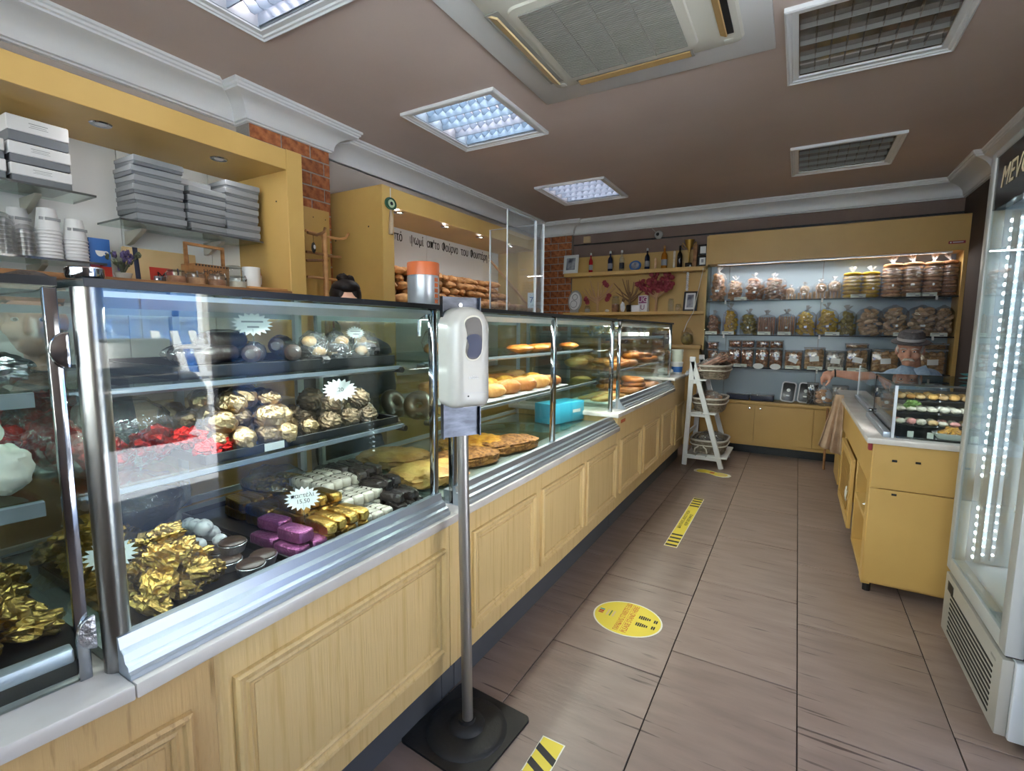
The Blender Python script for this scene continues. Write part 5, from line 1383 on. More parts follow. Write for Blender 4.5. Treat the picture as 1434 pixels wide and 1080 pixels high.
row2 = [(-.822, .13, .265, 'heap', 'ruskpink'), (-.652, .13, .335, 'heap', 'ruskyellow'), (-.467, .15, .275, 'heap', 'ruskolive'), (-.295, .17, .26, 'slices', 'ruskpink'), (-.112, .16, .27, 'slices', 'rusk'), (.063, .16, .30, 'heap', 'ruskyellow'), (.241, .17, .325, 'heap', 'ruskyellow'), (.41, .14, .30, 'heap', 'ruskolive'),
        (.587, .19, .33, 'big', 'ruskpale'), (.778, .20, .345, 'big', 'ruskpale'), (.985, .21, .34, 'big', 'ruskpale'), (1.135, .14, .335, 'big', 'ruskpale')]
for i, (x, w_, h, k, m) in enumerate(row2):
    bag(x, 1.273, w_, .16, h, k, m, 'clear bag of %s, %s from the left on the middle rack shelf' % (names[m], ORD[i]), 'bags on the middle rack shelf', neck=i < 8)
for i, x in enumerate((-.555, .475, .90, 1.0)): ptag(x, 1.637, 'pale price tag on the edge of the top rack shelf, %s from the left' % ORD[i], .12)
for i, x in enumerate((-.83, -.66, -.31, -.125, .29, .83, 1.10)): ptag(x, 1.274, 'pale price tag on the edge of the middle rack shelf, %s from the left' % ORD[i], .12)
for i, x in enumerate((-.52, -.03, .165, .34, .50)): ptag(x, .928, 'pale price tag on the edge of the bottom rack shelf, %s from the left' % ORD[i], .13)
for i, x in enumerate((-.345, -.185)):
    t = thing('price_tag', 'pale oval price tag on the bottom rack shelf, %s one' % ['left', 'right'][i], 'price tag', (x, 5.787, .945), 0, 'oval price tags')
    MB().prism([(.05 * math.cos(2 * PI * k / 20), .03 * math.sin(2 * PI * k / 20)) for k in range(20)], -.0015, 0, 'y').build('card', 'paper', t, True)
def tubbox(x, z, w_, d, h, m, label, group, sticker='dot', y=5.875, nm='biscuit_box'):
    t = thing(nm, label, 'box', (x, y, z + .001), 0, group)
    b = MB(); q = random.Random(int(x * 991) + int(h * 1e4))
    nx, nz = 3, max(2, int(h / .04))
    for i in range(nx):
        for k in range(nz):
            b.blob((-w_ * .45 + w_ * .9 * (i + .5) / nx, -d * .2, .006 + (h * .9) * (k + .5) / nz), (w_ * .30, d * .5, h / nz * 1.0), i * 7 + k, .25, 3, 8, 6, rot=Matrix.Rotation(q.uniform(-.5, .5), 3, 'Y'))
    b.box(-w_ * .45, -d * .1, .004, w_ * .45, d * .42, h * .88)
    c = b.build('biscuits', m, t, True, smooth=True); c['kind'] = 'stuff'
    MB().box(-w_ / 2, -d / 2, 0, w_ / 2, d / 2, h).build('box', 'tub', t, True, bevel=.006)
    MB().box(-w_ / 2 - .003, -d / 2 - .003, h - .008, w_ / 2 + .003, d / 2 + .003, h + .004).build('rim', 'bagneck', t, True, bevel=.002)
    if sticker == 'dot':
        MB().tube([(w_ * .08, -d / 2 - .001, h * .48), (w_ * .08, -d / 2 - .002, h * .48)], .016, 14).tube([(w_ * .14, -d / 2 - .001, h * .64), (w_ * .14, -d / 2 - .002, h * .64)], .013, 14).build('sticker', 'paper', t, True)
    elif sticker == 'card':
        s = MB().box(-.04, -.001, -.026, .04, 0, .026).build('label_card', 'paper', t, True); s.location = (0, -d / 2 - .001, h * .5); s.rotation_euler = (0, q.uniform(-.1, .45), 0)
    return t
dom = 'dark almond biscuits'
for i, (x, w_, h, m, st_) in enumerate([(-.811, .10, .18, 'nut', 'dot'), (-.691, .10, .165, 'nut', 'dot'), (-.586, .12, .20, 'nut', 'dot'), (-.460, .12, .20, 'nut', 'dot'), (-.319, .125, .205, 'nut', 'dot'), (-.188, .125, .205, 'nut', 'dot'), (-.027, .165, .185, 'rusk', 'card'), (.156, .18, .22, 'cookiepale', 'card'), (.335, .16, .19, 'whitebar', 'card'), (.514, .18, .22, 'cookiepale', 'card'), (.735, .22, .215, 'cookiepale', 'card'), (1.08, .20, .22, 'cookiepale', 'card')]):
    tubbox(x, .927, w_, .15, h, m, 'clear box of biscuits, %s from the left on the bottom rack shelf' % ORD[i], 'biscuit boxes on the bottom rack shelf', st_)
for i, (x, w_) in enumerate([(-.811, .10), (-.586, .12), (-.460, .12), (-.319, .125), (-.188, .125)]):
    tubbox(x, .927 + (.186 if i == 0 else .21), w_, .15, .075, 'nut', 'low clear box of dark biscuits stacked on top, %s from the left' % ORD[i], 'second-layer biscuit boxes', None)
for i, (x, w_, h) in enumerate([(.505, .18, .04), (1.08, .20, .05)]):
    tubbox(x, .927 + .226, w_, .15, h, 'cookiepale', 'flat clear box of biscuits lying on top near the man, %s one' % ['left', 'right'][i], 'second-layer biscuit boxes', None)
# on the worktop: leaning black trays of cakes, blue boxes
for i, (x, lab) in enumerate([(-.06, 'left'), (.095, 'right')]):
    t = thing('cake_tray', 'black oblong tray with pale rim leaning on the rack worktop, %s of two' % lab, 'tray', (x, 5.88, .572), 0, 'leaning black trays'); t.rotation_euler = (R(-14), R(5), 0)
    b = MB().prism(rrect(-.068, 0, .068, .215, .03), -.012, .012, 'y').build('tray', 'blacktray', t, True, bevel=.004)
    bm_ = MB(); P = rrect(-.068, 0, .068, .215, .03); P2 = rrect(-.056, .012, .056, .203, .022); n_ = len(P)
    bm_.add([(u, -.0135, w2) for u, w2 in P] + [(u, -.0135, w2) for u, w2 in P2], [(k, (k + 1) % n_, n_ + (k + 1) % n_, n_ + k) for k in range(n_)]).build('rim', 'boxwhite', t, True)
    MB().tube([(0, -.013, .125), (0, -.0142, .125)], .018, 16).box(-.018, -.0142, .06, .016, -.013, .075).build('label', 'paper', t, True)
tubbox(.165, .571, .10, .14, .215, 'chocdark', 'dark clear tray standing behind the held bag', 'dark cake trays', None, nm='cake_tray')
tubbox(.40, .571, .13, .14, .20, 'whitebar', 'clear box with blue-grey contents beside the hanging cloth', 'dark cake trays', None, nm='cake_tray')
for i, x in enumerate((-.53, -.29)):
    t = thing('tin', 'flat dark blue tin on the rack worktop, %s of two' % ['left', 'right'][i], 'tin', (x, 5.88, .571), 0, 'flat blue tins')
    MB().box(-.11, -.07, 0, .11, .07, .055).build('body', 'bluepaint' if i == 9 else 'navy', t, True, bevel=.006); MB().box(-.112, -.072, .05, .112, .072, .066).build('lid', 'tub', t, True, bevel=.004)

# ================================================================== right-hand counter
rc = thing('service_counter', 'yellow service counter with drawers, lattice door and open bay at the right', 'counter', (.5, 3.9, 0))
MB().box(.352, 2.928, .045, .388, 3.02, .765).box(.388, 2.945, .045, 1.26, 3.02, .765).build('front_body', 'yellow', rc)
for x0, x1, z0, z1, hs in ((.3535, .80, .545, .763, ((.44, .688), (.529, .690))), (.3535, .80, .06, .541, ((.45, .522),)), (.803, 1.258, .06, .763, ())):
    d = MB().box(x0, 2.922, z0, x1, 2.945, z1).build('drawer' if z0 > .5 else 'door', 'yellow', rc, bevel=.002, seg=1)
    for hx, hz in hs: MB().box(hx - .010, 2.917, hz - .005, hx + .010, 2.922, hz + .005).build('lock', 'darkmetal', d, bevel=.001, seg=1)
MB().box(.352, 3.02, .55, .372, 5.24, .765).build('apron', 'yellow', rc, bevel=.002, seg=1)
MB().box(.565, 3.02, .045, .58, 5.24, .765).build('rear_panel', 'yellow', rc)
MB().box(.356, 3.02, .335, .565, 3.52, .357).build('bay_shelf', 'yellow', rc)
MB().box(.356, 3.02, .045, .565, 3.52, .065).build('bay_floor', 'yellow', rc)
MB().box(.356, 3.50, .045, .565, 3.54, .55).build('partition', 'yellow', rc, bevel=.002, seg=1)
MB().box(.356, 4.33, .045, .565, 4.40, .55).build('partition', 'yellow', rc, bevel=.002, seg=1)
MB().box(.356, 4.78, .045, .565, 5.24, .55).build('end_body', 'yellow', rc, bevel=.002, seg=1)
ld_ = MB().box(.330, 3.56, .10, .352, 3.62, .53).box(.330, 4.25, .10, .352, 4.31, .53).box(.330, 3.62, .10, .352, 4.25, .15).box(.330, 3.62, .48, .352, 4.25, .53).build('lattice_door', 'yellow', rc, bevel=.002, seg=1)
lt = MB()
for k in range(-3, 13):
    for s in (1, -1):
        y0 = 3.62 + k * .052; p, q_ = (y0, .15), (y0 + .33, .48)
        a, c = (p[0], p[1]), (q_[0], q_[1])
        if s < 0: a, c = (p[0], .48), (q_[0], .15)
        lo, hi = 3.62, 4.25
        def cl(a, c):
            if a[0] < lo: t_ = (lo - a[0]) / (c[0] - a[0]); a = (lo, a[1] + (c[1] - a[1]) * t_)
            if c[0] > hi: t_ = (hi - a[0]) / (c[0] - a[0]); c = (hi, a[1] + (c[1] - a[1]) * t_)
            return a, c
        if c[0] <= lo or a[0] >= hi: continue
        a, c = cl(a, c)
        lt.bar((.341 + .003 * s, a[0], a[1]), (.341 + .003 * s, c[0], c[1]), .006, .012)
lt.build('lattice', 'yellow', ld_)['kind'] = 'stuff'
for x, y in ((.38, 2.96), (.40, 3.52), (.40, 4.36), (.40, 5.1), (1.2, 2.98)):
    MB().tube([(x, y, 0), (x, y, .045)], .018, 10).build('foot', 'darkmetal', rc)
tp = tag(MB().prism([(.325, 2.905), (1.27, 2.905), (1.27, 3.66), (.59, 3.66), (.59, 5.27), (.325, 5.27)], .765, .793, 'z').build('worktop', 'marble', bevel=.003), 'white stone worktop of the right-hand service counter', 'worktop')
wc = tag(MB().box(.335, 2.935, .725, .3515, 2.965, .764).build('red_tag', 'twigred', bevel=.004), 'small red-brown tab under the corner of the right worktop', 'tab')
cb_ = MB().blob((.47, 3.16, .40), (.16, .16, .10), 4, .35, 4, 20, 14).build('crumpled_bag', 'silver', smooth=True, ang=25); tag(cb_, 'crumpled silver bag on the open shelf of the right counter', 'bag')
wt = MB().blob((.337, 3.78, .26), (.020, .06, .10), 3, .1, 3, 14, 10).build('cloth_rag', 'whitebag', smooth=True); tag(wt, 'small pale rag hooked on the lattice door', 'rag')
# hanging cloth and cane at the far end
cl_ = MB(); nu, nv = 14, 12; vv = []
for i in range(nv + 1):
    for k in range(nu + 1):
        u = k / nu; v_ = i / nv
        wd_ = .35 + .65 * v_
        vv.append((.338 - .150 * u * wd_ + .012 * math.sin(u * 13 + 1) * v_, 4.56 + .10 * u * v_ + .022 * math.sin(u * 17) * v_, .82 - .43 * v_ - .05 * (1 - u) * v_))
cl_.add(vv, [(i * (nu + 1) + k, i * (nu + 1) + k + 1, (i + 1) * (nu + 1) + k + 1, (i + 1) * (nu + 1) + k) for i in range(nv) for k in range(nu)])
co = cl_.build('hanging_cloth', 'cloth', smooth=True); tag(co, 'beige cloth hanging over the far end of the right counter', 'cloth')
so = co.modifiers.new('thick', 'SOLIDIFY'); so.thickness = .004
tag(MB().tube([(.29, 5.45, 0), (.285, 5.40, .45), (.283, 5.395, .60)], .011, 10).build('walking_cane', 'wood', smooth=True), 'thin wooden cane leaning below the hanging cloth', 'cane')

# glass display on the right counter
gd = thing('display_case', 'low glass display of small cookies on the right-hand counter beside the fridge', 'display case', (.8, 3.3, .793), 0, 'glass display cases')
DX0, DX1, DY0, DY1, DZ = .425, 1.22, 2.965, 3.65, 1.05
MB().box(DX0, DY0, .793, DX1, DY0 + .006, DZ).build('front_pane', 'glass', gd)
MB().box(DX0, DY0, .793, DX0 + .006, DY1, DZ).build('side_pane', 'glass', gd)
MB().box(DX1 - .006, DY0, .793, DX1, DY1, DZ).build('side_pane', 'glass', gd)
tpp = MB().box(DX0 - .003, DY0 - .003, DZ, DX1, DY1, DZ + .010).build('top_pane', 'glassgreen', gd)
MB().box(DX0 - .004, DY0 - .0045, DZ, DX1, DY0 - .003, DZ + .010).box(DX0 - .0045, DY0 - .003, DZ, DX0 - .003, DY1, DZ + .010).box(DX0, DY1, DZ, DX1, DY1 + .0015, DZ + .010).build('pane_edge', 'glassedge', tpp)
for x, y in ((DX0 + .004, DY0 + .004), (DX0 + .004, DY1 - .004)):
    MB().box(x - .006, y - .006, .793, x + .006, y + .006, DZ).build('corner_strip', 'aluframe' if y < 3 else 'darkmetal', gd)
MB().box(DX0 - .035, DY0 - .012, .7935, DX0 - .004, DY1, .822).build('side_rail', 'alu', gd, bevel=.003)
MB().box(DX0 + .02, DY0 + .008, .7935, DX1 - .01, DY1, .80).build('deck', 'blacktray', gd)
for z in (.855, .915, .975):
    s = MB().box(DX0 + .03, DY0 + .06 + (z - .855) * .5, z - .006, DX1 - .02, DY1 - .03, z).build('shelf', 'blacktray', gd)
gs = thing('glass_screen', 'low glass screen standing along the right-hand counter behind the cookie display', 'screen', (.44, 4.2, .793))
MB().box(.437, 3.70, .815, .443, 4.70, 1.045).build('pane', 'glass', gs)
MB().box(.42, 3.68, .7935, .46, 4.70, .815).build('rail', 'alu', gs, bevel=.003)
MB().box(.434, 4.694, .815, .446, 4.70, 1.047).build('edge_strip', 'aluframe', gs)
MB().tube([(.43, 3.69, .83), (.405, 3.69, .83)], .012, 12).build('knob', 'chrome', gs, smooth=True)
rect_light('lamp', gd, (0, -.30, DZ - .012 - .793), .6, .02, 0.5, (.9, .96, 1), (0, 0, 0))
ck = [MB().blob((0, 0, .010), (.048, .048, .024), s, .1, 3, 14, 8).mesh('cookie', m, smooth=True) for s, m in ((1, 'cookiepale'), (2, 'crustpale'), (3, 'whitebar'), (4, 'pink'))]
for li, (z, n, ms, lab) in enumerate([(.975, 3, (0, 1), 'golden cookie on the top tier of the right display'), (.915, 3, (2, 2, 2), 'white coated cookie on the middle tier of the right display'), (.855, 2, (2, 0, 2, 3), 'pale sugared cookie on the low tier of the right display')]):
    for j in range(n):
        for i in range(17):
            inst('cookie', ck[ms[(i * 7 + j * 3) % len(ms)]], (.465 + i * .042 + rnd.uniform(-.004, .004), DY0 + .085 + (z - .855) * .5 + j * .044, z + .001), (0, 0, rnd.uniform(0, 6)), lab, 'cookie', 'cookies tier %s' % ['top', 'middle', 'low'][li], scale=(rnd.uniform(.78, .92), .85, rnd.uniform(1.0, 1.4)))
gp = MB()
for k in range(10): gp.blob((.51 + rnd.uniform(-.025, .025), DY0 + .12, .945 + rnd.uniform(-.01, .02)), (.03, .03, .02), k, .4, 3, 8, 6)
tag(gp.build('herb_garnish', 'green', smooth=True), 'sprig of green garnish on the middle tier of the right display', 'garnish')
pd = thing('pastry_dish', 'dish of shredded golden pastry in paper at the bottom of the right display', 'pastry', (.66, 3.03, .801))
MB().lathe((0, 0, 0), [(.05, 0), (.075, .03), (.072, .03), (.045, .004)], 20, 1, .8).build('paper_cup', 'paper', pd, True, smooth=True)
nest = MB(); q = random.Random(2)
for k in range(26):
    a = q.uniform(0, 6.28); nest.tube([(.05 * math.cos(a), .035 * math.sin(a), .025), (.02 * math.cos(a + 1), .02 * math.sin(a + 1), .055), (.05 * math.cos(a + 2.4), .035 * math.sin(a + 2.4), .03)], .004, 5)
nest.build('shreds', 'crustgold', pd, True)['kind'] = 'stuff'
for i, x in enumerate((.50, .575)): tag(MB().box(x - .012, 2.985, .801, x + .012, 2.987, .83).build('price_card', 'paper'), 'tiny white price card on the deck of the right display, %s' % ['left one', 'right one'][i], 'price tag')
tb = MB().blob((.95, 3.40, DZ + .035), (.34, .22, .05), 5, .3, 4, 22, 12).build('plastic_bag', 'teal', smooth=True, ang=30); tag(tb, 'crumpled teal bag lying on top of the right display', 'bag')
for i, (x, y) in enumerate([(.62, 3.45), (.60, 3.52)]):
    pass
np_ = tag(MB().box(.555, 3.30, DZ - .03, .69, 3.42, DZ - .028).build('paper_sheet', 'paper'), 'sheet of white paper inside the top of the right display', 'paper')

# ================================================================== upright fridge
FX0, FX1, FY0, FY1 = .61, 1.26, 1.98, 2.66
fd = thing('fridge', 'upright glass-door drinks fridge with bright dotted LED strip and reflections at the right edge', 'fridge', (.93, 2.32, 0))
MB().box(FX0 + .03, FY0, .04, FX1, FY1, .30).build('base_unit', 'fridgewhite', fd, bevel=.006)
# cabinet shell: back, two sides, top, floor
MB().box(FX1 - .03, FY0, .30, FX1, FY1, 2.0).build('back_wall', 'fridgein', fd)
MB().box(FX0 + .05, FY0, .30, FX1 - .03, FY0 + .025, 2.0).build('side_wall', 'fridgewhite', fd, bevel=.004)
MB().box(FX0 + .05, FY1 - .02, .30, FX1 - .03, FY1, 2.0).build('side_wall', 'fridgein', fd, bevel=.004)
MB().box(FX0 + .05, FY0 + .025, 1.80, FX1 - .03, FY1 - .02, 2.0).build('top_unit', 'fridgein', fd)
MB().box(FX0 + .05, FY0 + .025, .30, FX1 - .03, FY1 - .02, .36).build('inner_floor', 'fridgein', fd)
fg_ = MB().box(FX0, FY0 + .01, .046, FX0 + .03, FY1 - .01, .298).build('grille_panel', 'fridgefront', fd, bevel=.004)
slm = MB().box(-.001, 0, 0, .001, .50, .0075).mesh('slot', 'black')
for k in range(9): inst('slot', slm, (FX0 - .0008, FY0 + .075, .075 + k * .0195), parent=fg_)
MB().box(FX0 - .002, FY1 - .13, .235, FX0, FY1 - .055, .275).build('thermostat', 'black', fg_, bevel=.001, seg=1)
MB().box(FX0 - .0012, FY0 + .055, .262, FX0 - .0002, FY0 + .10, .270).build('badge', 'whiteplastic', fg_)
dr = MB().box(FX0, FY0, .315, FX0 + .045, FY0 + .055, 1.99).box(FX0, FY1 - .05, .315, FX0 + .045, FY1, 1.99).box(FX0, FY0 + .055, .315, FX0 + .045, FY1 - .05, .37)\
    .box(FX0, FY0 + .055, 1.965, FX0 + .045, FY1 - .05, 1.99).build('door_frame', 'fridgegrey', fd, bevel=.004)
MB().box(FX0 + .006, FY0 + .055, .37, FX0 + .012, FY1 - .05, 1.77).build('door_pane', 'glass', dr)
MB().box(FX0 + .006, FY0 + .055, 1.77, FX0 + .040, FY1 - .05, 1.965).build('header_panel', 'hdr', dr)
text('header_lettering', 'MEVGAL', .105, 'hdrtext', (FX0 + .004 - .93, FY1 - .31 - 2.32 + .0, 1.868), FACE_NX, fd, .0008, xs=.95, shear=.25)
MB().box(FX0 + .005, FY0 + .002, .312, FX0 + .05, FY0 + .25, .318).build('hinge', 'black', fd)
for z in (.62, .90, 1.20, 1.50):
    s = MB().box(FX0 + .16, FY0 + .06, z, FX1 - .04, FY1 - .10, z + .012).build('shelf', 'fridgewhite', fd)
    MB().box(FX0 + .155, FY0 + .06, z - .004, FX0 + .162, FY1 - .10, z + .026).build('shelf_lip', 'whiteplastic', s)
ledm = MB().blob((0, 0, 0), (.006, .014, .014), 1, 0, 1, 8, 6).mesh('led', 'led')
bar1 = MB().box(FX0 + .061, FY1 - .085, .38, FX0 + .078, FY1 - .062, 1.76).build('led_bar_or_reflection', 'fridgewhite', fd)
z = .40
while z < 1.75:
    if not .62 < z < .72:
        o = inst('led', ledm, (FX0 + .058, FY1 - .073, z), parent=bar1)
    z += .034
for k_, (bx_, by_) in enumerate(((FX0 + .088, FY1 - .055), (FX0 + .122, FY1 - .040))):  # extra LED columns stand in for reflections of the first bar
    refl_bar = MB().box(bx_, by_, .38, bx_ + .012, by_ + .018, 1.76).build('led_bar_or_reflection', 'fridgewhite', fd)
    z = .41
    while z < 1.75:
        if not .62 < z < .72: inst('led', ledm, (bx_ + .004, by_ - .003, z), (0, 0, R(60)), parent=refl_bar, scale=.62)
        z += .034
rect_light('lamp', fd, (FX0 + .08 - .93, FY1 - .075 - 2.32, 1.08), 1.3, .02, 0.45, (.80, .90, 1), (0, R(-90), 0))
for i, (x, y, z) in enumerate([(FX0 + .27, 2.20, .912), (FX0 + .27, 2.35, 1.212), (FX0 + .27, 2.15, .632), (FX0 + .30, 2.30, 1.512), (FX0 + .22, 2.42, .361), (FX0 + .22, 2.26, .361), (FX0 + .26, 2.36, .632)]):
    t = thing('food_box', 'clear plastic food box inside the fridge, %s' % ['middle shelf', 'third shelf up', 'lowest shelf near side', 'top shelf', 'fridge floor far side', 'fridge floor near side', 'lowest shelf far side'][i], 'box', (x, y, z), 0, 'food boxes in the fridge')
    MB().box(-.07, -.055, .003, .07, .055, .04).build('contents', ['cookiepale', 'whitebar', 'rusk', 'pink', 'choc', 'choc', 'whitebar'][i], t, True, bevel=.012)
    MB().box(-.075, -.06, 0, .075, .06, .085 if i < 4 else .15).build('shell', 'tub', t, True, bevel=.006)
# open door leaf of the entrance standing beside the fridge
eo = struct('door_2', MB().box(.70, 1.90, .02, 1.27, 1.935, 2.2), 'bluedoor', bevel=.003)

# ================================================================== people
def capsule(b, p, q, r0, r1, n=14, k=6):
    p = Vector(p); q = Vector(q); d = (q - p); L = d.length; d.normalize()
    pts = []; rs = []
    for i in range(k + 1):
        a = PI / 2 * i / k; pts.append(p - d * r0 * math.cos(a)); rs.append(max(r0 * math.sin(a), 1e-4))
    for i in range(k + 1):
        a = PI / 2 * i / k; pts.append(q + d * r1 * math.sin(a)); rs.append(max(r1 * math.cos(a), 1e-4))
    return b.tube(pts, rs, n)
def fuse(o, vox, it=4):
    m = o.modifiers.new('join', 'REMESH'); m.mode = 'VOXEL'; m.voxel_size = vox; m.use_smooth_shade = True
    s = o.modifiers.new('soften', 'SMOOTH'); s.factor = .5; s.iterations = it
def head(b, c, s=1.0, yaw=0.0, tilt=0.0, ears=True):
    """skull, jaw, brow, nose, cheeks, lips and ears as overlapping forms that are fused afterwards; faces -Y before turning"""
    Mx = Matrix.Rotation(yaw, 3, 'Z') @ Matrix.Rotation(tilt, 3, 'X'); c = Vector(c)
    def E(p, d, rx=0.0):
        rot = Mx @ Matrix.Rotation(rx, 3, 'X')
        b.blob(c + Mx @ (Vector(p) * s), Vector(d) * s, 0, 0, 1, 18, 12, rot=rot)
    E((0, .015, .055), (.155, .19, .175)); E((0, -.025, -.02), (.125, .14, .16)); E((0, -.045, -.075), (.085, .085, .06))
    E((0, -.075, .030), (.115, .035, .022)); E((0, -.100, -.008), (.024, .036, .062), R(-18)); E((0, -.112, -.028), (.034, .030, .024))
    E((.042, -.068, -.022), (.05, .045, .05)); E((-.042, -.068, -.022), (.05, .045, .05)); E((0, -.088, -.062), (.055, .022, .014)); E((0, -.085, -.074), (.048, .022, .016))
    if ears:
        for k in (-1, 1): E((k * .078, .012, .0), (.022, .042, .068))
def xf(c, yaw, tilt, s=1.0):
    Mx = Matrix.Rotation(yaw, 3, 'Z') @ Matrix.Rotation(tilt, 3, 'X'); c = Vector(c)
    return lambda p: c + Mx @ (Vector(p) * s), Mx

# elderly man sitting behind the right counter, arm stretched out to a bag
mn = thing('person', 'man in a grey hat and light blue shirt sitting behind the right counter', 'person', (.80, 4.82, 0))
HC = (.742, 4.74, 1.165)
yw, tl = R(-12), R(6)
b = MB()
head(b, HC, 1.02, yw, tl)
capsule(b, (.765, 4.80, 1.10), (.775, 4.81, 1.00), .056, .062)
capsule(b, (.69, 4.83, .93), (.87, 4.85, .94), .075, .075)                # shoulders
b.blob((.80, 4.85, .78), (.38, .26, .42), 0, 0, 1, 20, 14); b.blob((.80, 4.87, .55), (.38, .30, .34), 0, 0, 1, 20, 14)
capsule(b, (.63, 4.84, .92), (.49, 4.84, .945), .052, .044); capsule(b, (.49, 4.84, .945), (.285, 4.84, .968), .042, .028)   # stretched arm
capsule(b, (.95, 4.85, .90), (1.00, 4.80, .66), .052, .045); capsule(b, (1.0, 4.80, .66), (.86, 4.62, .62), .042, .03)
capsule(b, (.74, 4.86, .48), (.73, 4.55, .46), .085, .07); capsule(b, (.73, 4.55, .46), (.73, 4.58, .10), .06, .042)
capsule(b, (.87, 4.86, .48), (.90, 4.55, .46), .085, .07); capsule(b, (.90, 4.55, .46), (.90, 4.58, .10), .06, .042)
capsule(b, (.73, 4.60, .055), (.72, 4.47, .045), .045, .035); capsule(b, (.90, 4.60, .055), (.90, 4.47, .045), .045, .035)
# hand: palm hanging from the wrist, five fingers curled down around the bag neck
b.blob((.235, 4.838, .945), (.085, .05, .085), 0, 0, 1, 14, 10)
for (dy, x1, z1, x2, z2) in ((-.022, .185, .935, .188, .888), (-.006, .18, .925, .187, .872), (.010, .187, .917, .196, .868), (.024, .200, .915, .208, .876)):
    capsule(b, (.215, 4.838 + dy, .94), (x1 + .012, 4.838 + dy, z1), .0115, .0105, 10, 4); capsule(b, (x1 + .012, 4.838 + dy, z1), (x2 + .012, 4.836 + dy * .8, z2), .0105, .0085, 10, 4)
capsule(b, (.250, 4.815, .93), (.245, 4.795, .895), .013, .011, 10, 4); capsule(b, (.245, 4.795, .895), (.226, 4.800, .868), .011, .009, 10, 4)
bo = b.build('body', 'skin', mn, smooth=True); fuse(bo, .0065, 3)
# shirt: slightly larger shell over trunk and upper sleeves
b = MB()
capsule(b, (.68, 4.83, .93), (.88, 4.85, .94), .098, .098); capsule(b, (.755, 4.80, .985), (.79, 4.83, .985), .085, .085)
b.blob((.80, 4.85, .78), (.405, .285, .44), 0, 0, 1, 20, 14); b.blob((.80, 4.87, .56), (.405, .325, .34), 0, 0, 1, 20, 14)
capsule(b, (.63, 4.84, .92), (.545, 4.84, .935), .064, .060); capsule(b, (.95, 4.85, .90), (.99, 4.81, .72), .064, .058)
fuse(b.build('shirt', 'shirt', mn, smooth=True), .009, 2)
for pts_ in ([(0, 0), (.075, .035), (.105, -.045), (.03, -.075)], [(-.01, 0), (-.07, .03), (-.085, -.04), (-.02, -.07)]):
    cf = MB().prism(pts_, -.005, .005, 'y').build('collar', 'shirt', mn, True, bevel=.004)
    cf.location = (-.035, -.125, 1.035); cf.rotation_euler = (R(-28), 0, 0)
b = MB(); capsule(b, (.74, 4.86, .48), (.73, 4.55, .46), .095, .08); capsule(b, (.73, 4.55, .46), (.73, 4.58, .14), .07, .055); capsule(b, (.87, 4.86, .48), (.90, 4.55, .46), .095, .08); capsule(b, (.90, 4.55, .46), (.90, 4.58, .14), .07, .055); b.blob((.80, 4.87, .46), (.40, .33, .22), 0, 0, 1, 18, 12)
fuse(b.build('trousers', 'trouser', mn, smooth=True), .012, 2)
T, Mx = xf(HC, yw, tl, 1.02)
for k in (-1, 1):
    e = MB().blob(T((k * .030, -.079, .008)), (.024, .016, .013), 0, 0, 1, 12, 8, rot=Mx).build('eye', 'boxwhite', mn, smooth=True)
    MB().blob(T((k * .030, -.087, .008)), (.010, .006, .010), 0, 0, 1, 10, 6, rot=Mx).build('iris', 'hair', e)
    MB().tube([T((k * .014, -.094, .026)), T((k * .032, -.094, .032)), T((k * .052, -.080, .026))], [.003, .005, .003], 7).build('eyebrow', 'hairwhite', mn, smooth=True)
b = MB()
for k in (-1, 1): b.tube([T((0, -.106, -.046)), T((k * .020, -.104, -.048)), T((k * .036, -.090, -.060))], [.007, .010, .004], 8)
b.build('moustache', 'hairwhite', mn, smooth=True)
for k in (-1, 1): MB().blob(T((k * .070, .020, .02)), (.026, .09, .075), k + 2, .1, 4, 12, 8, rot=Mx).build('side_hair', 'hairwhite', mn, smooth=True)
ht = thing('hat', 'grey brimmed hat with a pale band on the seated man', 'hat', T((0, .012, .072)))
ht.rotation_euler = (tl + R(4), R(3), yw)
MB().lathe((0, 0, 0), [(.088, .004), (.128, -.008), (.132, -.002), (.128, .002), (.090, .012)], 32, .92, 1.08).build('brim', 'hat', ht, True, smooth=True)
MB().lathe((0, 0, 0), [(.090, 0), (.092, .030), (.086, .062), (.066, .080), (.03, .074), (.0, .070)], 32, .92, 1.08).build('crown', 'hat', ht, True, smooth=True)
MB().lathe((0, 0, .010), [(.0925, 0), (.0935, .022)], 32, .92, 1.08).build('band', 'hatband', ht, True, smooth=True)
MB().ringt((.285, 4.84, .968), .030, .006, 18, 8, 1, Matrix.Rotation(R(85), 3, 'Y')).build('watch_strap', 'black', mn, smooth=True)
sl = thing('stool', 'low wooden stool under the seated man', 'stool', (.79, 4.90, 0))
MB().box(-.19, -.16, .34, .19, .16, .375).build('seat', 'wood', sl, True, bevel=.006)
for x in (-.16, .16):
    for y in (-.13, .13): MB().bar((x, y, 0), (x, y, .34), .035, .035).build('leg', 'wood', sl, True)
hb_ = thing('held_bag', 'clear bag of brown biscuits hanging from the man\'s hand', 'bag', (.215, 4.835, .70))
c = MB()
q = random.Random(8)
for k in range(16): c.blob((q.uniform(-.035, .035), q.uniform(-.025, .025), .02 + k * .0065), (.05, .04, .03), k, .2, 3, 8, 6)
c.build('biscuits', 'rusk', hb_, True, smooth=True)['kind'] = 'stuff'
MB().blob((0, 0, .065), (.135, .10, .15), 3, .1, 3, 18, 12, sq=.8).build('film', 'bagfilm', hb_, True, smooth=True)
MB().tube([(0, 0, .13), (.0, 0, .155), (.0, 0, .19)], [.03, .01, .022], 8).build('neck', 'bagneck', hb_, True)
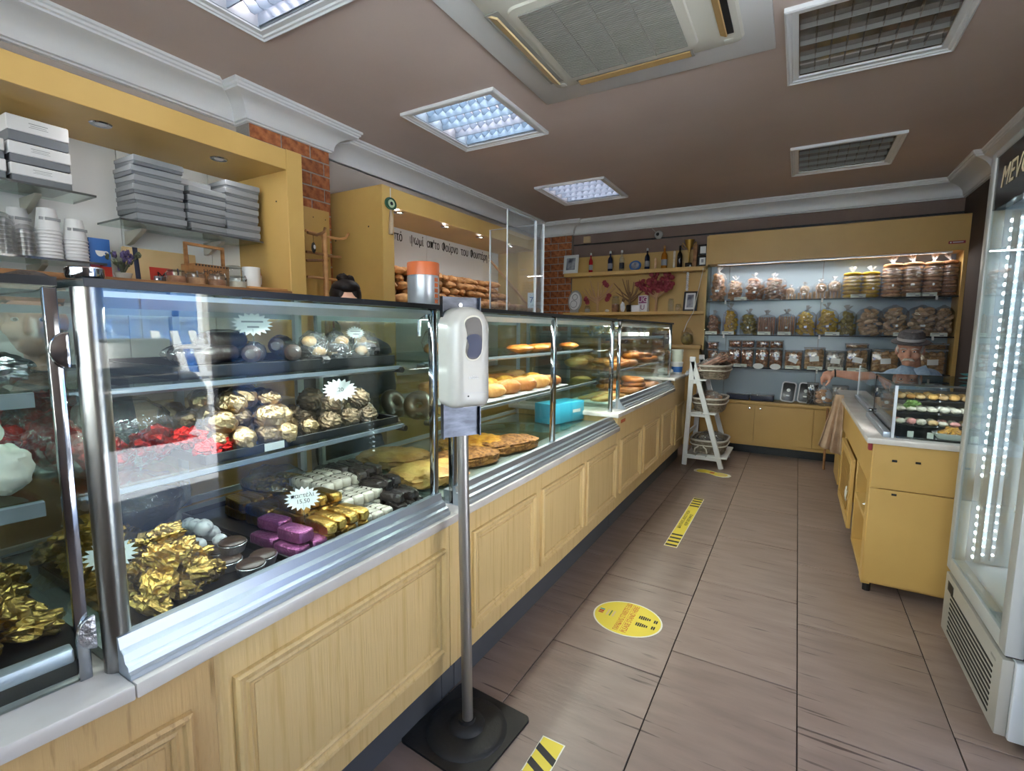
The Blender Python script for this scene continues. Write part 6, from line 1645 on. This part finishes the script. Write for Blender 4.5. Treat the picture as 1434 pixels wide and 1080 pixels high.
MB().tube([(.0, -.055, .06), (.0, -.057, .06)], .014, 12).build('sticker', 'paper', hb_, True)

def staff(loc, label, hm, bun, yaw, hz):
    p = thing('person', label, 'person', (loc[0], loc[1], 0))
    c = (loc[0], loc[1], hz)
    b = MB(); head(b, c, 1.0, yaw, 0)
    x, y = loc
    capsule(b, (x, y + .02, hz - .07), (x, y + .03, hz - .16), .05, .055)
    R_ = Matrix.Rotation(yaw, 3, 'Z'); sd = R_ @ Vector((1, 0, 0)); fw = R_ @ Vector((0, -1, 0)); B = Vector((x, y, 0))
    def W(a, f, z): return B + sd * a + fw * f + Vector((0, 0, z))
    capsule(b, W(-.13, 0, hz - .20), W(.13, 0, hz - .20), .06, .06)
    for k in range(5): b.blob(W(0, 0, hz - .28 - k * .11), (.33 - .03 * (k == 2), .21, .26), 0, 0, 1, 18, 12, rot=R_)
    for s in (-1, 1):
        capsule(b, W(.18 * s, 0, hz - .22), W(.21 * s, .02, hz - .47), .045, .038); capsule(b, W(.21 * s, .02, hz - .47), W(.17 * s, .22, hz - .55), .036, .026)
        b.blob(W(.16 * s, .27, hz - .555), (.08, .09, .035), 0, 0, 1, 12, 8, rot=R_)
        for k in range(4): capsule(b, W(.16 * s + (-.027 + .018 * k), .30, hz - .555), W(.16 * s + (-.027 + .018 * k), .355 + (.008 if k in (1, 2) else 0), hz - .57), .009, .0075, 8, 3)
        capsule(b, W(.16 * s - .03 * s, .26, hz - .555), W(.16 * s - .06 * s, .30, hz - .56), .011, .009, 8, 3)
        capsule(b, W(.09 * s, 0, hz - .75), W(.09 * s, .0, .45), .085, .06); capsule(b, W(.09 * s, 0, .45), W(.09 * s, -.01, .08), .058, .04); capsule(b, W(.09 * s, -.01, .05), W(.10 * s, .13, .04), .042, .034)
    fuse(b.build('body', 'skinlight', p, smooth=True), .008, 3)
    b = MB()
    capsule(b, W(-.13, 0, hz - .21), W(.13, 0, hz - .21), .072, .072)
    for k in range(5): b.blob(W(0, 0, hz - .29 - k * .11), (.36 - .03 * (k == 2), .24, .27), 0, 0, 1, 18, 12, rot=R_)
    for s in (-1, 1): capsule(b, W(.18 * s, 0, hz - .22), W(.205 * s, .015, hz - .42), .056, .05)
    fuse(b.build('shirt', 'shirtdark', p, smooth=True), .011, 2)
    b = MB()
    for s in (-1, 1): capsule(b, W(.09 * s, 0, hz - .76), W(.09 * s, .0, .45), .096, .07); capsule(b, W(.09 * s, 0, .45), W(.09 * s, -.01, .10), .068, .052)
    fuse(b.build('trousers', 'trouser', p, smooth=True), .013, 2)
    T, Mx = xf(c, yaw, 0)
    for k in (-1, 1):
        e = MB().blob(T((k * .030, -.079, .008)), (.024, .016, .014), 0, 0, 1, 12, 8, rot=Mx).build('eye', 'boxwhite', p, smooth=True)
        MB().blob(T((k * .030, -.087, .008)), (.011, .006, .011), 0, 0, 1, 10, 6, rot=Mx).build('iris', 'hair', e)
    b = MB()
    for k in (-1, 1):
        b.blob(T((k * .026, .026, .078)), (.112, .19, .150), k + 3, .03, 3, 18, 12, rot=Mx @ Matrix.Rotation(.12 * k, 3, 'Y'))
    b.blob(T((0, .014, .118)), (.150, .200, .095), 2, .02, 3, 18, 12, rot=Mx)
    b.blob(T((0, .07, .02)), (.16, .12, .2), 1, .05, 3, 16, 12, rot=Mx)
    if bun:
        b.blob(T((-.012, .03, .170)), (.062, .06, .055), 5, .15, 3, 14, 10, rot=Mx); b.blob(T((.026, .04, .168)), (.05, .05, .045), 7, .15, 3, 14, 10, rot=Mx)
    b.build('hair', hm, p, smooth=True)
    return p
staff((-2.10, 1.85), 'woman with dark hair in a top knot behind the counter, forehead just showing', 'hair', True, R(58), 1.40)
staff((-2.14, .60), 'second staff member behind the near case, only the top of brown hair showing', 'hairbrown', False, R(70), 1.315)

# ================================================================== sanitizer stand
sx, sy = -.856, 1.198
sn = thing('sanitizer_stand', 'white automatic hand sanitizer dispenser on a steel pole with a black square base', 'sanitizer stand', (sx, sy, 0))
yaw = R(60)
def rz(b, a=yaw):
    if a == yaw: b.v = [(x - .030, y, z) for x, y, z in b.v]
    c, s = math.cos(a), math.sin(a); b.v = [(x * c - y * s, x * s + y * c, z) for x, y, z in b.v]; return b
a2 = R(-4)
b = MB(); loft(b, [(rrect(-.150, -.156, .150, .156, .02), .0005), (rrect(-.150, -.156, .150, .156, .02), .008)]); rz(b, a2).build('base_mat', 'rubber', sn, True, fix=True)
MB().lathe((0, 0, .008), [(.132, 0), (.130, .004), (.108, .010), (.060, .014), (.055, .026), (.028, .030), (.026, .038)], 40).build('base_disc', 'rubber', sn, True, smooth=True, ang=60)
MB().tube([(.004, 0, .035), (-.014, -.006, 1.30)], .0175, 24).build('pole', 'brushed', sn, True, smooth=True)
MB().lathe((.004, 0, .036), [(.021, 0), (.020, .008), (.0158, .010)], 24).build('collar', 'chrome', sn, True, smooth=True)
# back plate and dispenser, facing the entrance
DY = -.024
bp = rz(MB().box(-.056, DY + .006, 0.985, .066, DY + .010, 1.395).box(-.056, DY - .012, 0.985, -.053, DY + .010, 1.395).box(.063, DY - .006, 0.985, .066, DY + .018, 1.395)).build('back_plate', 'plate', sn, True)
rz(MB().tube([(.005, DY + .0055, 1.372), (.005, DY + .002, 1.372)], .006, 12)).build('bolt', 'chrome', bp, True)
# shell: front profile lofted from back to front
W2, Z0_, Z1_ = .064, 1.082, 1.365
def outline(inset, dz, y, n=8):
    p = []
    x0, x1, z0, z1 = -W2 + inset, W2 - inset, Z0_ + dz, Z1_ - dz * 1.2
    rt = min(.058 - inset * .4, (x1 - x0) / 2 - .001); rb = min(.022, (x1 - x0) / 2 - .001)
    for cx, cz, a0, r in ((x1 - rt, z1 - rt, 0, rt), (x0 + rt, z1 - rt, 90, rt), (x0 + rb, z0 + rb, 180, rb), (x1 - rb, z0 + rb, 270, rb)):
        for k in range(n + 1):
            a = R(a0 + 90 * k / n); p.append((cx + r * math.cos(a), y, cz + r * math.sin(a)))
    return p
b = MB(); rings = [outline(0, 0, DY + .005), outline(0, 0, DY - .052), outline(.002, .001, DY - .062), outline(.008, .005, DY - .076), outline(.018, .012, DY - .086), outline(.026, .020, DY - .0885), outline(.034, .03, DY - .0900), outline(.038, .034, DY - .0901)]
n_ = len(rings[0]); v = [p for r in rings for p in r]
b.add(v, [(i * n_ + k, (i + 1) * n_ + k, (i + 1) * n_ + (k + 1) % n_, i * n_ + (k + 1) % n_) for i in range(len(rings) - 1) for k in range(n_)] + [tuple(range((len(rings) - 1) * n_, len(rings) * n_)), tuple(range(n_ - 1, -1, -1))])
hz_ = rz(b).build('housing', 'whiteplastic', sn, True, fix=True, smooth=True, ang=50)
# window: tear-shaped dark opening with a bottle behind
def tear(s, dx=0):
    pts = [(.022, .062), (.006, .066), (-.012, .060), (-.020, .048), (-.016, .030), (-.012, .012), (-.016, -.010), (-.018, -.030), (-.010, -.046), (.006, -.050), (.020, -.044), (.030, -.026), (.032, -.002), (.032, .024), (.030, .046)]
    out, m_ = [], len(pts)                     # rounded through the control points
    for i in range(m_):
        p0, p1, p2, p3 = (Vector(pts[(i + k) % m_]) for k in (-1, 0, 1, 2))
        for j in range(4):
            t_ = j / 4; p = .5 * ((2 * p1) + (p2 - p0) * t_ + (2 * p0 - 5 * p1 + 4 * p2 - p3) * t_ ** 2 + (3 * p1 - p0 - 3 * p2 + p3) * t_ ** 3)
            out.append((p.x * s + dx, p.y * s))
    return out
wn = rz(MB().prism([(u - .004, w_ + 1.270) for u, w_ in tear(1.0)], DY - .0925, DY - .086, 'y')).build('window', 'hdr', sn, True)
rz(MB().prism([(u - .002, w_ * .66 + 1.252) for u, w_ in tear(.86)], DY - .0935, DY - .092, 'y')).build('bottle', 'navy', wn, True)
rz(MB().prism([(u - .004, w_ + 1.270) for u, w_ in tear(1.07)], DY - .0915, DY - .085, 'y')).build('window_rim', 'acplastic', wn, True)
rz(MB().box(-.03, DY - .0905, 1.088, .05, DY - .0900, 1.089).box(-.03, DY - .0905, 1.126, .05, DY - .0900, 1.127)).build('seam', 'greyplastic', hz_, True)
rz(MB().tube([(-.014, DY - .0895, 1.118), (-.014, DY - .0915, 1.118)], .0025, 10)).build('indicator', 'black', hz_, True)
lg = text('logo', 'anios', .014, 'boxwhite', (0, 0, 0), (R(90), 0, yaw), sn, .0004)
_c = Vector((-.028, DY - .0915, 1.170)); lg.location = (_c.x * math.cos(yaw) - _c.y * math.sin(yaw), _c.x * math.sin(yaw) + _c.y * math.cos(yaw), _c.z)

# ================================================================== floor stickers
ZF = .0006
def decal(name, label, cat, loc, rot): return thing(name, label, cat, loc, rot)
ov = decal('floor_sticker', 'yellow oval floor sticker reading PLEASE STAND HERE with footprints', 'sticker', (-.592, 2.083, 0), 0)
def ell(a, b_, n=48): return [(a * math.cos(2 * PI * k / n), b_ * math.sin(2 * PI * k / n)) for k in range(n)]
MB().prism(ell(.155, .136), ZF, ZF + .0008).build('edge', 'stickeredge', ov, True)
MB().prism(ell(.148, .130), ZF + .0008, ZF + .0012).build('face', 'sticker', ov, True)
zt = ZF + .0016
def ft(body, x, y0, y1, h, m):
    o = text('lettering', body, h, m, (x, 0, zt), (0, 0, R(90)), ov, .0003, align='LEFT')
    xs_ = [v.co.x for v in o.data.vertices]; k_ = (y1 - y0) / (max(xs_) - min(xs_)); o.scale = (k_, 1, 1); o.location.y = y0 - min(xs_) * k_
ft('ΠΑΡΑΚΑΛΩ ΣΤΑΘΕΙΤΕ ΕΔΩ', -.020, -.112, .122, .033, 'stickerred')
ft('PLEASE STAND HERE', .016, -.112, .114, .033, 'stickerred')
MB().bar((-.002, -.115, zt), (-.002, .12, zt), .0012, .0005).build('rule', 'stickerred', ov, True)
for k, m in enumerate(('stickerred', 'inkred', 'teal')): MB().cbox((-.122, -.012 + k * .014, zt), (.022, .010, .0006)).build('emblem', m, ov, True)
for k in range(3): MB().bar((-.092 + .014 * k, -.022, zt), (-.092 + .014 * k, .025, zt), .009 - .003 * (k == 1), .0005).build('small_print', 'green' if k == 1 else 'tan', ov, True)
for j, (fx, fy) in enumerate(((.048, .036), (.048, -.022))):
    for k in range(6): MB().cbox((fx + k * .009, fy, zt), (.0065, .030 - .004 * abs(k - 1.5), .0005)).build('footprint_sole', 'ink', ov, True)
    for k in range(2): MB().cbox((fx + .068 + k * .009, fy + (-.004 if j == 0 else .004), zt), (.0065, .024, .0005)).build('footprint_heel', 'ink', ov, True)
def strip_sticker(cx, cy, ln, wd, label, diag):
    t = decal('floor_sticker', label, 'sticker', (cx, cy, 0), 0)
    MB().box(-wd / 2, -ln / 2, ZF, wd / 2, ln / 2, ZF + .0008).build('edge', 'stickeredge', t, True)
    MB().box(-wd / 2 + .004, -ln / 2 + .004, ZF + .0008, wd / 2 - .004, ln / 2 - .004, ZF + .0012).build('face', 'sticker', t, True)
    return t
s1 = strip_sticker(-.592, 3.455, 1.0, .078, 'narrow yellow and black distance strip on the floor beyond the oval sticker', False)
for e in (-1, 1):
    for k in range(4): MB().box(-.034, e * (.475 - k * .058) - .012, zt - .0003, .034, e * (.475 - k * .058) + .012, zt).build('bar', 'ink', s1, True)
text('lettering', 'ΚΡΑΤΑΤΕ ΑΠΟΣΤΑΣΗ', .028, 'ink', (-.014, 0, zt), (0, 0, R(90)), s1, .0003, xs=1.25)
text('lettering', 'KEEP DISTANCE', .028, 'ink', (.016, 0, zt), (0, 0, R(90)), s1, .0003, xs=1.15)
s2 = strip_sticker(-.592, .83, .95, .078, 'yellow and black hazard strip cut by the bottom picture edge beside the sanitizer base', True)
for k in range(17):
    y0 = .475 - .03 - k * .058; p = [(-.037, y0), (-.037, y0 - .026), (.037, y0 - .060), (.037, y0 - .034)]
    if p[2][1] > -.475: MB().prism(p, zt - .0003, zt).build('bar', 'ink', s2, True)
fs = decal('floor_sticker', 'yellow shoe-shaped floor sticker under the foot of the ladder stand', 'sticker', (-.61, 4.755, 0), R(-12))
def shoe(s): return [(x * s, y * s * 1.7) for x, y in [(-.17, 0), (-.155, .035), (-.11, .05), (-.05, .046), (.02, .032), (.09, .036), (.14, .032), (.168, .008), (.16, -.022), (.12, -.042), (.06, -.042), (0, -.024), (-.05, -.020), (-.10, -.034), (-.15, -.028)]]
MB().prism(shoe(1.0), ZF, ZF + .0008).build('edge', 'stickeredge', fs, True)
MB().prism(shoe(.84), ZF + .0008, ZF + .0012).build('face', 'sticker', fs, True)
MB().prism([(-.02, -.015), (.02, -.015), (.02, .028), (-.02, .028)], ZF + .0012, ZF + .0015).build('emblem', 'stickerred', fs, True)
MB().prism([(.05, -.02), (.12, -.02), (.12, .02), (.05, .02)], ZF + .0012, ZF + .0015).build('print', 'tan', fs, True)

# ================================================================== white ladder stand with baskets
ls = thing('ladder_stand', 'white wooden A-frame ladder stand with three tiers beside the far counter end', 'stand', (-.72, 5.2, 0))
LY0, LY1 = 4.94, 5.45
for y in (LY0, LY1):
    MB().bar((-.893, y, 0), (-.858, y, 1.04), .045, .03, (0, 1, 0)).build('rear_leg', 'ladderwhite', ls, bevel=.003, seg=1)
    MB().bar((-.555, y, 0), (-.862, y, 1.04), .045, .03, (0, 1, 0)).build('front_leg', 'ladderwhite', ls, bevel=.003, seg=1)
    for z, x1 in ((.085, -.58), (.50, -.70), (.82, -.79)):
        MB().bar((-.885 + z * .03, y, z), (x1 - .01, y, z), .02, .03).build('side_rail', 'ladderwhite', ls, bevel=.002, seg=1)
for z, x0, x1 in ((.10, -.88, -.50), (.515, -.87, -.62), (.835, -.87, -.72)):
    n = max(2, int((x1 - x0) / .09))
    for k in range(n):
        a = x0 + (x1 - x0) * k / n; MB().box(a, LY0 - .02, z, a + (x1 - x0) / n - .008, LY1 + .02, z + .014).build('shelf_slat', 'ladderwhite', ls, bevel=.002, seg=1)
for y in (LY0, LY1): MB().box(-.885, y - .018, 1.015, -.835, y + .018, 1.062).build('top_cap', 'ladderwhite', ls, bevel=.003, seg=1)
MB().bar((-.89, LY0, .30), (-.89, LY1, .30), .02, .03).build('stretcher', 'ladderwhite', ls)
def basket(x, y, z, w_, l_, h, label, rope=False):
    t = thing('wicker_basket', label, 'basket', (x, y, z), 0, 'wicker baskets on the ladder stand')
    b = MB(); nr = 8
    for k in range(nr):
        u = k / (nr - 1); a, c = (w_ / 2) * (.82 + .18 * u), (l_ / 2) * (.84 + .16 * u); pts = []
        for j in range(41):
            th = 2 * PI * j / 40; e = lambda q_: math.copysign(abs(q_) ** .55, q_)
            wv = 1 + .020 * (1 if (j + k) % 2 else -1)
            pts.append((a * wv * e(math.cos(th)), c * wv * e(math.sin(th)), .008 + (h - .016) * u))
        b.tube(pts, .0095 * h / .12, 6, False)
    b.build('weave', 'wicker', t, True, smooth=True)['kind'] = 'stuff'
    MB().box(-w_ * .38, -l_ * .4, 0, w_ * .38, l_ * .4, .010).build('bottom', 'wicker', t, True)
    pts = []
    for j in range(33):
        th = 2 * PI * j / 32; e = lambda q_: math.copysign(abs(q_) ** .55, q_)
        pts.append((w_ * .515 * e(math.cos(th)), l_ * .515 * e(math.sin(th)), h + .004))
    MB().tube(pts, .010, 8, False).build('rim', 'cloth_rim', t, True, smooth=True)
    MB().tube([(p[0] * 1.01, p[1] * 1.01, p[2] - h * .35) for p in pts], .006, 6, False).build('rope', 'rope', t, True)
    if rope:
        for k in (-1, 1): MB().tube([(k * .02 - .05, -l_ * .53, h * .62), (k * .05 - .05, -l_ * .55, h * .45), (k * .06 - .05, -l_ * .55, h * .15)], .007, 8).build('bow', 'rope', t, True, smooth=True)
    return t
BK = [(-.70, 5.19, .849, .30, .46, .125, 'top wicker basket holding bags of breadsticks'), (-.715, 5.19, .529, .30, .46, .125, 'middle wicker basket on the ladder stand'), (-.70, 5.19, .114, .33, .44, .13, 'lowest wicker basket on the ladder stand, with a rope bow')]
for i, a in enumerate(BK): basket(*a, rope=i == 2)
stk = [MB().tube([(-.11, 0, 0), (0, .004, .003), (.11, 0, 0)], [.006, .008, .006], 8).mesh('breadstick', 'ruskpink', smooth=True)]
q = random.Random(21)
for bi, (x, y, z, w_, l_, h, _) in enumerate(BK):
    n = (11, 8, 7)[bi]
    for k in range(n):
        t = thing('breadstick_bag' if bi == 0 else 'snack_bag', ['clear bag of pink-brown breadsticks in the top basket', 'clear bag of brown snacks in the middle basket', 'clear bag of dark snacks in the lowest basket'][bi], 'bag',
                  (x + q.uniform(-.05, .05), y - l_ * .36 + l_ * .72 * k / (n - 1), z + h * (.80 if bi == 0 else .62)), 0, ['bags in the top basket', 'bags in the middle basket', 'bags in the lowest basket'][bi])
        t.rotation_euler = (q.uniform(-.2, .2), R(-32) + q.uniform(-.25, .2) if bi == 0 else q.uniform(-.4, .4), R(15) + q.uniform(-.3, .3))
        if bi == 0:
            for j in range(8): inst('breadstick', stk[0], (.02, -.035 + (j % 5) * .0175, .025 + .018 * (j // 5) + .006 * (j % 2)), parent=t, scale=1.15)
            MB().blob((.01, 0, .04), (.32, .11, .09), k, .10, 4, 16, 10).build('film', 'bagfilm', t, True, smooth=True)
            MB().tube([(-.13, 0, .035), (-.17, 0, .035), (-.20, .01, .04)], [.022, .010, .022], 8).build('neck', 'bagneck', t, True)
        else:
            for j in range(6): MB().blob((q.uniform(-.05, .05), q.uniform(-.02, .02), q.uniform(.02, .07)), (.055, .035, .03), j, .2, 3, 8, 6).build('snack', 'nut' if bi == 1 else 'chocdark', t, True, smooth=True)
            MB().blob((0, 0, .045), (.17, .10, .11), k, .12, 4, 16, 10).build('film', 'bagfilm', t, True, smooth=True)
